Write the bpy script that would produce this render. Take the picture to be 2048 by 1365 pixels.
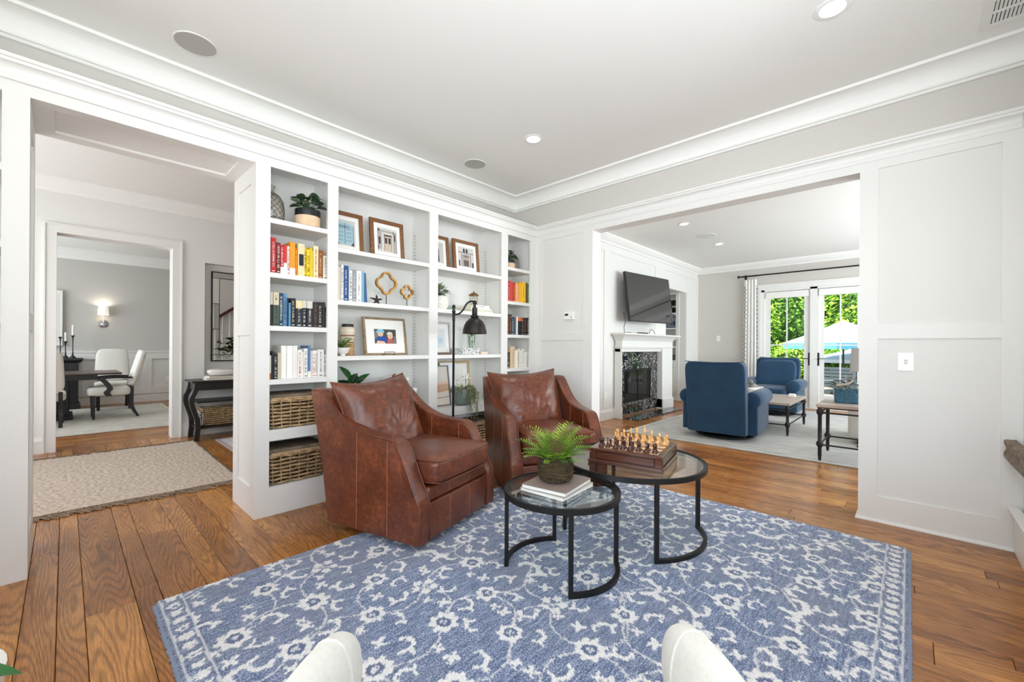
import bpy, bmesh, math, random
import numpy as np
from mathutils import Vector, Matrix
random.seed(7)
for o in list(bpy.data.objects): bpy.data.objects.remove(o, do_unlink=True)
SC = bpy.context.scene
C = SC.collection
R_ = math.radians
PI = math.pi
# ---------------------------------------------------------------- camera
YAW, ROLL, CAMH, FPX = R_(43.322), R_(0.359), 1.2, 843.0
cv = Vector((math.cos(YAW), math.sin(YAW), 0.0))
cr = Vector((math.sin(YAW)*math.cos(ROLL), -math.cos(YAW)*math.cos(ROLL), math.sin(ROLL)))
cu = Vector((-math.sin(YAW)*math.sin(ROLL), math.cos(YAW)*math.sin(ROLL), math.cos(ROLL)))
cam_d = bpy.data.cameras.new('camera'); cam = bpy.data.objects.new('camera', cam_d); C.objects.link(cam)
m = Matrix.Identity(4)
for i in range(3):
    m[i][0], m[i][1], m[i][2] = cr[i], cu[i], -cv[i]
m[0][3], m[1][3], m[2][3] = 0, 0, CAMH
cam.matrix_world = m
cam_d.sensor_width = 36.0; cam_d.lens = FPX/2048*36.0
cam_d.shift_y = (694.1-682.5)/2048
cam_d.clip_start = 0.02; cam_d.clip_end = 200
SC.camera = cam
# ---------------------------------------------------------------- world, sun, area lights, exposure
w = bpy.data.worlds.new('world'); SC.world = w; w.use_nodes = True
nt = w.node_tree; bg = nt.nodes['Background']
sky = nt.nodes.new('ShaderNodeTexSky'); sky.sky_type = 'NISHITA'; sky.sun_disc = False
sky.sun_elevation = R_(52); sky.sun_rotation = R_(300); sky.air_density = 1.0; sky.dust_density = 1.5
nt.links.new(sky.outputs[0], bg.inputs[0]); bg.inputs[1].default_value = 0.30
sun_d = bpy.data.lights.new('sun', 'SUN'); sun_d.energy = 9.0; sun_d.angle = R_(1.5); sun_d.color = (1, .96, .88)
sun = bpy.data.objects.new('sun', sun_d); C.objects.link(sun)
sun.rotation_euler = Vector((-.62, .45, .95)).to_track_quat('Z', 'Y').to_euler()
def area(name, loc, direction, sx, sy, power, col=(.86, .935, 1), spread=180):
    d = bpy.data.lights.new(name, 'AREA'); d.shape = 'RECTANGLE'; d.size = sx; d.size_y = sy
    d.energy = power; d.color = col; d.spread = R_(spread)
    o = bpy.data.objects.new(name, d); C.objects.link(o); o.location = loc
    o.rotation_euler = Vector(direction).to_track_quat('-Z', 'Y').to_euler()
    return o
# added fill lamps behind and beside the photographer, tilted up to brighten the ceiling
area('window_light', (-2.12, .1, 1.55), (1, -.1, .62), 2.8, 1.9, 98, spread=140)
area('window_light', (.3, -1.32, 1.6), (.85, 1, 1.0), 2.8, 1.8, 104, spread=140)
# more added fill lamps for hall, dining room and television room, outside the view
area('window_light', (-2.0, 5.4, 1.6), (1, 0, .6), 2.2, 2.0, 66)
area('window_light', (-2.0, 9.6, 1.6), (1, 0, .5), 3.0, 1.8, 84)
area('window_light', (7.2, -2.9, 1.6), (0, 1, .75), 4.4, 1.9, 330)
SC.view_settings.view_transform = 'Standard'; SC.view_settings.look = 'None'
SC.view_settings.gamma = 1.0; SC.view_settings.exposure = 0.05; SC.view_settings.use_curve_mapping = False
cy = SC.cycles; cy.use_denoising = True; cy.max_bounces = 10; cy.diffuse_bounces = 6; cy.glossy_bounces = 4
cy.transmission_bounces = 6; cy.transparent_max_bounces = 12; cy.caustics_reflective = False; cy.caustics_refractive = False
cy.sample_clamp_indirect = 6.0
# ---------------------------------------------------------------- measuring helpers: a sight line met with a real plane
def _ray(u, v):
    return cv + cr*((u-1024.0)/FPX) - cu*((v-694.1)/FPX)
def atz(u, v, z=0.0):
    d = _ray(u, v); t = (z-CAMH)/d.z; return Vector((t*d.x, t*d.y, z))
def aty(u, v, y):
    d = _ray(u, v); t = y/d.y; return Vector((t*d.x, y, CAMH+t*d.z))
def atx(u, v, x):
    d = _ray(u, v); t = x/d.x; return Vector((x, t*d.y, CAMH+t*d.z))
# ---------------------------------------------------------------- colour and materials
def lin(c):
    return tuple(((v/255)/12.92 if v/255 <= .04045 else (((v/255)+.055)/1.055)**2.4) for v in c)
MATS = {}
def mat(name, col, rough=.5, metal=0.0, var=0.0, vscale=6.0, bump=0.0, bscale=60.0, emit=0.0, spec=.5, sheen=0.0, coat=0.0, stretch=None, rnd=0.0):
    if name in MATS: return MATS[name]
    m = bpy.data.materials.new(name); m.use_nodes = True; MATS[name] = m
    n = m.node_tree.nodes; l = m.node_tree.links; b = n['Principled BSDF']
    c = lin(col) + (1,)
    b.inputs['Base Color'].default_value = c
    b.inputs['Roughness'].default_value = rough; b.inputs['Metallic'].default_value = metal
    b.inputs['Specular IOR Level'].default_value = spec
    if sheen: b.inputs['Sheen Weight'].default_value = sheen
    if coat: b.inputs['Coat Weight'].default_value = coat; b.inputs['Coat Roughness'].default_value = .12
    if emit:
        b.inputs['Emission Color'].default_value = c; b.inputs['Emission Strength'].default_value = emit
    tc = n.new('ShaderNodeTexCoord'); src = tc.outputs['Object']
    if stretch:
        mp = n.new('ShaderNodeMapping'); mp.inputs['Scale'].default_value = stretch; l.new(src, mp.inputs[0]); src = mp.outputs[0]
    if var:
        nz = n.new('ShaderNodeTexNoise'); nz.inputs['Scale'].default_value = vscale; nz.inputs['Detail'].default_value = 5
        l.new(src, nz.inputs['Vector'])
        mx = n.new('ShaderNodeMix'); mx.data_type = 'RGBA'
        mx.inputs[6].default_value = tuple(max(0, x*(1-var)) for x in c[:3]) + (1,)
        mx.inputs[7].default_value = tuple(min(1, x*(1+var)) for x in c[:3]) + (1,)
        mr = n.new('ShaderNodeMapRange'); mr.inputs[1].default_value = .3; mr.inputs[2].default_value = .7
        l.new(nz.outputs[0], mr.inputs[0]); l.new(mr.outputs[0], mx.inputs[0]); l.new(mx.outputs[2], b.inputs['Base Color'])
    if rnd:
        oi = n.new('ShaderNodeObjectInfo'); hs = n.new('ShaderNodeHueSaturation'); ma = n.new('ShaderNodeMapRange')
        ma.inputs[3].default_value = 1-rnd; ma.inputs[4].default_value = 1+rnd
        l.new(oi.outputs['Random'], ma.inputs[0]); l.new(ma.outputs[0], hs.inputs['Value'])
        if var: l.new(mx.outputs[2], hs.inputs['Color'])
        else: hs.inputs['Color'].default_value = c
        l.new(hs.outputs[0], b.inputs['Base Color'])
    if bump:
        nb = n.new('ShaderNodeTexNoise'); nb.inputs['Scale'].default_value = bscale; nb.inputs['Detail'].default_value = 4
        l.new(src, nb.inputs['Vector'])
        bp = n.new('ShaderNodeBump'); bp.inputs['Strength'].default_value = bump; bp.inputs['Distance'].default_value = .01
        l.new(nb.outputs[0], bp.inputs['Height']); l.new(bp.outputs[0], b.inputs['Normal'])
    return m
def glass(name, tint=(255, 255, 255), refl=1.0, rough=0.0):
    if name in MATS: return MATS[name]
    m = bpy.data.materials.new(name); m.use_nodes = True; MATS[name] = m
    n = m.node_tree.nodes; l = m.node_tree.links
    for x in list(n):
        if x.type != 'OUTPUT_MATERIAL': n.remove(x)
    out = [x for x in n if x.type == 'OUTPUT_MATERIAL'][0]
    t = n.new('ShaderNodeBsdfTransparent'); t.inputs[0].default_value = lin(tint)+(1,)
    g = n.new('ShaderNodeBsdfGlossy'); g.inputs['Roughness'].default_value = rough
    f = n.new('ShaderNodeFresnel'); f.inputs[0].default_value = 1.5
    ml = n.new('ShaderNodeMath'); ml.operation = 'MULTIPLY'; ml.inputs[1].default_value = refl; l.new(f.outputs[0], ml.inputs[0])
    ge = n.new('ShaderNodeNewGeometry'); iv = n.new('ShaderNodeMath'); iv.operation = 'SUBTRACT'; iv.inputs[0].default_value = 1.0; l.new(ge.outputs['Backfacing'], iv.inputs[1])
    m2 = n.new('ShaderNodeMath'); m2.operation = 'MULTIPLY'; l.new(ml.outputs[0], m2.inputs[0]); l.new(iv.outputs[0], m2.inputs[1]); ml = m2
    mx = n.new('ShaderNodeMixShader'); l.new(ml.outputs[0], mx.inputs[0]); l.new(t.outputs[0], mx.inputs[1]); l.new(g.outputs[0], mx.inputs[2])
    l.new(mx.outputs[0], out.inputs[0])
    return m
# ---------------------------------------------------------------- mesh builder
class MB:
    def __init__(s): s.v = []; s.f = []; s.mi = []; s.cur = 0
    def add(s, vs, fs):
        o = len(s.v); s.v += [tuple(p) for p in vs]
        for f in fs: s.f.append(tuple(i+o for i in f)); s.mi.append(s.cur)
        return s
    def box(s, x0, x1, y0, y1, z0, z1):
        x0, x1 = sorted((x0, x1)); y0, y1 = sorted((y0, y1)); z0, z1 = sorted((z0, z1))
        return s.add([(x0,y0,z0),(x1,y0,z0),(x1,y1,z0),(x0,y1,z0),(x0,y0,z1),(x1,y0,z1),(x1,y1,z1),(x0,y1,z1)],
                     [(0,3,2,1),(4,5,6,7),(0,1,5,4),(1,2,6,5),(2,3,7,6),(3,0,4,7)])
    def cbox(s, x0, x1, y0, y1, z0, z1, c=.004):
        """box with all edges chamfered"""
        bm = bmesh.new(); bmesh.ops.create_cube(bm, size=1)
        for v in bm.verts:
            v.co = Vector(((x0+x1)/2+v.co.x*(x1-x0), (y0+y1)/2+v.co.y*(y1-y0), (z0+z1)/2+v.co.z*(z1-z0)))
        bmesh.ops.bevel(bm, geom=bm.edges[:], offset=c, segments=1, affect='EDGES')
        return s.bm(bm)
    def rbox(s, x0, x1, y0, y1, z0, z1, r=.02, seg=3):
        bm = bmesh.new(); bmesh.ops.create_cube(bm, size=1)
        for v in bm.verts:
            v.co = Vector(((x0+x1)/2+v.co.x*(x1-x0), (y0+y1)/2+v.co.y*(y1-y0), (z0+z1)/2+v.co.z*(z1-z0)))
        bmesh.ops.bevel(bm, geom=bm.edges[:], offset=r, segments=seg, affect='EDGES', profile=.5)
        return s.bm(bm)
    def bm(s, bm):
        bm.verts.index_update(); vs = [v.co[:] for v in bm.verts]; fs = [tuple(v.index for v in f.verts) for f in bm.faces]; bm.free()
        return s.add(vs, fs)
    def prism(s, pts, axis, a, b):
        """closed 2D outline extruded along an axis between a and b; pts are the two other coordinates in order"""
        n = len(pts)
        def P(p, t):
            return {'x': (t, p[0], p[1]), 'y': (p[0], t, p[1]), 'z': (p[0], p[1], t)}[axis]
        vs = [P(p, a) for p in pts]+[P(p, b) for p in pts]
        fs = [tuple(range(n-1, -1, -1)), tuple(range(n, 2*n))]+[(i, (i+1) % n, n+(i+1) % n, n+i) for i in range(n)]
        return s.add(vs, fs)
    def lathe(s, prof, cx=0, cy=0, cz=0, n=24, cap=True):
        vs = []; fs = []; k = len(prof)
        for (r, z) in prof:
            for i in range(n):
                a = 2*PI*i/n; vs.append((cx+r*math.cos(a), cy+r*math.sin(a), cz+z))
        for j in range(k-1):
            for i in range(n):
                fs.append((j*n+i, j*n+(i+1) % n, (j+1)*n+(i+1) % n, (j+1)*n+i))
        if cap: fs.append(tuple(range(n-1, -1, -1))); fs.append(tuple((k-1)*n+i for i in range(n)))
        return s.add(vs, fs)
    def cyl(s, c, r, z0, z1, n=20): return s.lathe([(r, z0), (r, z1)], c[0], c[1], 0, n)
    def tube(s, pts, r, n=8, closed=False, flat=None):
        """round (or flat=(w,h) rectangular) bar along points"""
        pts = [Vector(p) for p in pts]; k = len(pts); vs = []; fs = []
        prev = None
        for i, p in enumerate(pts):
            if closed: t = pts[(i+1) % k]-pts[i-1]
            else: t = pts[min(i+1, k-1)]-pts[max(i-1, 0)]
            if t.length < 1e-9: t = Vector((0, 0, 1))
            t.normalize()
            if prev is None:
                up = Vector((0, 0, 1)) if abs(t.z) < .9 else Vector((1, 0, 0)); a = t.cross(up).normalized()
            else: a = (prev-t*prev.dot(t)); a = a.normalized() if a.length > 1e-6 else t.orthogonal().normalized()
            prev = a; b = t.cross(a)
            rr = r[i] if isinstance(r, (list, tuple)) else r
            if flat:
                for (sx, sy) in ((-1,-1),(1,-1),(1,1),(-1,1)): vs.append(p+a*(sx*flat[0]/2)+b*(sy*flat[1]/2))
            else:
                for q in range(n):
                    an = 2*PI*q/n; vs.append(p+a*(rr*math.cos(an))+b*(rr*math.sin(an)))
        n = 4 if flat else n
        for i in range(k if closed else k-1):
            j = (i+1) % k
            for q in range(n): fs.append((i*n+q, i*n+(q+1) % n, j*n+(q+1) % n, j*n+q))
        if not closed: fs.append(tuple(range(n-1, -1, -1))); fs.append(tuple((k-1)*n+q for q in range(n)))
        return s.add(vs, fs)
    def grid(s, nu, nv, fn, closeu=False, closev=False):
        vs = [fn(i/(nu if closeu else nu-1), j/(nv if closev else nv-1)) for j in range(nv) for i in range(nu)]
        fs = []
        for j in range(nv if closev else nv-1):
            for i in range(nu if closeu else nu-1):
                a = j*nu+i; b = j*nu+(i+1) % nu; c = ((j+1) % nv)*nu+(i+1) % nu; d = ((j+1) % nv)*nu+i
                fs.append((a, b, c, d))
        return s.add(vs, fs)
    def ball(s, c, r, n=12, m=8, sq=(1, 1, 1)):
        return s.superell(c, (r*sq[0], r*sq[1], r*sq[2]), 1, 1, n, m)
    def superell(s, c, r, e1=.3, e2=.3, n=32, m=16, fn=None):
        def sp(x, e): return math.copysign(abs(x)**e, x)
        def f(u, v):
            a = -PI+2*PI*u; b = -PI/2+PI*v
            p = Vector((r[0]*sp(math.cos(b), e1)*sp(math.cos(a), e2), r[1]*sp(math.cos(b), e1)*sp(math.sin(a), e2), r[2]*sp(math.sin(b), e1)))
            if fn: p = fn(p)
            return (c[0]+p.x, c[1]+p.y, c[2]+p.z)
        return s.grid(n, m, f, closeu=True)
    def sweep(s, path, prof, closed=False):
        """moulding: profile of (offset to the left of travel, z) carried along a 2D path with mitred corners"""
        k = len(path); P = [Vector(p) for p in path]; rows = []
        for i in range(k):
            d0 = (P[i]-P[i-1]).normalized() if (i > 0 or closed) else None
            d1 = (P[(i+1) % k]-P[i]).normalized() if (i < k-1 or closed) else None
            d0 = d0 or d1; d1 = d1 or d0
            n0 = Vector((-d0.y, d0.x)); n1 = Vector((-d1.y, d1.x)); nn = (n0+n1); nn = nn/(nn.dot(n0) or 1)
            rows.append([(P[i].x+nn.x*o, P[i].y+nn.y*o, z) for (o, z) in prof])
        n = len(prof); vs = [p for r in rows for p in r]; fs = []
        for i in range(k if closed else k-1):
            j = (i+1) % k
            for q in range(n-1): fs.append((i*n+q, j*n+q, j*n+q+1, i*n+q+1))
        if not closed: fs.append(tuple(range(n))); fs.append(tuple(range((k-1)*n+n-1, (k-1)*n-1, -1)))
        return s.add(vs, fs)
    def xf(s, M):
        s.v = [tuple(M @ Vector(p)) for p in s.v]; return s
    def mesh(s, name, mats, smooth=False):
        me = bpy.data.meshes.new(name); me.from_pydata(s.v, [], s.f)
        for mm in (mats if isinstance(mats, (list, tuple)) else [mats]): me.materials.append(mm)
        if any(s.mi): me.polygons.foreach_set('material_index', s.mi)
        if smooth: me.polygons.foreach_set('use_smooth', [True]*len(me.polygons))
        me.update(); return me
def RZ(a): return Matrix.Rotation(a, 4, 'Z')
def TR(x, y, z=0): return Matrix.Translation((x, y, z))
def put(name, mb, mats, parent=None, smooth=False, angle=None, label=None, cat=None, group=None, kind=None, loc=None, rz=None, fixn=True):
    me = mb.mesh(name, mats, smooth) if isinstance(mb, MB) else mb
    if isinstance(mb, MB) and fixn:
        b = bmesh.new(); b.from_mesh(me); bmesh.ops.recalc_face_normals(b, faces=b.faces[:]); b.to_mesh(me); b.free()
    if smooth and angle is not None:
        try: me.set_sharp_from_angle(angle=R_(angle))
        except Exception: pass
    o = bpy.data.objects.new(name, me); C.objects.link(o)
    if parent is not None: o.parent = parent
    if loc is not None: o.location = loc
    if rz is not None: o.rotation_euler = (0, 0, rz)
    for k, v in (('label', label), ('category', cat), ('group', group), ('kind', kind)):
        if v: o[k] = v
    return o
def thing(name, label, cat, loc=(0, 0, 0), rz=0, group=None, kind=None):
    o = bpy.data.objects.new(name, None); C.objects.link(o); o.location = loc; o.rotation_euler = (0, 0, rz)
    o.empty_display_size = .1
    o['label'] = label
    if cat: o['category'] = cat
    if group: o['group'] = group
    if kind: o['kind'] = kind
    return o
def dup(root, loc=None, rz=None, label=None, group=None):
    def cp(o, par):
        c = o.copy(); C.objects.link(c); c.parent = par
        for ch in [x for x in o.children]: cp(ch, c)
        return c
    r = cp(root, None)
    if loc is not None: r.location = loc
    if rz is not None: r.rotation_euler = (0, 0, rz)
    if label: r['label'] = label
    if group: r['group'] = group
    return r
def struct(name, mb, m, parent=None, smooth=False, angle=None, label=None):
    o = put(name, mb, m, parent, smooth, angle)
    if parent is None: o['kind'] = 'structure'
    if label: o['label'] = label
    return o
# ---------------------------------------------------------------- shared materials
WHITE = mat('white_paint', (231, 230, 226), .42, spec=.4)
WALLW = mat('white_wall_paint', (229, 228, 224), .55, spec=.3)
CEIL = mat('ceiling_paint', (238, 237, 233), .8, spec=.2)
GREY = mat('grey_wall_paint', (206, 202, 195), .7, spec=.2)
DGREY = mat('dining_wall_paint', (199, 196, 190), .7, spec=.2)
BLACK = mat('black_metal', (28, 27, 27), .42, metal=.3, bump=.05, bscale=200)
BLKW = mat('black_wood', (24, 21, 20), .35)
GOLD = mat('aged_gold', (176, 132, 72), .4, metal=.7, var=.25, vscale=20)
BRNF = mat('brown_frame_wood', (124, 82, 46), .45, var=.25, vscale=9, stretch=(1, 1, 6), bump=.1)
PAPER = mat('paper', (240, 238, 232), .8)
PAGES = mat('book_pages', (232, 224, 206), .8, var=.05, vscale=200, stretch=(1, 30, 1))
CHROME = mat('chrome', (200, 200, 200), .15, metal=1.0)
LEAFD = mat('dark_leaf', (52, 78, 44), .4, var=.35, vscale=12)
LEAFG = mat('green_leaf', (74, 128, 50), .4, var=.3, vscale=10)
LEAFS = mat('sage_leaf', (120, 138, 104), .55, var=.25, vscale=14)
CERAM = mat('white_ceramic', (238, 235, 228), .3)
GLASSM = glass('clear_glass', (245, 250, 248))
def wood_floor(name, rot):
    m = bpy.data.materials.new(name); m.use_nodes = True
    n = m.node_tree.nodes; l = m.node_tree.links; b = n['Principled BSDF']
    ge = n.new('ShaderNodeNewGeometry'); oi = n.new('ShaderNodeObjectInfo')
    ad = n.new('ShaderNodeMath'); ad.operation = 'ADD'; l.new(ge.outputs['Random Per Island'], ad.inputs[0]); l.new(oi.outputs['Random'], ad.inputs[1])
    fr = n.new('ShaderNodeMath'); fr.operation = 'FRACT'; l.new(ad.outputs[0], fr.inputs[0])
    sc = n.new('ShaderNodeMath'); sc.operation = 'MULTIPLY'; sc.inputs[1].default_value = 91.0; l.new(fr.outputs[0], sc.inputs[0])
    cb = n.new('ShaderNodeCombineXYZ'); l.new(sc.outputs[0], cb.inputs[0]); l.new(sc.outputs[0], cb.inputs[2])
    va = n.new('ShaderNodeVectorMath'); va.operation = 'ADD'; l.new(ge.outputs['Position'], va.inputs[0]); l.new(cb.outputs[0], va.inputs[1])
    mp = n.new('ShaderNodeMapping'); mp.inputs['Rotation'].default_value = (0, 0, rot); l.new(va.outputs[0], mp.inputs[0])
    # long soft field whose level lines are the cathedral figure of flat-sawn oak
    m1 = n.new('ShaderNodeMapping'); m1.inputs['Scale'].default_value = (6.0, .55, 1); l.new(mp.outputs[0], m1.inputs[0])
    f1 = n.new('ShaderNodeTexNoise'); f1.inputs['Scale'].default_value = 1.0; f1.inputs['Detail'].default_value = 1.5; f1.inputs['Roughness'].default_value = .4; l.new(m1.outputs[0], f1.inputs['Vector'])
    mu = n.new('ShaderNodeMath'); mu.operation = 'MULTIPLY'; mu.inputs[1].default_value = 230.0; l.new(f1.outputs[0], mu.inputs[0])
    si = n.new('ShaderNodeMath'); si.operation = 'SINE'; l.new(mu.outputs[0], si.inputs[0])
    mr = n.new('ShaderNodeMapRange'); mr.inputs[1].default_value = -.2; mr.inputs[2].default_value = .95; l.new(si.outputs[0], mr.inputs[0])
    # pores: short dark strokes along the board
    m2 = n.new('ShaderNodeMapping'); m2.inputs['Scale'].default_value = (260, 14, 1); l.new(mp.outputs[0], m2.inputs[0])
    f2 = n.new('ShaderNodeTexNoise'); f2.inputs['Scale'].default_value = 1.0; f2.inputs['Detail'].default_value = 3; l.new(m2.outputs[0], f2.inputs['Vector'])
    mr2 = n.new('ShaderNodeMapRange'); mr2.inputs[1].default_value = .35; mr2.inputs[2].default_value = .62; l.new(f2.outputs[0], mr2.inputs[0])
    m3 = n.new('ShaderNodeMapping'); m3.inputs['Scale'].default_value = (5, 1.3, 1); l.new(mp.outputs[0], m3.inputs[0])
    f3 = n.new('ShaderNodeTexNoise'); f3.inputs['Scale'].default_value = 1.0; f3.inputs['Detail'].default_value = 5; l.new(m3.outputs[0], f3.inputs['Vector'])
    base = n.new('ShaderNodeValToRGB'); e = base.color_ramp.elements
    e[0].position = .25; e[0].color = lin((136, 82, 37))+(1,); e[1].position = .75; e[1].color = lin((204, 141, 74))+(1,)
    x = base.color_ramp.elements.new(.5); x.color = lin((170, 109, 51))+(1,)
    sh = n.new('ShaderNodeMath'); sh.operation = 'MULTIPLY_ADD'; sh.inputs[1].default_value = .26; l.new(fr.outputs[0], sh.inputs[0])
    s2 = n.new('ShaderNodeMath'); s2.operation = 'SUBTRACT'; s2.inputs[1].default_value = .13; l.new(f3.outputs[0], s2.inputs[0]); l.new(s2.outputs[0], sh.inputs[2])
    l.new(sh.outputs[0], base.inputs[0])
    g1 = n.new('ShaderNodeMix'); g1.data_type = 'RGBA'; g1.blend_type = 'MULTIPLY'; g1.inputs[0].default_value = 1
    rg = n.new('ShaderNodeMapRange'); rg.inputs[3].default_value = 1.08; rg.inputs[4].default_value = .70; l.new(mr.outputs[0], rg.inputs[0])
    l.new(base.outputs[0], g1.inputs[6]); l.new(rg.outputs[0], g1.inputs[7])
    g2 = n.new('ShaderNodeMix'); g2.data_type = 'RGBA'; g2.blend_type = 'MULTIPLY'; g2.inputs[0].default_value = 1
    rp = n.new('ShaderNodeMapRange'); rp.inputs[3].default_value = .70; rp.inputs[4].default_value = 1.06; l.new(mr2.outputs[0], rp.inputs[0])
    l.new(g1.outputs[2], g2.inputs[6]); l.new(rp.outputs[0], g2.inputs[7]); l.new(g2.outputs[2], b.inputs['Base Color'])
    b.inputs['Roughness'].default_value = .25; b.inputs['Specular IOR Level'].default_value = .5
    bp = n.new('ShaderNodeBump'); bp.inputs['Strength'].default_value = .12; bp.inputs['Distance'].default_value = .004; bp.invert = True
    l.new(mr.outputs[0], bp.inputs['Height']); l.new(bp.outputs[0], b.inputs['Normal'])
    return m
OAK = wood_floor('oak_floor', 0); OAK2 = wood_floor('oak_floor_dining', PI/2)
# ================================================================ the setting
BY, RX = 3.264, 3.885          # face of the bookcase wall, face of the right wall
CZ = 3.03
# ---- floor: dark underlay and one object per board
def boards(parent, mtl, x0, x1, y0, y1, along, wmin, seed, limit):
    rnd = random.Random(seed); out = []; a = (x0 if along == 'y' else y0); aend = (x1 if along == 'y' else y1)
    s, e = (y0, y1) if along == 'y' else (x0, x1)
    ws = [.09, .17, .085, .125, .17, .105, .15]
    i = 0
    while a < aend-.01:
        wd = min(rnd.choice(ws), aend-a); p = s-rnd.random()*1.3
        while p < e:
            q = p+rnd.uniform(1.0, 2.7); lo, hi = max(p, s), min(q, e)
            if hi-lo > .02: out.append((a, a+wd, lo, hi) if along == 'y' else (lo, hi, a, a+wd))
            p = q
        a += wd; i += 1
    def key(b):
        cx, cyy = min(max(1.6, b[0]), b[1]), min(max(1.2, b[2]), b[3]); xx, yy = (b[0]+b[1])/2, (b[2]+b[3])/2
        d = xx*cv.x+yy*cv.y; r = xx*cr.x+yy*cr.y
        pen = 0 if any((X*cv.x+Y*cv.y) > .3 and abs((X*cr.x+Y*cr.y)/(X*cv.x+Y*cv.y)) < 1.25 for X in (b[0], b[1]) for Y in (b[2], (b[2]+b[3])/2, b[3])) else 50
        return pen+math.hypot(xx, yy)
    out.sort(key=key)
    def bd(mb, b):
        g, c = .0009, .0018; zt = rnd.uniform(-.0006, .0004); A = (b[0]+g, b[1]-g, b[2]+g, b[3]-g)
        mb.add([(A[0], A[2], -.014), (A[1], A[2], -.014), (A[1], A[3], -.014), (A[0], A[3], -.014),
                (A[0], A[2], zt-c), (A[1], A[2], zt-c), (A[1], A[3], zt-c), (A[0], A[3], zt-c),
                (A[0]+c, A[2]+c, zt), (A[1]-c, A[2]+c, zt), (A[1]-c, A[3]-c, zt), (A[0]+c, A[3]-c, zt)],
               [(0,1,5,4),(1,2,6,5),(2,3,7,6),(3,0,4,7),(4,5,9,8),(5,6,10,9),(6,7,11,10),(7,4,8,11),(8,9,10,11)])
    for b in out[:limit]:
        mb = MB(); bd(mb, b); put('plank', mb, mtl, parent, fixn=False)
    if out[limit:]:
        mb = MB()
        for b in out[limit:]: bd(mb, b)
        o = put('plank_field', mb, mtl, parent, fixn=False); o['kind'] = 'stuff'
UND = mat('floor_gap', (30, 18, 10), .9)
fl = struct('floor', MB().box(-2.3, 4.05, -1.5, 6.99, -.06, -.013), UND)
boards(fl, OAK, -2.3, 4.05, -1.5, 6.99, 'y', .1, 3, 280)
fl = struct('floor', MB().box(4.05, 10.35, -3.1, 3.75, -.06, -.013), UND)
boards(fl, OAK, 4.05, 10.35, -3.1, 3.75, 'y', .1, 5, 90)
fl = struct('floor', MB().box(8.4, 10.35, 3.75, 4.8, -.06, -.001), mat('alcove_floor', (150, 100, 52), .35, var=.2))
fl = struct('floor', MB().box(-2.3, 4.05, 6.99, 11.8, -.06, -.013), UND)
boards(fl, OAK2, -2.3, 2.2, 6.99, 11.8, 'x', .1, 9, 60)
# ---- ceilings
struct('ceiling', MB().box(-2.4, 4.1, -1.6, 3.9, CZ, CZ+.1), CEIL)
struct('ceiling', MB().box(-2.4, 4.1, 3.9, 7.0, 3.03, 3.13), CEIL)
struct('ceiling', MB().box(-2.4, 4.1, 7.0, 11.9, 3.03, 3.13), CEIL)
struct('ceiling', MB().box(4.1, 10.5, -3.2, 3.8, 3.05, 3.15), CEIL)
struct('ceiling', MB().box(8.4, 10.5, 3.8, 4.9, 2.75, 2.85), CEIL)
# ---- wall holding the bookcases: set-back frieze above, header over the left opening
CROWN = [(0, 2.878), (.03, 2.878), (.034, 2.886), (.03, 2.894), (.046, 2.897), (.046, 2.905), (.036, 2.912)]
CROWN += [(.036+.114*(1-math.cos(t)), 2.912+.098*math.sin(t)) for t in [i*PI/2/8 for i in range(1, 9)]]
CROWN += [(.165, 3.01), (.165, CZ), (0, CZ)]
struct('trim_1', MB().sweep([(RX, -1.4), (RX, 3.63), (-2.2, 3.63)], CROWN), CEIL, smooth=True, angle=35, label='deep coved crown moulding round the white ceiling')
struct('wall_back', MB().box(-2.3, 4.05, 3.63, 3.8, 2.55, CZ), GREY)
# header beam over the opening to the hall, soffit with a framed panel
wb = MB().box(-.139, .905, BY, 3.80, 2.47, 2.63)
so = struct('wall_back', wb, WHITE)
sf = MB()
for b in ((-.139, .905, BY, 3.35), (-.139, .905, 3.70, 3.80), (-.139, -.045, 3.35, 3.70), (.812, .905, 3.35, 3.70)):
    sf.box(b[0], b[1], b[2], b[3], 2.455, 2.47)
put('soffit_frame', sf, WHITE, so)
# cabinet crown running round bookcases and right wall
CABC = [(0, 2.515), (.014, 2.515), (.018, 2.522), (.018, 2.545), (.012, 2.549)]
CABC += [(.012+.034*(1-math.cos(t)), 2.549+.042*math.sin(t)) for t in [i*PI/2/6 for i in range(1, 7)]]
CABC += [(.048, 2.594), (.048, 2.606), (.056, 2.609), (.056, 2.627), (0, 2.627)]
struct('trim_2', MB().sweep([(RX, -.48), (RX, BY), (-2.2, BY)], CABC), WHITE, smooth=True, angle=35, label='white cornice running over the bookcases and the wide opening')
# ---- left bookcase end (pillar left of the opening) and its neighbour
def side_panel(mb, x, sgn, y0, y1):
    """recessed frames on the cheek of a pillar; sgn is the side they face"""
    t = .012*sgn
    for (a, b, c, d) in ((y0, y0+.11, 0, 2.455), (y1-.11, y1, 0, 2.455), (y0, y1, 0, .20), (y0, y1, 1.27, 1.365), (y0, y1, 2.34, 2.455)):
        mb.box(x, x+t, a, b, c, d)
# ---- right wall with the wide opening
y0, y1 = .262, 2.475
mb = MB().box(RX, 4.03, -1.5, y0, 0, 3.03).box(RX, 4.03, y1, 3.9, 0, 3.03).box(RX, 4.03, y0, y1, 2.455, 3.03)
wr = struct('wall_right', mb, WALLW)
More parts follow.
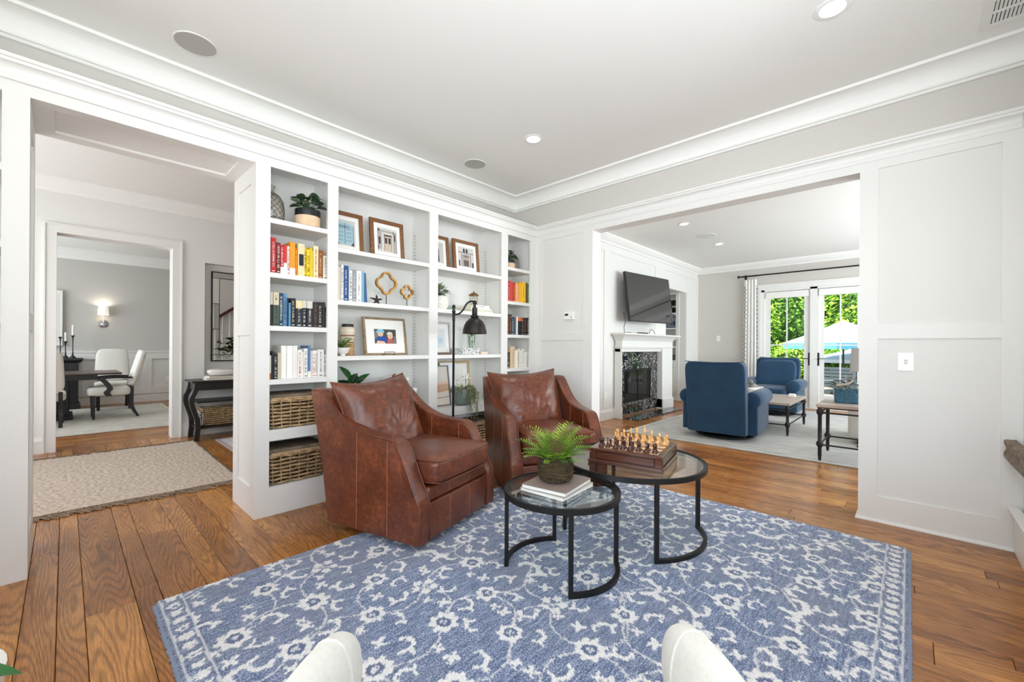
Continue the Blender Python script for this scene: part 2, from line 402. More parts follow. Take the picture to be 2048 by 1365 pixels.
# frieze is a warmer grey paint above the cornice
put('frieze', MB().box(RX-.002, RX+.01, -1.4, 3.63, 2.60, 2.90), GREY, wr)
def panelling(par, rects, x0, x1, mtl=WHITE):
    mb = MB()
    for (a, b, c, d) in rects: mb.box(x0, x1, a, b, c, d)
    return put('panel_frame', mb, mtl, par)
px = RX-.010
panelling(wr, [(-.49, -.402, 0, 2.52), (.16, .262, 0, 2.52), (-.402, .16, 0, .179), (-.402, .16, 1.272, 1.366), (-.402, .16, 2.456, 2.52)], RX, px)
panelling(wr, [(2.475, 2.595, 0, 2.52), (3.175, BY, 0, 2.52), (2.595, 3.175, 0, .18), (2.595, 3.175, 1.279, 1.366), (2.595, 3.175, 2.458, 2.52), (y0, y1, 2.455, 2.52)], RX, px)
# quarter-round at the floor
SHOE = [(0, 0), (.016, 0), (.016, .006), (.012, .014), (.006, .018), (0, .019)]
struct('baseboard_right', MB().sweep([(px, -.48), (px, y0), (4.03, y0)], SHOE), WHITE)
struct('baseboard_right', MB().sweep([(4.03, y1), (px, y1), (px, BY)], SHOE), WHITE)
# chimney breast behind the photographer's right with stone ledge
struct('wall_front', MB().box(1.9, 4.03, -1.45, -.49, 0, CZ), WALLW)
struct('baseboard_front', MB().sweep([(2.2, -.48), (px, -.48)], SHOE).box(2.2, px, -.49, -.48, 0, .2), WHITE)
# walls outside the frame, with window openings made up to hold the fill lamps
def wall_with_added_window(name, axis, pos, t, a0, a1, w0, w1, z0, z1, top, m=WALLW, n=1):
    mb = MB()
    for (a, b, c, d) in ((a0, w0, 0, top), (w1, a1, 0, top), (w0, w1, 0, z0), (w0, w1, z1, top)):
        if axis == 'x': mb.box(pos, pos+t, a, b, c, d)
        else: mb.box(a, b, pos, pos+t, c, d)
    o = struct(name, mb, m)
    f = MB()
    for k in range(4):
        q = w0+(w1-w0)*k/3
        if axis == 'x': f.box(pos+t*.3, pos+t*.7, q-.03, q+.03, z0, z1)
        else: f.box(q-.03, q+.03, pos+t*.3, pos+t*.7, z0, z1)
    for z in (z0, (z0+z1)/2, z1-.05):
        if axis == 'x': f.box(pos+t*.3, pos+t*.7, w0, w1, z, z+.05)
        else: f.box(w0, w1, pos+t*.3, pos+t*.7, z, z+.05)
    struct('window_%d' % n, f, WHITE)  # added window frame in an unseen wall, behind its fill lamp
    return o
wall_with_added_window('wall_left', 'x', -2.3, .12, -1.5, 3.8, -1.3, 1.5, .6, 2.5, CZ, n=1)
wall_with_added_window('wall_front', 'y', -1.5, .12, -2.3, 1.9, -1.4, 1.4, .7, 2.5, CZ, n=2)
wall_with_added_window('wall_left', 'x', -2.3, .12, 3.8, 6.95, 4.2, 6.4, .3, 2.6, CZ, n=3)
wall_with_added_window('wall_left', 'x', -2.3, .12, 7.1, 11.7, 8.0, 11.0, .7, 2.5, CZ, DGREY, n=4)
wall_with_added_window('wall_front', 'y', -3.15, .12, 4.0, 10.4, 5.0, 9.4, .6, 2.5, 3.05, n=5)
struct('wall_left', MB().box(3.93, 4.05, -3.15, -1.45, 0, 3.05), WALLW)
# ---- hall: far wall with doorway to the dining room and mirror niche
HY_ = 6.9
DX0, DX1, DZ = -.067, .943, 2.44
NX0, NX1, NZ0, NZ1 = 1.287, 2.75, .765, 2.305
mb = MB()
for (a, b, c, d) in ((-2.3, DX0, 0, 3.03), (DX0, DX1, DZ, 3.03), (DX1, NX0, 0, 3.03), (NX0, NX1, 0, NZ0), (NX0, NX1, NZ1, 3.03), (NX1, 4.05, 0, 3.03)):
    mb.box(a, b, HY_, 7.08, c, d)
mb.box(NX0-.02, NX1+.02, 7.02, 7.08, NZ0-.02, NZ1+.02)
wh = struct('wall_hall', mb, WALLW)
def casing(mb, x0, x1, z1, y, w=.085, t=.022, s=-1):
    for (a, b, c, d) in ((x0-w, x0, 0, z1), (x1, x1+w, 0, z1), (x0-w, x1+w, z1, z1+w)):
        mb.box(a, b, y, y+s*t, c, d)
    for (a, b, c, d) in ((x0-w-.014, x0-w, 0, z1+w), (x1+w, x1+w+.014, 0, z1+w), (x0-w-.014, x1+w+.014, z1+w, z1+w+.014)):
        mb.box(a, b, y, y+s*(t+.012), c, d)
struct('trim_3', (lambda q: (casing(q, DX0, DX1, DZ, HY_), casing(q, DX0, DX1, DZ, 7.08, s=1), q)[2])(MB()), WHITE, label='white door casing round the dining room doorway')
BASE = [(0, 0), (.018, 0), (.018, .135), (.012, .15), (.006, .165), (.004, .178), (0, .18)]
struct('baseboard_hall', MB().sweep([(DX0-.085, HY_), (-2.2, HY_)], BASE).sweep([(NX1+1.2, HY_), (DX1+.085, HY_)], BASE), WHITE)
HC = [(0, 2.885), (.02, 2.885), (.026, 2.9), (.03, 2.92), (.05, 2.935), (.085, 2.965), (.105, 3.0), (.11, 3.03), (0, 3.03)]
struct('trim_4', MB().sweep([(4.0, HY_), (-2.2, HY_)], HC), CEIL, smooth=True, angle=35, label='crown moulding along the hall wall')
struct('wall_right', MB().box(4.0, 4.12, 3.9, 11.8, 0, 3.03), WALLW)
# ---- dining room
DYW = 11.7
wd = struct('wall_dining', MB().box(-2.3, 4.05, DYW, 11.85, 0, 3.03), DGREY)
mb = MB().box(-2.2, 4, DYW-.012, DYW, 0, 1.02).box(-2.2, 4, DYW-.045, DYW, 1.03, 1.062).box(-2.2, 4, DYW-.026, DYW, .99, 1.03)
put('wainscot_board', mb, WHITE, wd)
mb = MB()
for z0_, z1_ in ((.17, .30), (.90, .99)): mb.box(-2.2, 4, DYW-.042, DYW-.012, z0_, z1_)
for x in (-1.7, -.9, -.1, .12, .92, 1.14, 1.94, 2.16, 3.0): mb.box(x, x+.12, DYW-.042, DYW-.012, .30, .90)
put('wainscot_frame', mb, WHITE, wd)
struct('baseboard_dining', MB().sweep([(4, DYW-.012), (-2.2, DYW-.012)], BASE), WHITE)
struct('trim_5', MB().sweep([(4, DYW), (-2.2, DYW)], [(0, 2.83), (.02, 2.83), (.03, 2.86), (.06, 2.90), (.10, 2.95), (.12, 3.0), (.12, 3.03), (0, 3.03)]), CEIL, smooth=True, angle=35, label='crown moulding of the dining room')
# ---- television room
FYW, FXW = 3.65, 10.25
AX0, AX1 = 8.48, 9.30           # opening of the shelf alcove
mb = MB().box(4.03, AX0, FYW, 3.80, 0, 3.05).box(AX1+.25, 10.4, FYW, 3.80, 0, 3.05).box(AX0, AX1+.25, FYW, 3.80, 2.44, 3.05)
wt = struct('wall_television', mb, WHITE)
# chimney breast slightly proud, with overmantel frames
fr = MB()
for (a, b, c, d) in ((6.05, 6.22, 0.2, 2.79), (7.95, 8.33, .2, 2.79), (6.22, 7.95, 1.42, 1.56), (4.03, 4.12, .2, 2.79), (4.03, 10.25, 2.79, 2.86), (9.56, 9.66, .18, 2.79), (10.15, 10.25, .18, 2.79)):
    fr.box(a, b, FYW-.014, FYW, c, d)
put('panel_frame', fr, WHITE, wt)
TC = [(0, 2.92), (.02, 2.92), (.026, 2.935), (.03, 2.95), (.055, 2.965), (.085, 2.99), (.11, 3.02), (.12, 3.035), (.12, 3.05), (0, 3.05)]
struct('trim_6', MB().sweep([(FXW, -2.9), (FXW, FYW), (4.03, FYW)], TC), CEIL, smooth=True, angle=35, label='crown moulding round the television room')
struct('baseboard_television', MB().sweep([(6.40, FYW), (4.05, FYW)], BASE).sweep([(FXW, 2.5), (FXW, FYW), (9.56, FYW)], BASE), WHITE)
# alcove: back and right-hand wall, cheek
struct('wall_alcove', MB().box(8.3, 10.4, 4.75, 4.9, 0, 2.8).box(8.33, AX0, 3.8, 4.8, 0, 2.8).box(9.95, 10.1, 3.8, 4.8, 0, 2.8), WALLW)
# far wall with french doors
G0, G1 = -1.25, 2.34      # opening from right (hidden) to left
mb = MB().box(FXW, 10.4, G1, 3.8, 0, 3.05).box(FXW, 10.4, G0, G1, 2.46, 3.05).box(FXW, 10.4, -3.1, G0, 0, 3.05)
struct('wall_patio', mb, GREY)
# ================================================================ bookcases
BK = 3.60                                  # back panel face
BAYS = [(.985, 1.385, 'n'), (1.467, 2.333, 'w'), (2.43, 3.288, 'w'), (3.388, 3.768, 'n')]
NZ = [2.098, 1.715, 1.338, .957]; WZ = [1.975, 1.56, 1.118]
bc = thing('bookcase', 'tall white built-in bookcase of four bays filling the wall left of the corner', 'bookcase', (0, 0, 0))
f = MB()      # face frame
for (a, b) in ((.905, .985), (1.385, 1.467), (2.333, 2.43), (3.288, 3.388), (3.768, RX)): f.box(a, b, BY, BY+.022, 0, 2.455)
f.box(.905, RX, BY, BY+.022, 2.455, 2.53)
for (a, b, k) in BAYS:
    f.box(a, b, BY, BY+.022, 0, .20)
    f.box(a, b, BY, BY+.022, (.525 if k == 'n' else .52), .602)
put('face_frame', f, WHITE, bc)
f = MB()
f.box(.905, .965, BY+.022, 3.80, 0, 2.455)
for x in (1.413, 2.363, 3.318): f.box(x, x+.04, BY+.022, BK, 0, 2.53)
f.box(3.80, RX, BY+.022, BK, 0, 2.53).box(.965, RX, BY+.022, BK, 2.53, 2.55)
for x in (.965, ): f.box(x, x+.001, BY+.022, BK, 0, 2.53)
put('carcass', f, WHITE, bc)
put('back_panel', MB().box(.965, RX, BK, BK+.2, 0, 2.55), WHITE, bc)
# cheek towards the opening
f = MB()
for (a, b, c, d) in ((BY, BY+.11, 0, 2.455), (3.69, 3.80, 0, 2.455), (BY+.11, 3.69, 0, .20), (BY+.11, 3.69, 1.27, 1.365), (BY+.11, 3.69, 2.34, 2.455)): f.box(.893, .905, a, b, c, d)
put('side_frame', f, WHITE, bc)
for i, (a, b, k) in enumerate(BAYS):
    for z in (NZ if k == 'n' else WZ):
        put('shelf', MB().cbox(a-.018, b+.028 if b < 3.7 else b+.03, BY+.004, BK-.002, z-.036, z, .002), WHITE, bc)
    put('shelf', MB().box(a-.018, b+.028, BY+.022, BK-.002, .56, .600), WHITE, bc)
    put('shelf', MB().box(a-.018, b+.028, BY+.022, BK-.002, .16, .199), WHITE, bc)
    # shelf pin holes in the right cheek
    if k == 'w' or i == 3:
        pm = MB(); zz = .75
        while zz < 2.3:
            for yy in (BY+.05, BK-.05): pm.box(b+.0255 if i < 3 else b+.031, b+.0305 if i < 3 else b+.033, yy-.003, yy+.003, zz-.003, zz+.003)
            zz += .032
        put('pin_hole', pm, mat('pin_hole', (70, 66, 60), .8), bc)['kind'] = 'stuff'
put('base_bead', MB().sweep([(RX-.012, BY), (.893, BY), (.893, 3.80)], [(-o, z) for (o, z) in SHOE][::1]), WHITE, bc)
# its twin left of the opening: only the end stile and a sliver of its first bay show
b2 = thing('bookcase', 'white end post of the second built-in bookcase at the far left edge', 'bookcase', (0, 0, 0))
f = MB().box(-.219, -.139, BY, BY+.022, 0, 2.455).box(-1.1, -.139, BY, BY+.022, 2.455, 2.53).box(-1.1, -.219, BY, BY+.022, 0, .2).box(-1.2, -1.1, BY, BY+.022, 0, 2.53)
put('face_frame', f, WHITE, b2)
put('carcass', MB().box(-.199, -.139, BY+.022, 3.80, 0, 2.455).box(-1.2, -1.12, BY+.022, 3.8, 0, 2.55).box(-1.12, -.199, BY+.022, BK, 2.53, 2.55), WHITE, b2)
put('back_panel', MB().box(-1.12, -.199, BK, BK+.2, 0, 2.55), WHITE, b2)
for z in NZ+[.6, .2]: put('shelf', MB().box(-1.12, -.2, BY+.004, BK, z-.036, z), WHITE, b2)
f = MB()
for (a, b, c, d) in ((BY, BY+.11, 0, 2.455), (3.69, 3.80, 0, 2.455), (BY+.11, 3.69, 0, .20), (BY+.11, 3.69, 1.27, 1.365), (BY+.11, 3.69, 2.34, 2.455)): f.box(-.139, -.127, a, b, c, d)
put('side_frame', f, WHITE, b2)
put('base_bead', MB().sweep([(-.127, 3.80), (-.127, BY), (-1.2, BY)], [(-o, z) for (o, z) in SHOE]), WHITE, b2)
struct('wall_back', MB().box(-2.3, -1.2, BY, 3.8, 0, 2.55), WALLW)
# ================================================================ books
ORD = ['first', 'second', 'third', 'fourth', 'fifth', 'sixth', 'seventh', 'eighth', 'ninth', 'tenth', 'eleventh', 'twelfth', 'thirteenth', 'fourteenth', 'fifteenth', 'sixteenth', 'seventeenth']
def col_mat(c, r=.5): return mat('cover_%d_%d_%d' % c, c, r)
def book(x0, x1, h, zs, c1, desc, where, n, grp, c2=None, split=.0, mark=None, depth=None, lean=0):
    depth = depth or random.uniform(.15, .19); y0 = BY+random.uniform(.035, .05)
    t = thing('book', '%s, %s in %s' % (desc, ORD[n], where), 'book', ((x0+x1)/2, y0, zs+.0005), 0, grp)
    w2 = (x1-x0)/2-.0007; cm = col_mat(c1)
    m1 = MB(); z0 = h*split if c2 else 0
    m1.box(-w2, -w2+.002, .002, depth, z0, h).box(w2-.002, w2, .002, depth, z0, h)
    m1.cbox(-w2, w2, 0, .004, z0, h, .0012)
    put('cover', m1, cm, t)
    if c2:
        m1 = MB().box(-w2-.0004, -w2+.002, .002, depth, 0, z0).box(w2-.002, w2+.0004, .002, depth, 0, z0).box(-w2-.0004, w2+.0004, -.0004, .004, 0, z0)
        o = put('jacket', m1, col_mat(c2), t)
    put('pages', MB().box(-w2+.002, w2-.002, .004, depth-.003, .003, h-.004), PAGES, t)
    if mark and w2 > .007:
        # lettering on the spine, built as small raised strokes running down it
        rr = random.Random(int(h*9999)+n); q = MB(); z = h*.9; lo = h*.18; lw = min(w2*1.1, .012)
        while z > lo:
            L = rr.uniform(.004, .009)
            if rr.random() > .18:
                q.box(-lw/2, -lw/2+.0018, -.0012, .0002, z-L*.75, z)
                if rr.random() > .35: q.box(-lw/2, lw/2, -.0012, .0002, z-.0018, z)
                if rr.random() > .5: q.box(lw/2-.0018, lw/2, -.0012, .0002, z-L*.75, z)
                if rr.random() > .6: q.box(-lw/2, lw/2, -.0012, .0002, z-L*.4-.0016, z-L*.4)
            z -= L
        q.box(-w2*.5, w2*.5, -.0012, .0002, h*.05, h*.05+.006)
        put('spine_lettering', q, col_mat(mark), t)['kind'] = 'stuff'
    if lean: t.rotation_euler = (0, lean, 0)
    return t
RED, DRED, WHT, ORG, YEL, CRM, BRO = (196, 28, 30), (110, 28, 30), (236, 234, 228), (226, 112, 24), (240, 205, 30), (232, 214, 166), (150, 84, 30)
NAV, BLK_, BLU, LBL, GRN, GRY = (24, 42, 68), (24, 24, 28), (52, 104, 156), (84, 156, 196), (84, 104, 84), (130, 130, 132)
BL3 = lambda a: 460+a/3.79
def row(spec, pxf, vf, where, grp, zs, vbot):
    for n, s in enumerate(spec):
        a, b, top, c1, desc = s[:5]; kw = s[5] if len(s) > 5 else {}
        x0, x1 = aty(pxf(a), 695, BY+.045).x, aty(pxf(b), 695, BY+.045).x
        h = aty(pxf((a+b)/2), vf(top), BY+.045).z-zs
        book(x0, x1, h, zs, c1, desc, where, n, grp, **kw)
row([(301, 343, 590, RED, 'tall red book with pale lettering', dict(mark=WHT)),
     (343, 376, 628, DRED, 'dark maroon book with white title', dict(mark=WHT)),
     (376, 403, 645, RED, 'white book with red top', dict(c2=WHT, split=.25, mark=WHT)),
     (403, 427, 648, (206, 52, 52), 'slim red book with white foot', dict(c2=WHT, split=.4)),
     (427, 447, 655, WHT, 'thin white book with red title', dict(mark=RED)),
     (447, 487, 625, (238, 156, 30), 'fat amber book with white foot', dict(c2=WHT, split=.22)),
     (487, 508, 668, ORG, 'orange paperback', dict(mark=YEL)),
     (508, 560, 637, CRM, 'thick cream book with a dark emblem panel', dict()),
     (560, 577, 665, YEL, 'thin yellow book', dict(mark=BLK_)),
     (577, 600, 680, (244, 216, 44), 'yellow book with dark title', dict(mark=BLK_)),
     (600, 613, 668, YEL, 'very thin bright yellow book', dict()),
     (613, 625, 690, (236, 190, 60), 'short golden yellow book', dict()),
     (625, 663, 655, (238, 222, 178), 'pale cream book with brown lettering', dict(mark=BRO)),
     (663, 702, 685, BRO, 'orange-brown book with marbled spine', dict(mark=CRM)),
     (702, 738, 728, (226, 222, 210), 'low book with brown top band and blue mark', dict(c2=WHT, split=.5, mark=NAV))],
    BL3, lambda b: 320+b/3.79, 'left bay red-yellow row', 'colour sorted books, red to yellow, left bay', 1.715, 0)
e = [o for o in bpy.data.objects if o.name.startswith('book') and o.get('label', '').startswith('thick cream book')][0]
put('spine_emblem', MB().box(-.016, .016, -.0015, .0002, .08, .165), col_mat(BLK_), e)
row([(301, 323, 1000, (214, 206, 186), 'cream-topped book with black foot', dict(c2=BLK_, split=.62)),
     (323, 367, 1005, (220, 204, 176), 'thick cream and moss green book', dict(c2=(70, 88, 70), split=.62, mark=BLK_)),
     (367, 400, 1010, (20, 58, 84), 'navy book with white lettering', dict(mark=WHT)),
     (400, 428, 1015, (96, 142, 178), 'steel blue book', dict(mark=NAV)),
     (428, 442, 1045, NAV, 'thin dark navy book', dict(mark=WHT)),
     (442, 457, 1085, LBL, 'short sky blue book', dict()),
     (457, 497, 1050, (20, 26, 44), 'black-blue book with red emblem', dict(mark=CRM)),
     (497, 547, 1068, CRM, 'thick black book with photographic top', dict(c2=(30, 32, 38), split=.7, mark=WHT)),
     (547, 580, 1068, (216, 206, 190), 'black book with tan picture top', dict(c2=(30, 32, 38), split=.72, mark=WHT)),
     (580, 623, 1072, (214, 212, 208), 'black book with grey picture top', dict(c2=(34, 36, 42), split=.72, mark=WHT)),
     (623, 662, 1080, (34, 28, 26), 'black book with a white band low down', dict(mark=(150, 90, 60))),
     (662, 702, 1080, (38, 36, 36), 'charcoal book with a white band', dict(mark=WHT)),
     (702, 716, 1080, (60, 56, 52), 'slim dark grey book', dict()),
     (716, 738, 1120, BLK_, 'low black book with gold flecks', dict(mark=(200, 170, 90)))],
    BL3, lambda b: 320+b/3.79, 'left bay dark row', 'books, green to black, left bay', 1.338, 0)
B4 = lambda a: 460+a/3.592
row([(283, 298, 185, (222, 214, 196), 'slim cream book with brown foot', dict(c2=BRO, split=.25)),
     (298, 315, 155, BLK_, 'slim black book', dict(mark=WHT)),
     (315, 342, 178, (30, 28, 28), 'black book with white swirl', dict(mark=WHT)),
     (342, 368, 165, (196, 184, 164), 'stone coloured book', dict()),
     (368, 408, 115, (240, 238, 232), 'thick plain white binder', dict()),
     (408, 452, 115, (244, 242, 238), 'thick white book with a short black title', dict(mark=None)),
     (452, 470, 115, WHT, 'slim tall white book', dict()),
     (470, 487, 113, (238, 236, 230), 'tall white book beside the dotted one', dict()),
     (487, 515, 145, (244, 240, 232), 'white book with coloured dots down its spine', dict(mark=RED)),
     (515, 530, 158, (232, 230, 226), 'thin white paperback', dict(mark=GRY)),
     (530, 558, 135, WHT, 'white book with small black capitals', dict(mark=BLK_)),
     (558, 577, 115, (90, 120, 168), 'white book with blue lower spine', dict(c2=WHT, split=.2)),
     (577, 590, 150, WHT, 'thin white book', dict()),
     (590, 614, 150, (240, 232, 224), 'white book with red title', dict(mark=(200, 60, 50))),
     (614, 630, 150, (238, 236, 230), 'white book with grey title', dict(mark=GRY)),
     (630, 675, 142, WHT, 'wide white book with black capitals', dict(mark=BLK_)),
     (675, 692, 178, (236, 232, 224), 'low white book at the end of the row', dict(mark=BLK_))],
    B4, lambda b: 660+b/3.592, 'left bay white row', 'white books, left bay', .957, 0)
B2 = lambda a: 660+a/4.014
row([(60, 84, 615, (226, 216, 196), 'cream book', dict()),
     (84, 105, 603, (240, 238, 232), 'tall white book with thin black title', dict(mark=BLK_)),
     (105, 148, 608, (32, 76, 134), 'wide royal blue book with white title', dict(mark=WHT)),
     (148, 173, 648, WHT, 'white book with a black block title', dict(mark=BLK_)),
     (173, 207, 645, (146, 148, 152), 'grey book with silver title', dict(mark=WHT)),
     (207, 250, 652, (240, 238, 236), 'white book with large spaced capitals', dict(mark=GRY)),
     (250, 268, 655, (130, 178, 196), 'slim pale blue book', dict()),
     (268, 297, 668, (54, 92, 132), 'leaning steel blue book', dict(lean=-.06))],
    B2, lambda b: 380+b/4.014, 'the second bay row', 'blue and white books, second bay', 1.56, 0)
B6 = lambda a: 860+a/4.014
V6 = lambda b: 420+b/4.014
row([(620, 644, 570, (186, 36, 40), 'dark red book with white edge', dict(mark=WHT)),
     (644, 662, 575, (214, 60, 40), 'bright red book', dict()),
     (662, 680, 588, (170, 34, 30), 'crimson book', dict(mark=YEL)),
     (680, 697, 590, (234, 170, 120), 'peach coloured book', dict()),
     (697, 715, 590, (240, 150, 30), 'orange book', dict(mark=WHT)),
     (715, 735, 583, (246, 178, 30), 'amber book', dict()),
     (735, 757, 583, (246, 206, 40), 'yellow book with black title', dict(mark=BLK_)),
     (757, 766, 583, (236, 196, 60), 'thin yellow book', dict()),
     (766, 775, 586, (92, 70, 44), 'thin brown book', dict()),
     (775, 790, 600, (74, 142, 70), 'low green book', dict(mark=WHT))],
    B6, V6, 'right bay red-green row', 'colour sorted books, right bay', 1.718, 0)
row([(618, 634, 838, BLK_, 'black book', dict(mark=ORG)),
     (634, 652, 840, (38, 32, 34), 'dark book flecked with orange', dict(mark=(210, 120, 50))),
     (652, 672, 862, NAV, 'navy book', dict(mark=WHT)),
     (672, 690, 862, (70, 84, 100), 'blue-grey book', dict()),
     (690, 701, 858, WHT, 'thin white book', dict()),
     (704, 722, 865, ORG, 'black book with orange top', dict(c2=BLK_, split=.8)),
     (722, 738, 866, (190, 90, 50), 'black book with rust top', dict(c2=(30, 28, 28), split=.78)),
     (738, 754, 866, (28, 26, 26), 'jet black book with a title', dict(mark=WHT)),
     (754, 770, 868, (52, 36, 30), 'dark brown book', dict(mark=ORG)),
     (770, 790, 868, (22, 22, 24), 'black book ending the row', dict(mark=WHT))],
    B6, V6, 'right bay dark row', 'dark books, right bay', 1.337, 0)
row([(616, 640, 1145, (34, 30, 30), 'black book', dict(mark=WHT)),
     (640, 662, 1098, (214, 188, 150), 'tall tan book', dict()),
     (662, 682, 1098, (222, 198, 164), 'tall sand coloured book', dict(mark=BRO)),
     (682, 700, 1130, (240, 236, 228), 'white book', dict()),
     (700, 710, 1130, (232, 220, 200), 'slim cream book', dict(mark=BLK_)),
     (710, 722, 1115, (236, 228, 212), 'tall slim cream book', dict()),
     (722, 736, 1135, (244, 240, 234), 'low white book', dict(mark=BRO)),
     (736, 756, 1120, (240, 238, 232), 'white book with grey title', dict(mark=GRY)),
     (756, 770, 1140, (238, 234, 226), 'off-white book', dict()),
     (770, 788, 1140, (244, 242, 238), 'white book at the end', dict(mark=GRY))],
    B6, V6, 'right bay pale row', 'pale books, right bay', .957, 0)
# ================================================================ things on the shelves
def leaf_mesh(L, W, fold=.25, droop=.2, n=5):
    """one leaf along +x, folded on its midrib and drooping"""
    mb = MB(); vs = []; fs = []
    for i in range(n+1):
        t = i/n; x = L*t; w = W/2*math.sin(PI*min(1, t**.8*.98+.02))**.8; z = -droop*L*t*t
        vs += [(x, -w, z+w*fold), (x, 0, z), (x, w, z+w*fold)]
    for i in range(n):
        a = i*3; fs += [(a, a+3, a+4, a+1), (a+1, a+4, a+5, a+2)]
    return mb.add(vs, fs)
def leafM(L, W, az, el, p, fold=.25, droop=.2, n=5, roll=0):
    q = leaf_mesh(L, W, fold, droop, n)
    q.xf(Matrix.Translation(p) @ RZ(az) @ Matrix.Rotation(-el, 4, 'Y') @ Matrix.Rotation(roll, 4, 'X')); return q
def foliage(t, n, rx, ry, h, L, W, mats, name='leaf', seed=1, z0=0, stem=True, el=(.1, 1.2), droop=.3, single=True, stemmat=None):
    rnd = random.Random(seed); st = MB(); allm = MB()
    for i in range(n):
        a = 2*PI*(i*.381966)+rnd.uniform(-.2, .2); k = math.sqrt((i+.5)/n); zz = z0+h*(1-k*.75)*rnd.uniform(.75, 1.05)
        p = Vector((rx*k*math.cos(a)*.8, ry*k*math.sin(a)*.8, zz)); e = rnd.uniform(*el)*(1-k*.6)
        l = L*rnd.uniform(.75, 1.15); q = leafM(l, W*l/L, a+rnd.uniform(-.4, .4), e, p, droop=droop, roll=rnd.uniform(-.5, .5))
        if stem: st.tube([(0, 0, z0*.6), (p.x*.5, p.y*.5, z0+(zz-z0)*.7), tuple(p)], .0016, 5)
        if single: put(name, q, mats[i % len(mats)], t, smooth=True, fixn=False)
        else: allm.add(q.v, q.f)
    if stem: put('stem', st, stemmat or LEAFD, t)['kind'] = 'stuff'
    if not single: put(name+'s', allm, mats[0], t, smooth=True, fixn=False)['kind'] = 'stuff'
SHY = BY+.14
# --- left bay, top shelf: wire-netted bottle and plant
z = 2.098
wire = mat('wire', (58, 46, 38), .5, metal=.5)
def net_bottle(x, y, z, s, lab):
    t = thing('wire_covered_bottle', lab, 'bottle', (x, y, z+.001))
    pr = [(.0, 0), (.075, .0), (.09, .02), (.094, .10), (.085, .165), (.06, .205), (.032, .225), (.026, .24), (.026, .262), (.034, .27), (.034, .278), (.028, .278)]
    pr = [(r*s, q*s) for r, q in pr]
    put('glass_body', MB().lathe(pr, n=28, cap=False), mat('smoky_glass', (150, 146, 136), .08, var=.3, vscale=12, spec=.8), t, smooth=True)
    wb = MB(); N = 14
    def R(zz):
        for (r0, a), (r1, b) in zip(pr, pr[1:]):
            if a <= zz <= b and b > a: return r0+(r1-r0)*(zz-a)/(b-a)
        return pr[-1][0]
    for k in range(N):
        for d in (1, -1):
            pts = []
            for i in range(19):
                zz = pr[2][1]*.3+(pr[6][1]-pr[2][1]*.3)*i/18; a = 2*PI*k/N+d*i/18*PI*.75; r = R(zz)+.0015
                pts.append((r*math.cos(a), r*math.sin(a), zz))
            wb.tube(pts, .0011, 4)
    for q in (.03*s, .2*s): wb.tube([((R(q)+.002)*math.cos(a), (R(q)+.002)*math.sin(a), q) for a in [i*2*PI/24 for i in range(24)]], .0016, 4, closed=True)
    put('wire_net', wb, wire, t)['kind'] = 'stuff'
    return t
net_bottle(1.03, 3.42, 2.098, .98, 'grey glass bottle wrapped in wire netting on top left shelf')
def band_pot(x, y, z, r, h, lab, name='potted_plant'):
    t = thing(name, lab, 'plant', (x, y, z+.001))
    put('pot', MB().lathe([(r*.86, 0), (r*.97, h*.06), (r, h*.3), (r, h*.62)], n=28), mat('sand_pot', (226, 196, 160), .55, var=.12, vscale=20), t, smooth=True, angle=40)
    put('pot_band', MB().lathe([(r*1.005, h*.62), (r*1.02, h*.9), (r*1.0, h), (r*.9, h), (r*.88, h*.8)], n=28), mat('dark_glaze', (26, 34, 34), .15), t, smooth=True, angle=40)
    put('soil', MB().lathe([(r*.9, h*.86), (0.001, h*.87)], n=20), mat('soil', (46, 34, 26), .9), t)
    return t
t = band_pot(1.275, 3.37, z, .09, .135, 'potted plant with round dark leaves in sand and black pot, top left shelf')
foliage(t, 26, .085, .10, .15, .074, .064, [mat('peperomia', (54, 76, 62), .35, var=.35, vscale=20), LEAFD, LEAFS], seed=3, z0=.13, el=(.0, 1.0), droop=.35)
t = band_pot(3.515, 3.37, 2.09+.008, .068, .10, 'small potted plant with dark leaves in sand pot, top right shelf')
foliage(t, 20, .07, .08, .12, .055, .043, [LEAFD, mat('peperomia', (54, 76, 62), .35)], seed=5, z0=.09, el=(.1, 1.2))
net_bottle(3.655, 3.45, 2.098, .86, 'wire netted bottle behind the potted plant on top right shelf')
# white clip light under the header of the left bay
t = thing('cabinet_light', 'small round white puck light at upper right corner of left bay', 'light', (1.372, BY+.04, 2.53))
put('housing', MB().lathe([(.022, -.022), (.024, -.012), (.024, 0)], n=18), WHITE, t); put('lens', MB().lathe([(.016, -.024), (.017, -.022)], n=18), PAPER, t)
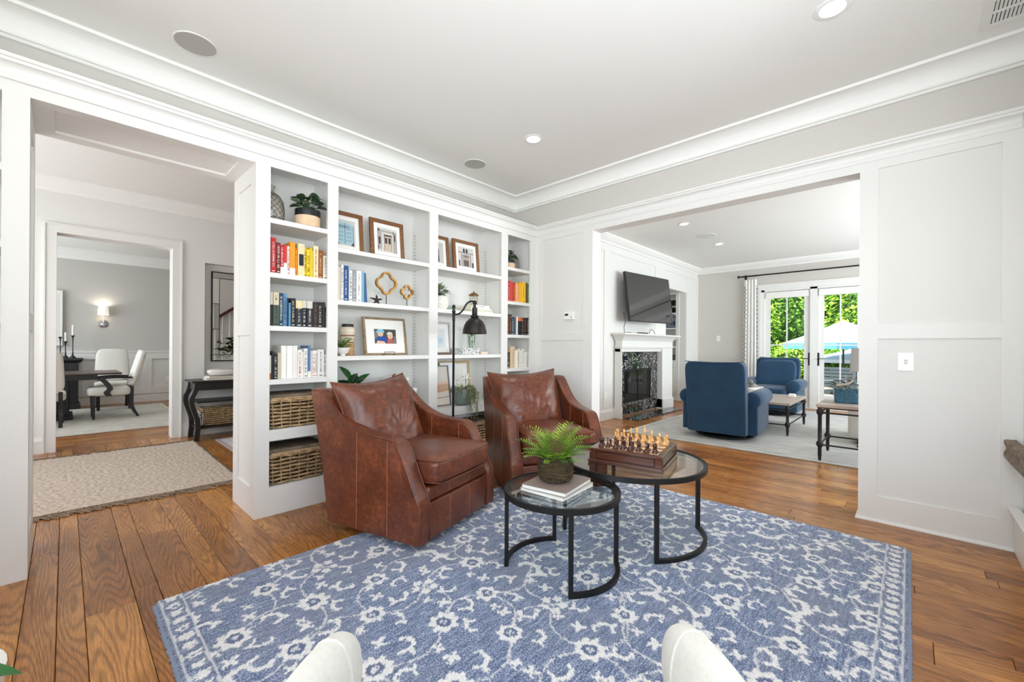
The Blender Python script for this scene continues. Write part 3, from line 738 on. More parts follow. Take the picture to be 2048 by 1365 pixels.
# --- framed pictures
def frame(x0, x1, z0, h, y, lean, lab, art, border=.035, matw=.035, fm=BRNF, rz=0, name='picture_frame', cat='picture', back=.02, stand=None):
    """a picture frame standing on z0 and leaning back; art(mb_list) adds flat printed shapes"""
    wd = x1-x0; t = thing(name, lab, cat, ((x0+x1)/2, y, z0+.0008), rz)
    a = lean; M = Matrix.Rotation(-a, 4, 'X')
    q = MB()
    q.box(-wd/2, -wd/2+border, -.0, back, 0, h).box(wd/2-border, wd/2, 0, back, 0, h).box(-wd/2+border, wd/2-border, 0, back, 0, border).box(-wd/2+border, wd/2-border, 0, back, h-border, h)
    put('frame', q.xf(M), fm, t)
    b = border-.002
    put('mount', MB().box(-wd/2+b, wd/2-b, back*.45, back*.7, b, h-b).xf(M), PAPER, t)
    W2, Z0, Z1 = wd/2-border-matw, border+matw, h-border-matw
    for nm, col, shapes in art:
        mb = MB()
        for k, s in enumerate(shapes):
            yy = back*.45-.0006-.00012*s[0]
            P = [(-W2+2*W2*u, yy, Z0+(Z1-Z0)*v) for (u, v) in s[1]]
            mb.add(P, [tuple(range(len(P)))])
        put(nm, mb.xf(M), col if not isinstance(col, tuple) else mat('print_%d_%d_%d' % col, col, .7), t, fixn=False)
    return t
def rc(a, b, c, d): return [(a, c), (b, c), (b, d), (a, d)]
def el(cx, cy, rx, ry, n=14, a0=0, a1=2*PI): return [(cx+rx*math.cos(a0+(a1-a0)*i/n), cy+ry*math.sin(a0+(a1-a0)*i/n)) for i in range(n)]
door1 = [('print', (200, 200, 196), [(0, rc(0, 1, 0, 1))]), ('print_door', (160, 192, 204), [(1, rc(.06, .9, .06, .78)), (1, el(.48, .78, .42, .12))]),
         ('print_line', (52, 60, 66), [(2, rc(.47, .49, .06, .88)), (2, rc(.04, .06, .0, .8)), (2, rc(.9, .92, 0, .8))]+[(2, rc(.14, .38, z, z+.012)) for z in (.2, .35, .5, .65)]+[(2, rc(.56, .82, z, z+.012)) for z in (.2, .35, .5, .65)]+[(2, [(.06, .02), (.2, .02), (.1, .16)]), (2, [(.76, .02), (.94, .02), (.9, .16)])])]
door2 = [('print', (206, 202, 196), [(0, rc(0, 1, 0, 1))]), ('print_stone', (168, 164, 160), [(1, rc(.0, .22, .1, .9)), (1, rc(.8, 1, .0, .9)), (1, rc(.2, .85, .82, .9))]),
         ('print_door', (196, 178, 160), [(2, rc(.34, .72, .04, .74))]), ('print_dark', (58, 54, 52), [(3, rc(.04, .12, .84, .94)), (3, rc(.06, .16, .3, .6)), (3, rc(.38, .5, .36, .6)), (3, rc(.56, .68, .36, .6)), (3, rc(.34, .36, .04, .76)), (3, rc(.71, .73, .04, .76)), (3, rc(.36, .72, .66, .72)), (3, rc(.86, .92, .5, .8)), (3, rc(.02, .06, .06, .24))])]
door3 = [('print', (196, 194, 190), [(0, rc(0, 1, 0, 1))]), ('print_door', (70, 70, 72), [(1, rc(.1, .6, .05, .62)), (1, el(.35, .62, .25, .14))]), ('print_line', (210, 208, 204), [(2, rc(.33, .36, .05, .7)), (2, rc(.14, .56, .4, .42))])]
door4 = [('print', (202, 198, 192), [(0, rc(0, 1, 0, 1))]), ('print_roof', (60, 60, 62), [(1, rc(0, 1, .7, .73)), (1, el(.38, .82, .07, .12)), (1, el(.56, .82, .07, .12)), (1, rc(.02, .1, .0, .3)), (1, rc(.86, .97, .0, .26))]), ('print_door', (170, 156, 148), [(2, rc(.28, .7, .0, .58)), (2, el(.49, .58, .21, .1))]), ('print_dark', (96, 88, 84), [(3, rc(.33, .66, .04, .34)), (3, rc(.2, .24, 0, .66)), (3, rc(.76, .8, 0, .66))])]
z = 1.975
frame(1.46, 1.775, z, .36, 3.44, .10, 'brown wood picture frame with pale blue double door print, second bay', door1)
frame(1.825, 2.16, z, .36, 3.41, .10, 'brown wood picture frame with carved stone doorway print, second bay', door2)
frame(2.44, 2.715, z, .35, 3.44, .10, 'brown wood picture frame with dark arched door, third bay left', door3)
frame(2.745, 3.10, z, .35, 3.41, .10, 'brown wood picture frame with twin-window townhouse print, third bay', door4)
# --- second bay, second shelf: quatrefoil ornaments and dark starfish
z = 1.56
def quatrefoil(x, y, z, R, hs, lab, steps):
    t = thing('quatrefoil_ornament', lab, 'ornament', (x, y, z+.001))
    q = MB(); pts = []
    n = 64
    for i in range(n):
        a = 2*PI*i/n; k = abs(math.cos(2*a))
        r = R*(.66+.34*k**.8)
        if steps and abs((a/(PI/2)) % 1-.5) < .13: r = R*.80
        pts.append((r*math.cos(a), r*math.sin(a)))
    vs = []; fs = []
    for (u, v) in pts:
        L = math.hypot(u, v); k = (L-.017)/L
        vs += [(u, -.016, hs+R+v), (u, .016, hs+R+v), (u*k, .016, hs+R+v*k), (u*k, -.016, hs+R+v*k)]
    for i in range(n):
        j = (i+1) % n
        for c in range(4): fs.append((i*4+c, j*4+c, j*4+(c+1) % 4, i*4+(c+1) % 4))
    put('ring', q.add(vs, fs), GOLD, t); put('stem', MB().cyl((0, 0), .0035, .006, hs+.004, 8), BLACK, t)
    put('base', MB().cbox(-.035, .035, -.03, .03, 0, .007, .001), BLACK, t)
quatrefoil(1.965, 3.40, z, .103, .095, 'large gold quatrefoil ornament on thin black stem, second bay', True)
quatrefoil(2.19, 3.42, z, .068, .075, 'small gold quatrefoil ornament right of the large one', False)
t = thing('starfish', 'small dark bronze starfish ornament beside the blue books', 'ornament', (1.845, 3.35, z+.001))
q = MB()
for i in range(5):
    a = 2*PI*i/5+.3; q.tube([(0, 0, .035), (.03*math.cos(a), 0, .035+.03*math.sin(a)), (.062*math.cos(a), .01, .036+.045*math.sin(a) if math.sin(a) > -.4 else .004)], [.011, .009, .003], 6)
put('body', q.ball((0, 0, .035), .014), mat('bronze', (58, 46, 40), .5, metal=.4), t)
# --- third shelf: striped vase, bowl plant, photograph
z = 1.118
t = thing('striped_vase', 'tall cream and brown striped pottery vase behind the bowl plant', 'vase', (1.645, 3.47, z+.001))
bands = [((190, 142, 92), [(.050, 0), (.054, .02), (.052, .05)]), ((208, 160, 110), [(.052, .05), (.056, .09), (.050, .105)]), ((92, 64, 44), [(.050, .105), (.044, .112)]),
         ((226, 210, 188), [(.044, .112), (.058, .145), (.06, .16)]), ((150, 108, 76), [(.06, .16), (.055, .172)]), ((230, 216, 196), [(.055, .172), (.062, .195), (.060, .225), (.046, .24)]), ((40, 32, 28), [(.046, .24), (.048, .252), (.046, .264), (.036, .264)])]
for c, p in bands: put('glaze_band', MB().lathe(p, n=26, cap=False), mat('glaze_%d' % c[0], c, .45, var=.1, vscale=20), t, smooth=True)
t = thing('bowl_plant', 'bright green leafy plant in white footed bowl, second bay', 'plant', (1.545, 3.345, z+.001))
put('bowl', MB().lathe([(.02, 0), (.022, .012), (.04, .022), (.054, .05), (.055, .066), (.05, .066), (.046, .05)], n=26), CERAM, t, smooth=True, angle=50)
put('soil', MB().lathe([(.05, .056), (.001, .058)], n=18), mat('soil', (46, 34, 26), .9), t)
foliage(t, 24, .045, .06, .085, .075, .026, [LEAFG, mat('bright_leaf', (96, 160, 60), .35)], seed=8, z0=.05, el=(.5, 1.3), droop=.5)
kid = [('print', (72, 70, 68), [(0, rc(0, 1, 0, 1))]), ('print_seat', (120, 118, 112), [(1, [(0, .3), (.2, .5), (.2, .8), (0, .9)])]), ('print_seat', (120, 118, 112), [(1, [(.82, 0), (1, 0), (1, .6), (.9, .5)])]),
       ('print_shirt', (34, 74, 150), [(2, [(.1, .1), (.55, .08), (.6, .42), (.45, .55), (.2, .54), (.08, .35)])]), ('print_shirt_red', (178, 92, 84), [(2, [(.56, .0), (.82, .0), (.84, .34), (.72, .42), (.6, .36)])]),
       ('print_skin', (228, 186, 162), [(3, el(.28, .66, .13, .17)), (3, el(.72, .52, .13, .19)), (3, [(.06, .0), (.5, .0), (.42, .16), (.12, .2)])]),
       ('print_helmet', (120, 196, 214), [(4, [(.1, .72), (.12, .9), (.22, 1.0), (.38, 1.0), (.45, .88), (.46, .74), (.28, .8)])]), ('print_cap', (208, 218, 212), [(4, [(.56, .62), (.6, .78), (.7, .84), (.8, .8), (.86, .64), (.72, .68)])]),
       ('print_hair', (92, 58, 44), [(4, [(.56, .62), (.6, .3), (.55, .3), (.52, .5)]), (4, [(.86, .62), (.88, .3), (.83, .3)])]),
       ('print_feature', (80, 50, 44), [(5, rc(.22, .25, .67, .69)), (5, rc(.32, .35, .67, .69)), (5, rc(.24, .33, .57, .585)), (5, rc(.66, .69, .55, .57)), (5, rc(.76, .79, .55, .57)), (5, rc(.67, .77, .42, .44))])]
t = frame(1.755, 2.185, z, .34, 3.38, .16, 'rustic framed photograph of two children in bicycle helmets', kid, border=.02, matw=.085, fm=mat('rustic_wood', (142, 122, 96), .8, var=.35, vscale=30, bump=.4), name='framed_photograph', cat='photo', rz=.04)
t = thing('display_easel', 'low black wire easel holding the framed photograph', 'stand', (1.965, 3.345, z+.001))
q = MB().tube([(-.05, -.01, .004), (-.05, -.012, .03), (.05, -.012, .03), (.05, -.01, .004)], .0028, 6).tube([(-.05, -.01, .004), (-.05, .09, .004)], .0028, 6).tube([(.05, -.01, .004), (.05, .09, .004)], .0028, 6)
put('wire_rest', q, BLACK, t)
# --- second bay, lower shelf: pothos and stacked boxes
z = .60
t = thing('shelf_pothos', 'dark heart-leaved plant peeping over the nearer armchair back', 'plant', (1.66, 3.42, z+.001))
put('pot', MB().lathe([(.055, 0), (.075, .01), (.085, .12), (.08, .12), (.07, .1)], n=24), mat('tan_pot', (214, 196, 168), .5), t, smooth=True, angle=50)
put('soil', MB().lathe([(.08, .105), (.001, .107)], n=18), mat('soil', (46, 34, 26), .9), t)
foliage(t, 26, .12, .10, .24, .12, .095, [LEAFD, mat('glossy_leaf', (40, 96, 40), .25, var=.3)], seed=15, z0=.13, el=(.5, 1.4), droop=.2)
for k, (w2, h, lab) in enumerate(((.14, .10, 'bottom'), (.125, .11, 'middle'), (.095, .10, 'top'))):
    zz = z+sum((.10, .11, .10)[:k])+.001*(k+1); t = thing('storage_box', 'white storage box with lid, %s of the stack of three' % lab, 'box', ((2.265, 2.25, 2.165)[k]-w2, 3.43, zz), 0, 'stacked white boxes')
    bw = mat('box_white', (238, 236, 230), .7)
    put('box_body', MB().cbox(-w2, w2, -.09, .09, 0, h*.72, .002), bw, t); put('lid', MB().cbox(-w2-.003, w2+.003, -.093, .093, h*.72, h-.0015, .002), bw, t)
t = thing('trinket', 'tiny rust brown bird figure on the top white box', 'ornament', (2.05, 3.41, z+.315))
put('body', MB().superell((0, 0, .014), (.018, .011, .013), 1, 1, 14, 8), mat('rust', (140, 60, 34), .5), t, smooth=True); put('head', MB().ball((.014, 0, .028), .008), mat('rust', (140, 60, 34), .5), t, smooth=True)
# --- third bay, second shelf
z = 1.56
t = thing('textured_planter', 'sage green faux plant in white embossed pot, third bay', 'plant', (2.54, 3.40, z+.001))
vs = MB()
def tp(u, v):
    a = 2*PI*u; zz = .135*v; r = .075+.018*math.sin(PI*min(1, v*1.05)*.9)+.0035*(1 if (int(u*26)+int(v*9)) % 2 else -1)
    return (r*math.cos(a), r*math.sin(a), zz)
vs.grid(104, 28, tp, closeu=True)
put('pot', vs, CERAM, t); put('soil', MB().lathe([(.08, .12), (.001, .122)], n=18), mat('soil', (46, 34, 26), .9), t)
foliage(t, 60, .085, .09, .14, .062, .026, [LEAFS, mat('sage_pale', (152, 164, 136), .6)], seed=21, z0=.12, el=(.1, 1.3), droop=.2)
bkz = z+.0005
for k, (x0, x1, th, c, lab) in enumerate(((2.66, 3.16, .022, (206, 214, 190), 'pale green book, bottom of the stack under the lantern'), (2.70, 3.12, .024, (226, 224, 210), 'cream book, middle of the stack under the lantern'), (2.78, 3.06, .03, (236, 234, 230), 'white book with grey title, top of the stack under the lantern'))):
    xs = (x0*.35+x1*.65-.12, x0*.3+x1*.7+.12)
    t = thing('flat_book', lab, 'book', (3.02-.01*k, 3.38, bkz), [.02, -.05, .04][k], 'stack under the lantern'); w2 = [.155, .14, .118][k]
    put('cover', MB().box(-w2, w2, -.1, .1, 0, .0025).box(-w2, w2, -.1, .1, th-.0035, th-.001).box(-w2, w2, -.102, -.1, 0, th-.001), col_mat(c), t)
    put('pages', MB().box(-w2+.003, w2-.003, -.0995, .097, .0025, th-.0035), PAGES, t)
    if k == 2: put('spine_lettering', (lambda q: ([q.box(-.06+.016*i, -.06+.016*i+.009, -.1032, -.1018, .011, .018) for i in range(7)], q)[1])(MB()), col_mat(GRY), t)['kind'] = 'stuff'
    bkz += th
t = thing('lantern', 'small glass lantern with copper dome lid on the flat books', 'lantern', (2.985, 3.38, bkz+.0005))
cop = mat('copper', (150, 110, 66), .35, metal=.8)
put('base', MB().lathe([(.05, 0), (.05, .008), (.046, .010)], n=20), cop, t); put('glass_wall', MB().lathe([(.042, .010), (.042, .105)], n=20, cap=False), GLASSM, t)
q = MB()
for i in range(6):
    a = 2*PI*i/6; q.tube([(.043*math.cos(a), .043*math.sin(a), .01), (.043*math.cos(a), .043*math.sin(a), .106)], .002, 5)
put('bar', q, cop, t)['kind'] = 'stuff'
put('dome_lid', MB().lathe([(.056, .104), (.056, .108), (.045, .12), (.025, .132), (.008, .137), (.006, .146), (.009, .15), (.001, .154)], n=20), cop, t, smooth=True)
put('candle', MB().cyl((0, 0), .022, .0105, .06), PAPER, t)
t = thing('glass_dish', 'small clear glass dish beside the embossed pot', 'bowl', (2.66, 3.36, z+.001)); put('dish', MB().lathe([(.02, 0), (.045, .02), (.05, .045), (.047, .045), (.04, .022)], n=20), GLASSM, t, smooth=True); put('foot', MB().cyl((0, 0), .02, 0, .004), GLASSM, t)
# --- third bay, third shelf
z = 1.118
abst = [('print', (214, 222, 226), [(0, rc(0, 1, 0, 1))]), ('print_wash', (186, 204, 216), [(1, el(.3, .6, .24, .2)), (1, el(.66, .35, .2, .16))]), ('print_wash_pale', (228, 222, 208), [(2, el(.55, .72, .16, .12))]), ('print_wash_pale', (228, 222, 208), [(2, el(.3, .28, .14, .1))])]
frame(2.44, 2.76, z, .335, 3.46, .10, 'silver framed soft blue abstract watercolour behind the lamp pole', abst, border=.022, matw=.05, fm=mat('silver_frame', (150, 146, 138), .4, metal=.4))
t = thing('black_tray', 'shallow brown tray in front of the blue watercolour', 'tray', (2.52, 3.34, z+.001)); put('tray_floor', MB().box(-.1, .1, -.035, .035, 0, .004), BRNF, t)
put('rim', MB().box(-.1, .1, -.037, -.033, 0, .02).box(-.1, .1, .033, .037, 0, .02).box(-.102, -.098, -.037, .037, 0, .02).box(.098, .102, -.037, .037, 0, .02), mat('tray_rim', (92, 62, 40), .5), t)
pat = bpy.data.materials.new('black_white_pattern'); pat.use_nodes = True
n = pat.node_tree.nodes; l = pat.node_tree.links; b = n['Principled BSDF']; tc = n.new('ShaderNodeTexCoord'); vo = n.new('ShaderNodeTexVoronoi'); vo.feature = 'DISTANCE_TO_EDGE'; vo.inputs['Scale'].default_value = 70
cr_ = n.new('ShaderNodeValToRGB'); cr_.color_ramp.interpolation = 'CONSTANT'; cr_.color_ramp.elements[0].color = (.8, .8, .78, 1); cr_.color_ramp.elements[1].color = (.02, .02, .02, 1); cr_.color_ramp.elements[1].position = .16
l.new(tc.outputs['Object'], vo.inputs[0]); l.new(vo.outputs[0], cr_.inputs[0]); l.new(cr_.outputs[0], b.inputs['Base Color'])
t = thing('patterned_box', 'black and white leaf patterned box under the lamp shade', 'box', (2.89, 3.37, z+.001)); put('box_body', MB().cbox(-.115, .115, -.06, .06, 0, .052, .002), pat, t); put('lid', MB().cbox(-.117, .117, -.062, .062, .052, .066, .002), pat, t)
t = thing('stem_vase', 'clear glass vase with fresh green stems on third shelf', 'vase', (3.05, 3.49, z+.001))
put('glass_wall', MB().lathe([(.04, .003), (.042, .2)], n=20, cap=False), GLASSM, t); put('base', MB().cyl((0, 0), .042, 0, .004), GLASSM, t)
q = MB(); rnd = random.Random(4)
for i in range(12):
    a = rnd.uniform(0, 2*PI); q.tube([(.01*math.cos(a), .01*math.sin(a), .006), (.03*math.cos(a), .03*math.sin(a), .12), (.05*math.cos(a), .05*math.sin(a), .25)], .0015, 5)
put('stem', q, LEAFG, t)['kind'] = 'stuff'
q = MB()
for i in range(70):
    a = rnd.uniform(0, 2*PI); zz = rnd.uniform(.08, .28); r = .01+.03*zz/.25
    x = leafM(.04, .012, a, rnd.uniform(.2, 1.2), (r*math.cos(a)*.6, r*math.sin(a)*.6, zz)); q.add(x.v, x.f)
put('leaves', q, LEAFG, t, smooth=True, fixn=False)['kind'] = 'stuff'
t = thing('card_block', 'low cream block at the right end of the third shelf', 'block', (3.10, 3.36, z+.001)); put('block_body', MB().cbox(-.05, .05, -.03, .03, 0, .02, .002), mat('cream_block', (224, 206, 178), .6), t); put('card', MB().box(-.045, .045, -.025, .025, .02, .022), PAPER, t)
# --- third bay, lower shelf: leaning pictures, string plant, star
z = .60
land = [('print', (214, 206, 198), [(0, rc(0, 1, .45, 1))]), ('print_field', (206, 164, 138), [(1, [(0, .3), (1, .36), (1, .55), (0, .5)])]), ('print_ground', (226, 214, 202), [(1, [(0, 0), (1, 0), (1, .36), (0, .3)])]), ('print_haze', (222, 196, 180), [(2, [(0, .5), (.6, .53), (1, .55), (1, .62), (.4, .6), (0, .57)])]), ('print_line', (120, 96, 84), [(3, [(0, .16), (1, .20), (1, .215), (0, .175)])])]
frame(2.44, 2.71, z, .41, 3.40, .14, 'thin grey framed dune landscape print leaning on the lower shelf', land, border=.012, matw=.0, fm=mat('grey_frame', (110, 108, 106), .5))
blank = [('print', (230, 226, 216), [(0, rc(0, 1, 0, 1))]), ('print_star', (176, 160, 146), [(1, [(.5, .5), (.62, .78), (.54, .5)]), (1, [(.5, .5), (.9, .62), (.54, .46)]), (1, [(.5, .5), (.86, .26), (.5, .44)]), (1, [(.5, .5), (.2, .7), (.46, .46)])])]
frame(2.66, 3.09, z, .445, 3.54, .06, 'tall light oak framed line print at the back of lower shelf', blank, border=.028, matw=.06, fm=mat('light_oak', (186, 158, 112), .5, var=.15, vscale=12))
frame(2.66, 2.86, z, .43, 3.49, .10, 'small white unframed card leaning behind the lamp pole', [('print', (246, 246, 248), [(0, rc(0, 1, 0, 1))])], border=.004, matw=.0, fm=PAPER, name='white_card', cat='card')
t = thing('trailing_plant', 'string plant spilling from a grey-green pot over the shelf edge', 'plant', (2.80, 3.33, z+.001))
put('pot', MB().lathe([(.06, 0), (.085, .02), (.098, .09), (.098, .14), (.088, .17), (.08, .17), (.08, .14)], n=28), mat('celadon', (112, 126, 118), .45, var=.1), t, smooth=True, angle=50)
put('soil', MB().lathe([(.085, .155), (.001, .16)], n=18), mat('soil', (46, 34, 26), .9), t)
q = MB(); s = MB(); rnd = random.Random(31)
for i in range(70):
    a = rnd.uniform(-1.9, .3) if i > 20 else rnd.uniform(0, 2*PI); r0 = rnd.uniform(.0, .08); drop = rnd.uniform(.02, .14) if i % 4 else rnd.uniform(.2, .33)
    if i <= 20: drop = .03
    R = .106+rnd.uniform(0, .025); pts = [(r0*math.cos(a), r0*math.sin(a), .165), (.09*math.cos(a), .09*math.sin(a), .2), (R*math.cos(a), R*math.sin(a), .16)]
    k = max(2, int(drop/.03)); Rm = max(R, .115/abs(math.sin(a)) if math.sin(a) < -.5 and drop > .15 else R)
    for j in range(1, k+1): pts.append((Rm*math.cos(a)+rnd.uniform(-.008, .008), Rm*math.sin(a)+rnd.uniform(-.006, .002), .16-drop*j/k))
    s.tube(pts, .0016, 4)
    for p, p2 in zip(pts[:-1], pts[1:]):
        for j in range(3):
            c = Vector(p).lerp(Vector(p2), j/3+rnd.uniform(0, .2)); x = leafM(.024, .015, rnd.uniform(0, 6.28), rnd.uniform(-.5, .8), c, n=2); q.add(x.v, x.f)
put('trailing_stems', s, LEAFS, t)['kind'] = 'stuff'
put('leaves', q, mat('string_leaf', (158, 156, 112), .6, var=.3, vscale=60), t, smooth=True, fixn=False)['kind'] = 'stuff'
t = thing('star_ornament', 'white spiky paper star leaning above the string plant', 'ornament', (2.93, 3.44, z+.27))
q = MB()
for i in range(12):
    v = Vector((math.cos(i*2.4)*math.sqrt(1-((i-5.5)/6.5)**2), math.sin(i*2.4)*math.sqrt(1-((i-5.5)/6.5)**2)*.6, (i-5.5)/6.5)); q.tube([(0, 0, 0), tuple(v*.075)], [.014, .001], 5)
put('spikes', q, PAPER, t); put('core', MB().ball((0, 0, 0), .016), PAPER, t)
put('support', MB().cyl((0, 0), .003, -.2685, -.01, 6), BLACK, t)
# --- wicker baskets in the lower openings
wick = mat('wicker', (172, 144, 106), .75, var=.45, vscale=26, rnd=.15, bump=.3); wickd = mat('wicker_lid', (112, 98, 82), .8, var=.4, vscale=18, bump=.3)
def basket(x0, x1, y0, y1, z0, h, lab, lid=True, grp='lidded wicker baskets'):
    W, D = x1-x0, y1-y0; t = thing('wicker_basket', lab, 'basket', ((x0+x1)/2, (y0+y1)/2, z0+.001), 0, grp)
    hb = h*.82 if lid else h
    per = []; r = .03
    # rounded rectangle outline
    for cx_, cy_, a0 in ((W/2-r, D/2-r, 0), (-W/2+r, D/2-r, PI/2), (-W/2+r, -D/2+r, PI), (W/2-r, -D/2+r, 1.5*PI)):
        for k in range(4): per.append((cx_+r*math.cos(a0+k*PI/6), cy_+r*math.sin(a0+k*PI/6)))
    pts = []
    for i in range(len(per)):
        a, b = Vector(per[i]), Vector(per[(i+1) % len(per)]); n = max(1, int((b-a).length/.02))
        for k in range(n): pts.append(a.lerp(b, k/n))
    N = len(pts); cen = Vector((0, 0))
    rows = max(5, int(hb/.0235)); rn = random.Random(int(x0*100)); weave = MB()
    for j in range(rows):
        zz = .012+(hb-.02)*j/(rows-1); taper = .93+.07*j/rows
        ring = []
        for i, p in enumerate(pts):
            ph = math.cos(i*PI/3+(PI if j % 2 else 0)); nrm = p.normalized(); q = p*taper+nrm*(.008*ph)
            ring.append((q.x, q.y, zz+.002*math.sin(i*.7+j)))
        weave.tube(ring, .0088, 6, closed=True)
    put('weave', weave, wick, t, smooth=True)['kind'] = 'stuff'
    st = MB()
    for i in range(0, N, 3):
        p = pts[i]; st.tube([(p.x*.93, p.y*.93, .004), (p.x, p.y, hb)], .0045, 5)
    put('stakes', st, wick, t)['kind'] = 'stuff'
    put('bottom', MB().box(-W/2*.9, W/2*.9, -D/2*.9, D/2*.9, .001, .006), wickd, t)
    if lid:
        put('lid', MB().rbox(-W/2-.006, W/2+.006, -D/2-.006, D/2+.006, hb+.006, h, .009, 2), wickd, t, smooth=True)
        put('lid_rim', (lambda q: [q.tube([((p.x)*1.03, (p.y)*1.04, hb+.004+.011*k) for p in pts], .008, 5, closed=True) for k in range(2)] and q)(MB()), wick, t, smooth=True)
    return t
basket(.995, 1.375, 3.285, 3.565, .600, .245, 'lidded wicker basket in the upper cubby of the left bay')
basket(.995, 1.375, 3.285, 3.565, .199, .255, 'lidded wicker basket in the bottom cubby of the left bay')
basket(1.50, 1.88, 3.30, 3.57, .199, .24, 'wicker basket hidden low behind the nearer armchair, left one')
basket(1.92, 2.31, 3.30, 3.57, .199, .24, 'wicker basket low behind the nearer armchair arm, right one')
basket(2.46, 2.84, 3.30, 3.57, .199, .22, 'wicker basket low in third bay left of the other')
basket(2.88, 3.26, 3.30, 3.57, .199, .22, 'wicker basket low between the two leather armchairs')
basket(3.40, 3.75, 3.30, 3.57, .199, .24, 'wicker basket in the bottom cubby of the right bay')
# ================================================================ blue rug
from math import floor
def rug_colors(X, Y, W, D):
    """flower-and-vine pattern rasterised onto the weave grid (X, Y in metres from the rug corner)"""
    rs = np.random.RandomState(5)
    def wob(fx, fy, ph): return np.sin(X*fx+ph)*np.cos(Y*fy-ph*.7)
    bx, by_ = .105, .105
    white = np.zeros_like(X); dark = np.zeros_like(X)
    wx = X+.004*wob(61, 47, .3)+.003*wob(190, 150, 1.1)+rs.normal(0, .0022, X.shape); wy = Y+.004*wob(53, 67, 1.7)+.003*wob(170, 210, .4)+rs.normal(0, .0022, X.shape)
    def flower(cx, cy, r, n=8, ring=True, rot=0.0):
        m = (np.abs(X-cx) < r*1.4) & (np.abs(Y-cy) < r*1.4)
        if not m.any(): return
        dx, dy = wx[m]-cx, wy[m]-cy; d = np.hypot(dx, dy); a = np.arctan2(dy, dx)+rot
        edge = r*(.88+.13*np.cos(a*n)); v = white[m]; dk = dark[m]
        inside = d < edge
        v[inside] = 1
        if ring:
            c = (d < r*.46); v[c] = .0; dk[c & (d > r*.25)] = .8
            c2 = (d < r*.22)*(np.cos(a*4) > -.3); v[c2] = .85
        white[m] = v; dark[m] = dk
    def stroke(pts, w, val=1.0):
        for (a, b) in zip(pts[:-1], pts[1:]):
            ax, ay, bx2, by2 = *a, *b; lo, hi = min(ax, bx2)-w*2, max(ax, bx2)+w*2; lo2, hi2 = min(ay, by2)-w*2, max(ay, by2)+w*2
            m = (X > lo) & (X < hi) & (Y > lo2) & (Y < hi2)
            if not m.any(): continue
            vx, vy = bx2-ax, by2-ay; L = vx*vx+vy*vy+1e-9
            t = np.clip(((wx[m]-ax)*vx+(wy[m]-ay)*vy)/L, 0, 1); d = np.hypot(wx[m]-ax-t*vx, wy[m]-ay-t*vy)
            v = white[m]; v[d < w] = np.maximum(v[d < w], val); white[m] = v
    def sprig(cx, cy, a, s):
        c, sn = math.cos(a), math.sin(a)
        P = lambda u, v: (cx+(u*c-v*sn)*s, cy+(u*sn+v*c)*s)
        stroke([P(-.05, -.02), P(-.02, .03), P(.03, .03), P(.05, -.01)], .011*s); stroke([P(.03, .03), P(.045, .05)], .012*s); stroke([P(-.05, -.02), P(-.035, -.04)], .010*s)
    def star(cx, cy, s):
        for k in range(4):
            a = k*PI/2+.6; stroke([(cx, cy), (cx+s*math.cos(a), cy+s*math.sin(a))], s*.33)
    # field lattice of vines
    sx, sy = .30, .27
    nx, ny = int(W/sx)+1, int(D/sy)+1
    node = {}
    for i in range(-1, nx+1):
        for j in range(-1, ny+1):
            node[i, j] = ((i+.5*(j % 2))*sx+rs.uniform(-.03, .03)+.06, j*sy+rs.uniform(-.03, .03)+.10)
    for (i, j), (x, y) in node.items():
        for (q, sg) in (((i+1, j), 1), ((i+(j % 2), j+1), -1)):
            if q in node and rs.rand() < .75:
                x2, y2 = node[q]; mx, my = (x+x2)/2, (y+y2)/2; nx_, ny_ = -(y2-y), (x2-x)
                k = .26*sg*(1 if (i+j) % 2 else -1)
                pts = [(x, y)]
                for t in (.15, .3, .45, .6, .75, .9, 1):
                    off = math.sin(t*PI)*k; pts.append((x+(x2-x)*t+nx_*off, y+(y2-y)*t+ny_*off))
                stroke(pts, .0042, .75)
    for (i, j), (x, y) in node.items():
        k = (i*3+j*5) % 7
        if k in (0, 3, 5): flower(x, y, .070, 8, True, i)
        elif k in (1, 6): flower(x, y, .060, 7, True, j)
        elif k == 2: sprig(x, y, i*1.3+j, 1.35)
        else:
            for q in range(5):
                a = q*1.2566+i; flower(x+.045*math.cos(a), y+.045*math.sin(a), .025, 5, False, a)
        sprig(x+sx*.5, y+sy*.1, rs.uniform(0, 6), .85); star(x+sx*.27, y+sy*.42, .026); star(x+sx*.76, y-sy*.30, .021)
        sprig(x+sx*.22, y-sy*.38, rs.uniform(0, 6), .72)
    # borders along the short (x = 0) and near (y = 0) edges; quieter along the far ones
    bd = np.minimum(X, Y)
    inb = bd < bx
    white[inb] = 0; dark[inb] = 0
    for side in (0, 1):
        A, B = (X, Y) if side == 0 else (Y, X); L = D if side == 0 else W
        reg = (A < bx) & (B >= A)
        n = int(L/.072)
        for k in range(n):
            c = (k+.5)*L/n
            if side == 0: fx, fy = .058, c
            else: fx, fy = c, .058
            if c < .08: continue
            flower(fx, fy, .026, 5 if k % 2 else 4, k % 3 == 0, k)
            st = [(fx-.01, fy), (.082, c+.02)] if side == 0 else [(fx, fy-.01), (c+.02, .082)]; stroke(st, .006)
        m = reg & ((np.abs(A-.020+.002*np.sin(B*40)) < .0038) | (np.abs(A-.098+.002*np.sin(B*33)) < .0042)); white[m] = .75
    return white, dark
RW0, RW1, RD0, RD1 = .285, 3.462, -.005, 2.535
W_, D_ = RW1-RW0, RD1-RD0
st = .0062; nx, ny = int(W_/st), int(D_/st)
gx, gy = np.meshgrid(np.linspace(0, W_, nx), np.linspace(0, D_, ny))
wh_, dk_ = rug_colors(gx, gy, W_, D_)
rs = np.random.RandomState(1)
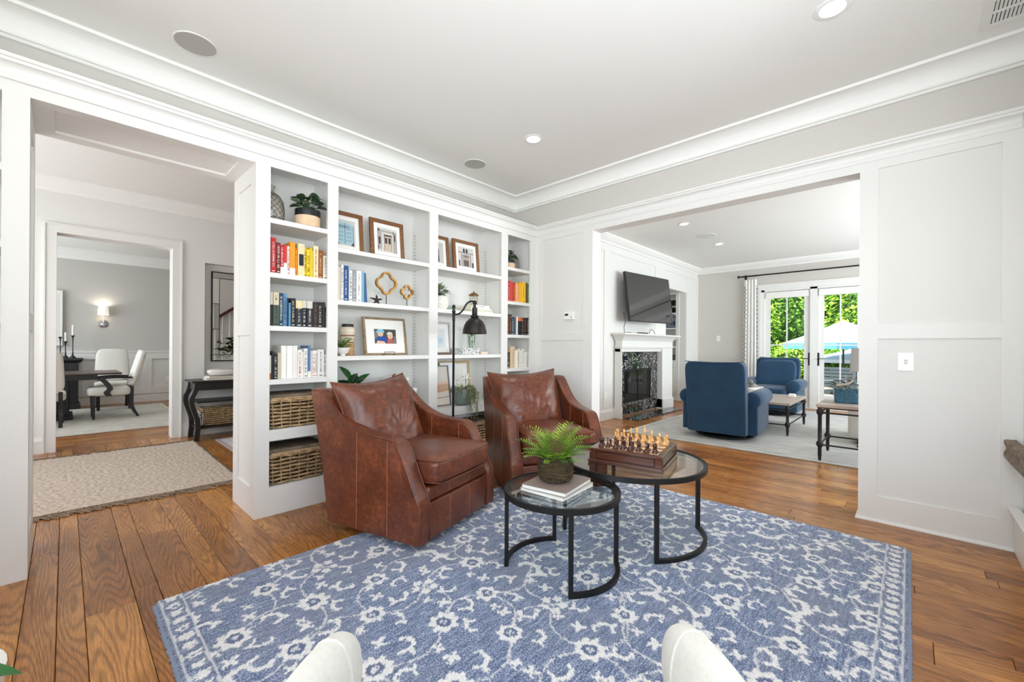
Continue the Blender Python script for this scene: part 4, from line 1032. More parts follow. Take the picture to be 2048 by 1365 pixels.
# slight unevenness of the edge and the pile, rounded corners
cornr = .05
ex = np.clip(gx, 0, W_); ey = np.clip(gy, 0, D_)
dx = np.minimum(gx, W_-gx); dy = np.minimum(gy, D_-gy)
cx_ = np.where(dx < cornr, cornr-dx, 0); cy_ = np.where(dy < cornr, cornr-dy, 0); dd = np.hypot(cx_, cy_)
sc_ = np.where((dd > cornr), cornr/np.maximum(dd, 1e-6), 1)
sgx = np.where(gx < W_/2, -1, 1); sgy = np.where(gy < D_/2, -1, 1)
px_ = np.where(dd > cornr, gx+sgx*(cx_*sc_-cx_), gx); py_ = np.where(dd > cornr, gy+sgy*(cy_*sc_-cy_), gy)
edge = np.minimum(dx, dy)
h = np.where(edge < 1e-6, .0012, np.where(edge < .0075, .0095, .0125))+rs.uniform(-.0006, .0006, gx.shape)+.0006*wh_
jx = np.where(dx < 1e-6, rs.uniform(-.004, .002, gx.shape), 0); jy = np.where(dy < 1e-6, rs.uniform(-.004, .002, gx.shape), 0)
co = np.stack([RW0+px_+jx, RD0+py_+jy, h], -1).reshape(-1, 3)
idx = np.arange(nx*ny).reshape(ny, nx)
qd = np.stack([idx[:-1, :-1], idx[:-1, 1:], idx[1:, 1:], idx[1:, :-1]], -1).reshape(-1, 4)
me = bpy.data.meshes.new('pile'); me.vertices.add(len(co)); me.vertices.foreach_set('co', co.astype(np.float32).ravel())
me.loops.add(qd.size); me.loops.foreach_set('vertex_index', qd.astype(np.int32).ravel()); me.polygons.add(len(qd)); me.polygons.foreach_set('loop_start', np.arange(0, qd.size, 4, dtype=np.int32)); me.polygons.foreach_set('loop_total', np.full(len(qd), 4, dtype=np.int32))
me.update(calc_edges=True)
at = me.color_attributes.new('weave', 'FLOAT_COLOR', 'POINT')
colr = np.stack([wh_.ravel(), dk_.ravel(), np.zeros(nx*ny), np.ones(nx*ny)], -1)
at.data.foreach_set('color', colr.astype(np.float32).ravel())
rm = bpy.data.materials.new('blue_rug'); rm.use_nodes = True
n = rm.node_tree.nodes; l = rm.node_tree.links; b = n['Principled BSDF']; b.inputs['Roughness'].default_value = .95; b.inputs['Specular IOR Level'].default_value = .1; b.inputs['Sheen Weight'].default_value = .3
ca = n.new('ShaderNodeAttribute'); ca.attribute_name = 'weave'; se = n.new('ShaderNodeSeparateColor'); l.new(ca.outputs['Color'], se.inputs[0])
geo = n.new('ShaderNodeNewGeometry')
def nz(scale, vec, det=4):
    mp = n.new('ShaderNodeMapping'); mp.inputs['Scale'].default_value = vec; l.new(geo.outputs['Position'], mp.inputs[0])
    x = n.new('ShaderNodeTexNoise'); x.inputs['Scale'].default_value = scale; x.inputs['Detail'].default_value = det; l.new(mp.outputs[0], x.inputs['Vector']); return x
n1 = nz(1, (14, 70, 1)); n2 = nz(170, (1, 1, 1), 2); n3 = nz(2.2, (1, 1, 1), 3)
cr1 = n.new('ShaderNodeValToRGB'); e = cr1.color_ramp.elements; e[0].position = .38; e[0].color = lin((62, 77, 110))+(1,); e[1].position = .62; e[1].color = lin((178, 188, 208))+(1,); q = cr1.color_ramp.elements.new(.5); q.color = lin((114, 128, 160))+(1,)
av = n.new('ShaderNodeMath'); av.operation = 'MULTIPLY_ADD'; av.inputs[1].default_value = .66; l.new(n2.outputs[0], av.inputs[0]); av2 = n.new('ShaderNodeMath'); av2.operation = 'MULTIPLY'; av2.inputs[1].default_value = .34; l.new(n1.outputs[0], av2.inputs[0]); l.new(av2.outputs[0], av.inputs[2]); l.new(av.outputs[0], cr1.inputs[0])
gm = n.new('ShaderNodeMix'); gm.data_type = 'RGBA'; gm.inputs[7].default_value = lin((128, 132, 146))+(1,); l.new(cr1.outputs[0], gm.inputs[6]); mr = n.new('ShaderNodeMapRange'); mr.inputs[1].default_value = .45; mr.inputs[2].default_value = .7; mr.inputs[4].default_value = .6; l.new(n3.outputs[0], mr.inputs[0]); l.new(mr.outputs[0], gm.inputs[0])
dm = n.new('ShaderNodeMix'); dm.data_type = 'RGBA'; dm.inputs[7].default_value = lin((84, 98, 132))+(1,); l.new(gm.outputs[2], dm.inputs[6]); l.new(se.outputs[1], dm.inputs[0])
wm = n.new('ShaderNodeMix'); wm.data_type = 'RGBA'; wm.inputs[7].default_value = lin((240, 238, 235))+(1,); l.new(dm.outputs[2], wm.inputs[6])
wr_ = n.new('ShaderNodeMapRange'); wr_.inputs[1].default_value = .28; wr_.inputs[2].default_value = .62; wr_.inputs[3].default_value = .62; wr_.inputs[4].default_value = 1.0; l.new(n2.outputs[0], wr_.inputs[0]); wq = n.new('ShaderNodeMath'); wq.operation = 'MULTIPLY'; l.new(se.outputs[0], wq.inputs[0]); l.new(wr_.outputs[0], wq.inputs[1]); l.new(wq.outputs[0], wm.inputs[0])
l.new(wm.outputs[2], b.inputs['Base Color'])
bp = n.new('ShaderNodeBump'); bp.inputs['Strength'].default_value = .5; bp.inputs['Distance'].default_value = .004; l.new(n2.outputs[0], bp.inputs['Height']); l.new(bp.outputs[0], b.inputs['Normal'])
me.materials.append(rm)
rt = thing('area_rug', 'large blue and white floral area rug under the glass tables', 'rug', (0, 0, 0))
put('pile', me, None, rt)
fr_ = MB(); rnd = random.Random(2)
for k in range(500):
    y = RD0+.03+(D_-.06)*k/500; fr_.box(RW0-rnd.uniform(.004, .012), RW0+.004, y, y+.0028, .001, .007)
for k in range(560):
    x = RW0+.03+(W_-.06)*k/560; fr_.box(x, x+.0028, RD0-rnd.uniform(.004, .010), RD0+.004, .001, .007)
put('fringe', fr_, mat('rug_edge', (150, 160, 182), .9), rt)['kind'] = 'stuff'
put('backing', MB().box(RW0+.01, RW1-.01, RD0+.01, RD1-.01, .0005, .003), mat('rug_back', (120, 124, 134), .9), rt)
# ================================================================ leather armchairs
lm = bpy.data.materials.new('brown_leather'); lm.use_nodes = True
n = lm.node_tree.nodes; l = lm.node_tree.links; b = n['Principled BSDF']; tc = n.new('ShaderNodeTexCoord')
def nz2(scale, det, rough=.5):
    x = n.new('ShaderNodeTexNoise'); x.inputs['Scale'].default_value = scale; x.inputs['Detail'].default_value = det; x.inputs['Roughness'].default_value = rough; l.new(tc.outputs['Object'], x.inputs['Vector']); return x
a1 = nz2(5, 6, .6); a2 = nz2(38, 5, .65); ad = n.new('ShaderNodeMath'); ad.operation = 'MULTIPLY_ADD'; ad.inputs[1].default_value = .5; l.new(a2.outputs[0], ad.inputs[0]); am = n.new('ShaderNodeMath'); am.operation = 'MULTIPLY'; am.inputs[1].default_value = .5; l.new(a1.outputs[0], am.inputs[0]); l.new(am.outputs[0], ad.inputs[2])
r1 = n.new('ShaderNodeValToRGB'); e = r1.color_ramp.elements; e[0].position = .30; e[0].color = lin((60, 26, 15))+(1,); e[1].position = .74; e[1].color = lin((150, 82, 46))+(1,); q = r1.color_ramp.elements.new(.5); q.color = lin((102, 50, 29))+(1,)
l.new(ad.outputs[0], r1.inputs[0]); l.new(r1.outputs[0], b.inputs['Base Color'])
rr = n.new('ShaderNodeMapRange'); rr.inputs[3].default_value = .24; rr.inputs[4].default_value = .46; l.new(a2.outputs[0], rr.inputs[0]); l.new(rr.outputs[0], b.inputs['Roughness'])
b.inputs['Specular IOR Level'].default_value = .55; b.inputs['Coat Weight'].default_value = .10; b.inputs['Coat Roughness'].default_value = .22
vo = n.new('ShaderNodeTexNoise'); vo.inputs['Scale'].default_value = 160; vo.inputs['Detail'].default_value = 3; l.new(tc.outputs['Object'], vo.inputs['Vector'])
bp = n.new('ShaderNodeBump'); bp.inputs['Strength'].default_value = .18; bp.inputs['Distance'].default_value = .003; l.new(vo.outputs[0], bp.inputs['Height']); l.new(bp.outputs[0], b.inputs['Normal'])
LEATH = lm; SEAM = mat('seam_leather', (172, 112, 76), .45, var=.2, vscale=30)
from mathutils import noise as mnoise
def smooth_poly(pts, k=4):
    """Catmull-Rom through open points"""
    P = [Vector(p) for p in pts]; out = []
    for i in range(len(P)-1):
        p0, p1, p2, p3 = P[max(i-1, 0)], P[i], P[i+1], P[min(i+2, len(P)-1)]
        for j in range(k):
            t = j/k; out.append(.5*((2*p1)+(-p0+p2)*t+(2*p0-5*p1+4*p2-p3)*t*t+(-p0+3*p1-3*p2+p3)*t**3))
    out.append(P[-1]); return out
TOPL = smooth_poly([(-.53, .885), (-.48, .888), (-.43, .872), (-.36, .815), (-.28, .745), (-.18, .685), (-.07, .648), (.05, .630), (.16, .624), (.215, .612), (.245, .585), (.27, .54), (.31, .46), (.345, .385), (.375, .325), (.395, .285)], 3)
def arm_top(y):
    for a, b in zip(TOPL, TOPL[1:]):
        if a[0] <= y <= b[0]: return a[1]+(b[1]-a[1])*(y-a[0])/(b[0]-a[0]+1e-9)
    return TOPL[-1][1]
def armchair(label, loc, rz, group):
    t = thing('leather_armchair', label, 'armchair', loc, rz, group)
    XO, XI = .415, .318
    outline = [(p[0], p[1]) for p in TOPL]+[(.40, .26), (.40, .045), (-.36, .045), (-.415, .40)]
    for s in (-1, 1):
        # side with a softly crowned top: three slices across the arm
        mb = MB(); n_ = len(outline); secs = [(XO*s, 0.0), ((XO-.012)*s, .010), ((XO+XI)/2*s, .016), ((XI+.012)*s, .010), (XI*s, 0)]
        vs = []
        for (x, up) in secs:
            ins = .010 if up == 0 else 0
            for k, (y, z) in enumerate(outline):
                top = k < len(TOPL)
                vs.append((x, y-(ins*.6 if (top and y > .2) else 0), z+(up-ins*.5 if top else 0)))
        fs = []
        for a in range(len(secs)-1):
            for k in range(n_): fs.append((a*n_+k, a*n_+(k+1) % n_, (a+1)*n_+(k+1) % n_, (a+1)*n_+k))
        fs.append(tuple(range(n_))); fs.append(tuple(range((len(secs)-1)*n_+n_-1, (len(secs)-1)*n_-1, -1)))
        put('arm', mb.add(vs, fs), LEATH, t, smooth=True, angle=38)
        for x in (XO-.004, XI+.004):
            put('piping', MB().tube([(x*s, p[0], p[1]+.004) for p in TOPL]+[(x*s, .40, .26), (x*s, .401, .05)], .0045, 6), LEATH, t, smooth=True)
        sm = MB()
        for y in (-.10, .155): sm.tube([((XO+.0005)*s, y, .05), ((XO+.0005)*s, y, arm_top(y)-.004), ((XO+XI)/2*s, y, arm_top(y)+.0165), ((XI-.0005)*s, y, arm_top(y)-.006), ((XI-.0005)*s, y, .4)], .0016, 5)
        put('seam', sm, SEAM, t)['kind'] = 'stuff'
    # outer and inner back
    q = MB().grid(9, 9, lambda u, v: (-.32+.64*u, -.36-(.115)*v, .045+.83*v)).grid(9, 9, lambda u, v: (-.32+.64*u, -.20-.16*v-.02*math.sin(PI*u), .30+.57*v))
    put('back', MB().prism([(-.36, .045), (-.415, .40), (-.53, .885), (-.505, .895), (-.44, .885), (-.23, .34), (-.18, .045)], 'x', -.32, .32), LEATH, t, smooth=True, angle=40)
    put('back_piping', MB().tube([(-.40, -.533, .886), (.40, -.533, .886)], .0045, 6), LEATH, t)
    # front rail in two panels, deck
    put('lower_rail', MB().rbox(-.318, .318, -.2, .398, .045, .262, .008, 2), LEATH, t, smooth=True)
    put('upper_rail', MB().rbox(-.318, .318, -.2, .392, .266, .352, .02, 3), LEATH, t, smooth=True)
    sm = MB()
    for x in (-.1, .12): sm.tube([(x, .3995, .05), (x, .3995, .258)], .0016, 5).tube([(x, .3935, .285), (x, .3935, .335)], .0016, 5)
    put('rail_seam', sm, SEAM, t)['kind'] = 'stuff'
    # seat cushion: crowned, with puckered boxing
    def cushf(p):
        u, v = p.x/.305, p.y/.325
        k = (1-min(1, u*u))*(1-min(1, v*v))
        z = p.z+(.03*k if p.z > 0 else 0)
        wr = mnoise.noise(Vector((p.x*5, p.y*5, p.z*3)))*.010+(.0035*math.sin(p.x*95+mnoise.noise(Vector((p.x*9, 0, 0)))*5) if abs(p.z) < .06 and p.y > .2 else 0)
        return Vector((p.x, p.y+wr*.7, z+wr*.6))
    put('seat_cushion', MB().superell((0, .115, .437), (.308, .325, .083), .32, .16, 72, 30, cushf), LEATH, t, smooth=True)
    for zz in (.502, .372):
        pts = []
        for i in range(72):
            a = 2*PI*i/72; sp = lambda x, e: math.copysign(abs(x)**e, x)
            pts.append((.303*sp(math.cos(a), .16), .115+.322*sp(math.sin(a), .16), zz+.006*math.sin(3*a)))
        put('cushion_welt', MB().tube(pts, .0042, 6, closed=True), LEATH, t, smooth=True)
    # loose back cushion with pointed corners
    W2, H2, T2 = .335, .315, .145
    def pil(sgn):
        def f(u, v):
            a, b_ = 2*u-1, 2*v-1
            x = a*W2*(1-.07*(1-a*a)*0-.10*(1-b_*b_)*0)*(1-.09*(1-abs(b_))**.8*0); x = a*W2*(.90+.10*b_*b_); z = b_*H2*(.90+.10*a*a)-.012*(1-a*a)*(b_ > 0)*b_
            th = T2*((1-a**4)**.55)*((1-b_**4)**.55)
            w = mnoise.noise(Vector((a*1.7, b_*1.7, 3)))*.018+mnoise.noise(Vector((a*4.2+b_*2, b_*3.1-a, 7)))*.010
            # creases fanning from the lower middle
            cre = .0035*math.sin(14*math.atan2(b_+.55, a+.15)+3*mnoise.noise(Vector((a*2, b_*2, 1))))*max(0, 1-abs(math.hypot(a, b_+.55)-.55)/.5)
            y = sgn*(th+(w+cre)*min(1, th/T2))
            return (x, y, z)
        return f
    pm = MB().grid(41, 33, pil(1)).grid(41, 33, pil(-1))
    M = TR(.072, -.228, .668) @ Matrix.Rotation(.04, 4, 'Y') @ Matrix.Rotation(.36, 4, 'X')
    put('back_cushion', pm.xf(M), LEATH, t, smooth=True)
    pts = [(-1+2*i/12, -1) for i in range(12)]+[(1, -1+2*i/12) for i in range(12)]+[(1-2*i/12, 1) for i in range(12)]+[(-1, 1-2*i/12) for i in range(12)]
    w = MB().tube([(a*W2*(.90+.10*b_*b_), 0, b_*H2*(.90+.10*a*a)-.012*(1-a*a)*(b_ > 0)*b_) for a, b_ in pts], .0052, 6, closed=True)
    put('back_cushion_welt', w.xf(M), LEATH, t, smooth=True)
    put('swivel_base', MB().lathe([(.27, 0), (.27, .018), (.22, .024), (.12, .028), (.12, .046)], n=32), BLACK, t)
    return t
armchair('brown leather swivel armchair nearest the left bookcase bay, front corner on the rug', (1.675, 2.515, .0125), R_(195.5), None)
armchair('brown leather swivel armchair further right, in front of the right bookcase bay', (2.90, 2.36, .0125), R_(151), None)
# ================================================================ nesting tables
tglass = glass('table_glass', (236, 244, 242), 1.6)
def nest_table(cx, cy_, r, h, a_off, label, name):
    t = thing(name, label, 'table', (cx, cy_, .0132), a_off)
    H = h-.013
    put('rim', MB().lathe([(r-.024, H-.030), (r, H-.030), (r, H), (r-.006, H), (r-.006, H-.004), (r-.024, H-.004), (r-.024, H-.030)], n=72, cap=False), BLACK, t, smooth=True, angle=40)
    put('glass_top', MB().lathe([(r-.0255, H-.012), (r-.0255, H-.0055)], n=72), tglass, t)
    for s in (0, 1):
        A = [PI*s+PI/4, PI*s+3*PI/4]
        for a in A:
            c, sn = math.cos(a), math.sin(a)
            L = MB().box(-.011, .011, -.011, .011, 0, H-.030); L.xf(RZ(a)); L.v = [(p[0]+(r-.013)*c, p[1]+(r-.013)*sn, p[2]) for p in L.v]
            put('leg', L, BLACK, t)
        arc = [((r-.013)*math.cos(A[0]+(A[1]-A[0])*i/20), (r-.013)*math.sin(A[0]+(A[1]-A[0])*i/20), .011) for i in range(21)]
        put('foot_bar', MB().tube(arc, 0, flat=(.022, .022)), BLACK, t)
    return t
nest_table(1.857, 1.372, .312, .435, R_(0), 'smaller round nesting table with black frame and glass top, holding the fern', 'nesting_table')
nest_table(2.548, 1.318, .452, .478, R_(0), 'larger round nesting table with black frame and glass top, under the chess set', 'nesting_table')
# --- books and fern on the small table
TZ = .4305
for k, (th, c, rz, lab) in enumerate(((.019, (206, 200, 190), -.05, 'white edged hardback, lower of two under the fern'), (.022, (142, 124, 116), .03, 'taupe covered hardback directly under the fern pot'))):
    t = thing('coffee_table_book', lab, 'book', (1.845-.005*k, 1.39, TZ+.0008+.0196*k), R_(7)+rz, 'books under the fern')
    w2, d2 = .157-.004*k, .132-.003*k
    cm = mat('book_taupe_%d' % k, c, .6)
    put('cover', MB().box(-w2, w2, -d2, d2, 0, .002).box(-w2, w2, -d2, d2, th-.003, th-.001).box(-w2, w2, d2, d2+.002, 0, th-.001), cm, t)
    put('pages', MB().box(-w2+.003, w2-.003, -d2+.003, d2, .002, th-.003), mat('white_pages', (238, 236, 230), .8), t)
t = thing('fern', 'bright green maidenhair style fern in a mossy root bowl on the books', 'plant', (1.842, 1.405, TZ+.0425))
moss = mat('moss', (58, 50, 30), .95, var=.6, vscale=60, bump=1.0, bscale=120)
def potf(p):
    w = mnoise.noise(Vector((p.x*40, p.y*40, p.z*40)))*.006; nrm = p.normalized(); return p+nrm*w
put('moss_bowl', MB().superell((0, 0, .066), (.096, .096, .066), .5, 1, 44, 26, potf), moss, t, smooth=True)
q = MB(); rnd = random.Random(9)
for i in range(150):
    a = rnd.uniform(0, 6.28); zz = rnd.uniform(.012, .12); R = .096*max(.1, 1-abs((zz-.066)/.07)**4)**.25+.002; pts = []
    for j in range(5): pts.append((R*math.cos(a+j*.14), R*math.sin(a+j*.14), zz+rnd.uniform(-.006, .006)))
    q.tube(pts, .0011, 4)
put('root_strands', q, mat('root', (92, 72, 44), .9, var=.4, vscale=50), t)['kind'] = 'stuff'
ferns = [mat('fern_green', (142, 184, 48), .5, var=.3, vscale=30), mat('fern_dark', (84, 124, 40), .5, var=.3, vscale=30), mat('fern_bronze', (132, 104, 72), .6, var=.2)]
def frond(L, az, el0, seed, dens=20):
    rn = random.Random(seed); mb = MB(); P = []
    d = Vector((math.cos(el0), 0, math.sin(el0))); p = Vector((0, 0, 0))
    for i in range(13):
        P.append(p.copy()); p = p+d*(L/12); d = (Matrix.Rotation(.03+.09*i/12, 3, 'Y') @ d).normalized()
    mb.tube([tuple(x) for x in P], [.0013*(1-i/14) for i in range(13)], 4)
    for i in range(3, 13):
        for s in (-1, 1):
            for k in range(1):
                pl = L*.19*(1-((i-4)/11.0)**2*.8)*rn.uniform(.8, 1.1); c = P[i]-(P[i]-P[i-1])*(k*.5); tdir = (P[i]-P[i-1]).normalized()
                side = Vector((0, s, 0)); dirn = (side+tdir*.45+Vector((0, 0, .15))).normalized()
                nlf = 4
                for m_ in range(1, nlf+1):
                    cc = c+dirn*(pl*m_/nlf); sz = .0060*(1.15-.2*m_/nlf)*(1-.35*i/12)*rn.uniform(.8, 1.25)
                    up = tdir*sz; sd = dirn*sz
                    mb.add([cc-sd*.9, cc+up*.8-sd*.1, cc+sd*.9+Vector((0, 0, .001)), cc-up*.8-sd*.1], [(0, 1, 2, 3)])
    mb.xf(RZ(az)); return mb
for i in range(84):
    a = i*2.39996; k = (i/84)**.5; L = rnd.uniform(.14, .22)*(1 if i < 60 else .72)*(1.1 if i % 9 == 0 else 1); e0 = 1.5-.95*k**1.5+rnd.uniform(-.2, .2)
    m_ = ferns[2] if i in (3, 7, 12, 20, 27, 33, 41, 52) else ferns[i % 2]
    f_ = frond(L, a, e0, i); f_.v = [(p[0]+.045*k*math.cos(a), p[1]+.045*k*math.sin(a), p[2]+.105) for p in f_.v]
    put('frond', f_, m_, t, fixn=False)
# ================================================================ chess set on the large table
TZ2 = .4735
cF = atz(1324, 947, TZ2); cL = atz(1177, 924, TZ2); cR = atz(1374.5, 921, TZ2)
vx = (cL-cF); vy = (cR-cF)
ang = math.atan2(vx.y, vx.x); S = .444
cc = cF+Vector((math.cos(ang), math.sin(ang), 0))*S/2+Vector((-math.sin(ang), math.cos(ang), 0))*(-1 if (vx.x*vy.y-vx.y*vy.x) < 0 else 1)*S/2
sgn = -1 if (vx.x*vy.y-vx.y*vy.x) < 0 else 1
print('chess', tuple(cc), math.degrees(ang), vx.length, vy.length, sgn)
t = thing('chess_table_box', 'dark walnut chess box with drawers and inlaid board on the larger glass table', 'chessboard', (cc.x, cc.y, TZ2+.0008), ang)
WAL = mat('walnut', (84, 44, 28), .3, var=.3, vscale=12, stretch=(1, 8, 8), coat=.3); WALD = mat('walnut_dark', (54, 28, 20), .35, var=.2)
h2 = S/2
put('plinth', MB().cbox(-h2-.008, h2+.008, -h2-.008, h2+.008, 0, .022, .004), WAL, t)
put('case', MB().box(-h2+.008, h2-.008, -h2+.008, h2-.008, .022, .074), WALD, t)
for sx_ in (-1, 1):
    for sy_ in (-1, 1):
        q = MB().cbox(min(sx_*h2, sx_*(h2-.04)), max(sx_*h2, sx_*(h2-.04)), min(sy_*h2, sy_*(h2-.04)), max(sy_*h2, sy_*(h2-.04)), .022, .074, .002)
        for k in range(5): q.box(sx_*(h2-.006-.006*k)-.0012, sx_*(h2-.006-.006*k)+.0012, sy_*h2-.0012, sy_*h2+.0012, .028, .068); q.box(sx_*h2-.0012, sx_*h2+.0012, sy_*(h2-.006-.006*k)-.0012, sy_*(h2-.006-.006*k)+.0012, .028, .068)
        put('corner_post', q, WAL, t)
for a in range(4):
    q = MB().cbox(-h2+.046, h2-.046, -h2+.002, -h2+.01, .028, .068, .002).xf(RZ(a*PI/2)); put('drawer_front', q, WAL, t)
put('board_rim', MB().cbox(-h2-.002, h2+.002, -h2-.002, h2+.002, .074, .092, .004), WAL, t)
sq = .0475; LW = mat('maple_square', (232, 200, 158), .3, var=.08, vscale=20); DW = mat('walnut_square', (150, 96, 62), .3, var=.2, vscale=20)
for i in range(8):
    for j in range(8):
        x, y = (i-4)*sq, (j-4)*sq
        put('square', MB().box(x+.0003, x+sq-.0003, y+.0003, y+sq-.0003, .0921, .0928), LW if (i+j) % 2 else DW, t)
put('board_line', MB().box(-4*sq-.002, 4*sq+.002, -4*sq-.002, 4*sq+.002, .092, .0923), WALD, t)
bodyp = {'pawn': ([(.0, 0), (.0125, 0), (.013, .004), (.0095, .008), (.0065, .013), (.0045, .022), (.008, .0245), (.0045, .027), (.0075, .031), (.0075, .036), (.0045, .040), (.0005, .0415)]),
         'rook': ([(.0, 0), (.014, 0), (.0145, .005), (.011, .010), (.0085, .018), (.0075, .032), (.0105, .035), (.0105, .046), (.007, .046), (.007, .042), (.0005, .042)]),
         'bishop': ([(.0, 0), (.014, 0), (.0145, .005), (.0105, .010), (.0075, .018), (.005, .036), (.0095, .039), (.005, .042), (.0085, .049), (.0075, .056), (.003, .063), (.003, .066), (.0005, .068)]),
         'queen': ([(.0, 0), (.0155, 0), (.016, .005), (.012, .011), (.0085, .020), (.006, .044), (.0105, .048), (.006, .051), (.0095, .062), (.011, .068), (.008, .068), (.006, .065), (.004, .072), (.0005, .074)]),
         'king': ([(.0, 0), (.0155, 0), (.016, .005), (.012, .011), (.0085, .020), (.0062, .046), (.011, .050), (.0062, .053), (.0095, .064), (.0105, .070), (.006, .073), (.003, .076), (.0005, .077)]),
         'knight': ([(.0, 0), (.014, 0), (.0145, .005), (.011, .010), (.0095, .014), (.0005, .015)])}
dkm = mat('dark_piece', (70, 32, 22), .28, var=.2, vscale=40, coat=.3); ltm = mat('light_piece', (228, 178, 110), .3, var=.12, vscale=40, coat=.3)
protos = {}
def piece(kind, light):
    key = (kind, light)
    if key in protos: return protos[key]
    m_ = ltm if light else dkm; me = {}
    me['body'] = MB().lathe(bodyp[kind], n=16, cap=False).mesh('body', m_, True); hd = None
    if kind == 'king': hd = ('cross', MB().box(-.0015, .0015, -.0015, .0015, .075, .089).box(-.005, .005, -.0015, .0015, .081, .0845))
    if kind == 'rook':
        q = MB()
        for i in range(4):
            a = i*PI/2+.4; q.box(.0088*math.cos(a)-.0022, .0088*math.cos(a)+.0022, .0088*math.sin(a)-.0022, .0088*math.sin(a)+.0022, .045, .0495)
        hd = ('battlement', q)
    if kind == 'knight': hd = ('horse_head', MB().prism([(-.009, .013), (.010, .013), (.0085, .024), (.0045, .030), (.012, .034), (.0145, .040), (.011, .0435), (.005, .048), (.002, .054), (-.001, .051), (-.007, .045), (-.0105, .034)], 'y', -.0048, .0048))
    protos[key] = (me, hd.__class__ and hd, m_); return protos[key]
oz = TZ2+.0008+.0930
ROWN = ['rook', 'knight', 'bishop', 'queen', 'king', 'bishop', 'knight', 'rook']
M0 = TR(cc.x, cc.y, 0) @ RZ(ang)
def set_piece(kind, light, u, v, n_, rz=0):
    me, hd, m_ = piece(kind, light); p = M0 @ Vector((u, v, 0))
    colr_ = 'pale boxwood' if light else 'dark walnut'
    side = 'far' if light else 'near'
    if kind == 'pawn': lab = '%s chess pawn, %s from the left in the %s pawn row' % (colr_, ORD[n_], side)
    elif kind in ('king', 'queen'): lab = '%s chess %s in the middle of the %s back row' % (colr_, kind, side)
    else: lab = '%s chess %s at the %s side of the %s back row' % (colr_, kind, 'left' if n_ < 4 else 'right', side)
    t = thing('chess_'+kind, lab, 'chess piece', (p.x, p.y, oz), ang+rz, '%s chess pieces' % ('light' if light else 'dark'))
    t.scale = (1.14, 1.14, 1.14)
    put('body', me['body'], None, t)
    if hd:
        if isinstance(hd[1], MB): protos[(kind, light)] = (me, (hd[0], hd[1].mesh(hd[0], m_)), m_); hd = protos[(kind, light)][1]
        put(hd[0], hd[1], None, t)
rnd = random.Random(3)
vN = -1*sgn*0+ (-1 if sgn > 0 else 1)
for i in range(8):
    # local x runs from the front corner to the left one: leftmost file has the largest x
    u = (3.5-i)*sq
    for light in (0, 1):
        yb = (-3.5 if not light else 3.5)*sq*sgn; yp = (-2.5 if not light else 2.5)*sq*sgn
        set_piece(ROWN[i], light, u+rnd.uniform(-.003, .003), yb+rnd.uniform(-.003, .003), i, rz=rnd.uniform(-.5, .5)+(PI/2 if light else -PI/2))
        set_piece('pawn', light, u+rnd.uniform(-.004, .004), yp+rnd.uniform(-.004, .004), i)
# ================================================================ floor lamp
lx, ly = 2.443, 3.04
t = thing('floor_lamp', 'black metal reading lamp standing between the armchairs and the bookcase', 'lamp', (lx, ly, .0))
put('base', MB().lathe([(.13, .0005), (.13, .012), (.11, .02), (.03, .028), (.012, .05)], n=36), BLACK, t, smooth=True, angle=40)
put('pole', MB().lathe([(.011, .03), (.0105, 1.43), (.013, 1.435), (.013, 1.50), (.009, 1.505)], n=14), BLACK, t, smooth=True, angle=40)
put('finial', MB().lathe([(.009, 1.50), (.016, 1.51), (.018, 1.522), (.008, 1.54), (.017, 1.555), (.014, 1.575), (.001, 1.585)], n=16), BLACK, t, smooth=True)
dv = Vector((.86, -.5, 0)).normalized()
ap = [(0, 0, 1.50), (.03, 0, 1.495), (.06, 0, 1.51), (.09, 0, 1.545), (.115, 0, 1.59), (.145, 0, 1.615), (.175, 0, 1.62), (.195, 0, 1.605)]
rt_ = RZ(math.atan2(dv.y, dv.x))
put('arm', MB().tube([tuple(rt_ @ Vector(p)) for p in smooth_poly(ap, 4)], .0085, 10), BLACK, t, smooth=True)
put('arm_joint', MB().lathe([(.016, 1.592), (.02, 1.60), (.02, 1.618), (.012, 1.628)], n=16).xf(TR(dv.x*.195, dv.y*.195)), BLACK, t, smooth=True)
put('socket', MB().lathe([(.013, 1.59), (.013, 1.565), (.024, 1.56), (.026, 1.50), (.024, 1.495), (.036, 1.488), (.04, 1.475), (.03, 1.468)], n=20).xf(TR(dv.x*.195, dv.y*.195)), BLACK, t, smooth=True, angle=40)
sh = [(.03, 1.470), (.055, 1.455), (.08, 1.43), (.098, 1.395), (.108, 1.355), (.112, 1.325), (.115, 1.318)]
put('lamp_shade', MB().lathe(sh+[(r-.003, z_) for r, z_ in sh[::-1]], n=36, cap=False).xf(TR(dv.x*.195, dv.y*.195)), mat('dark_bronze', (46, 40, 38), .38, metal=.5), t, smooth=True, angle=60)
put('bulb', MB().superell((dv.x*.195, dv.y*.195, 1.41), (.028, .028, .035), 1, 1, 16, 10), PAPER, t, smooth=True)
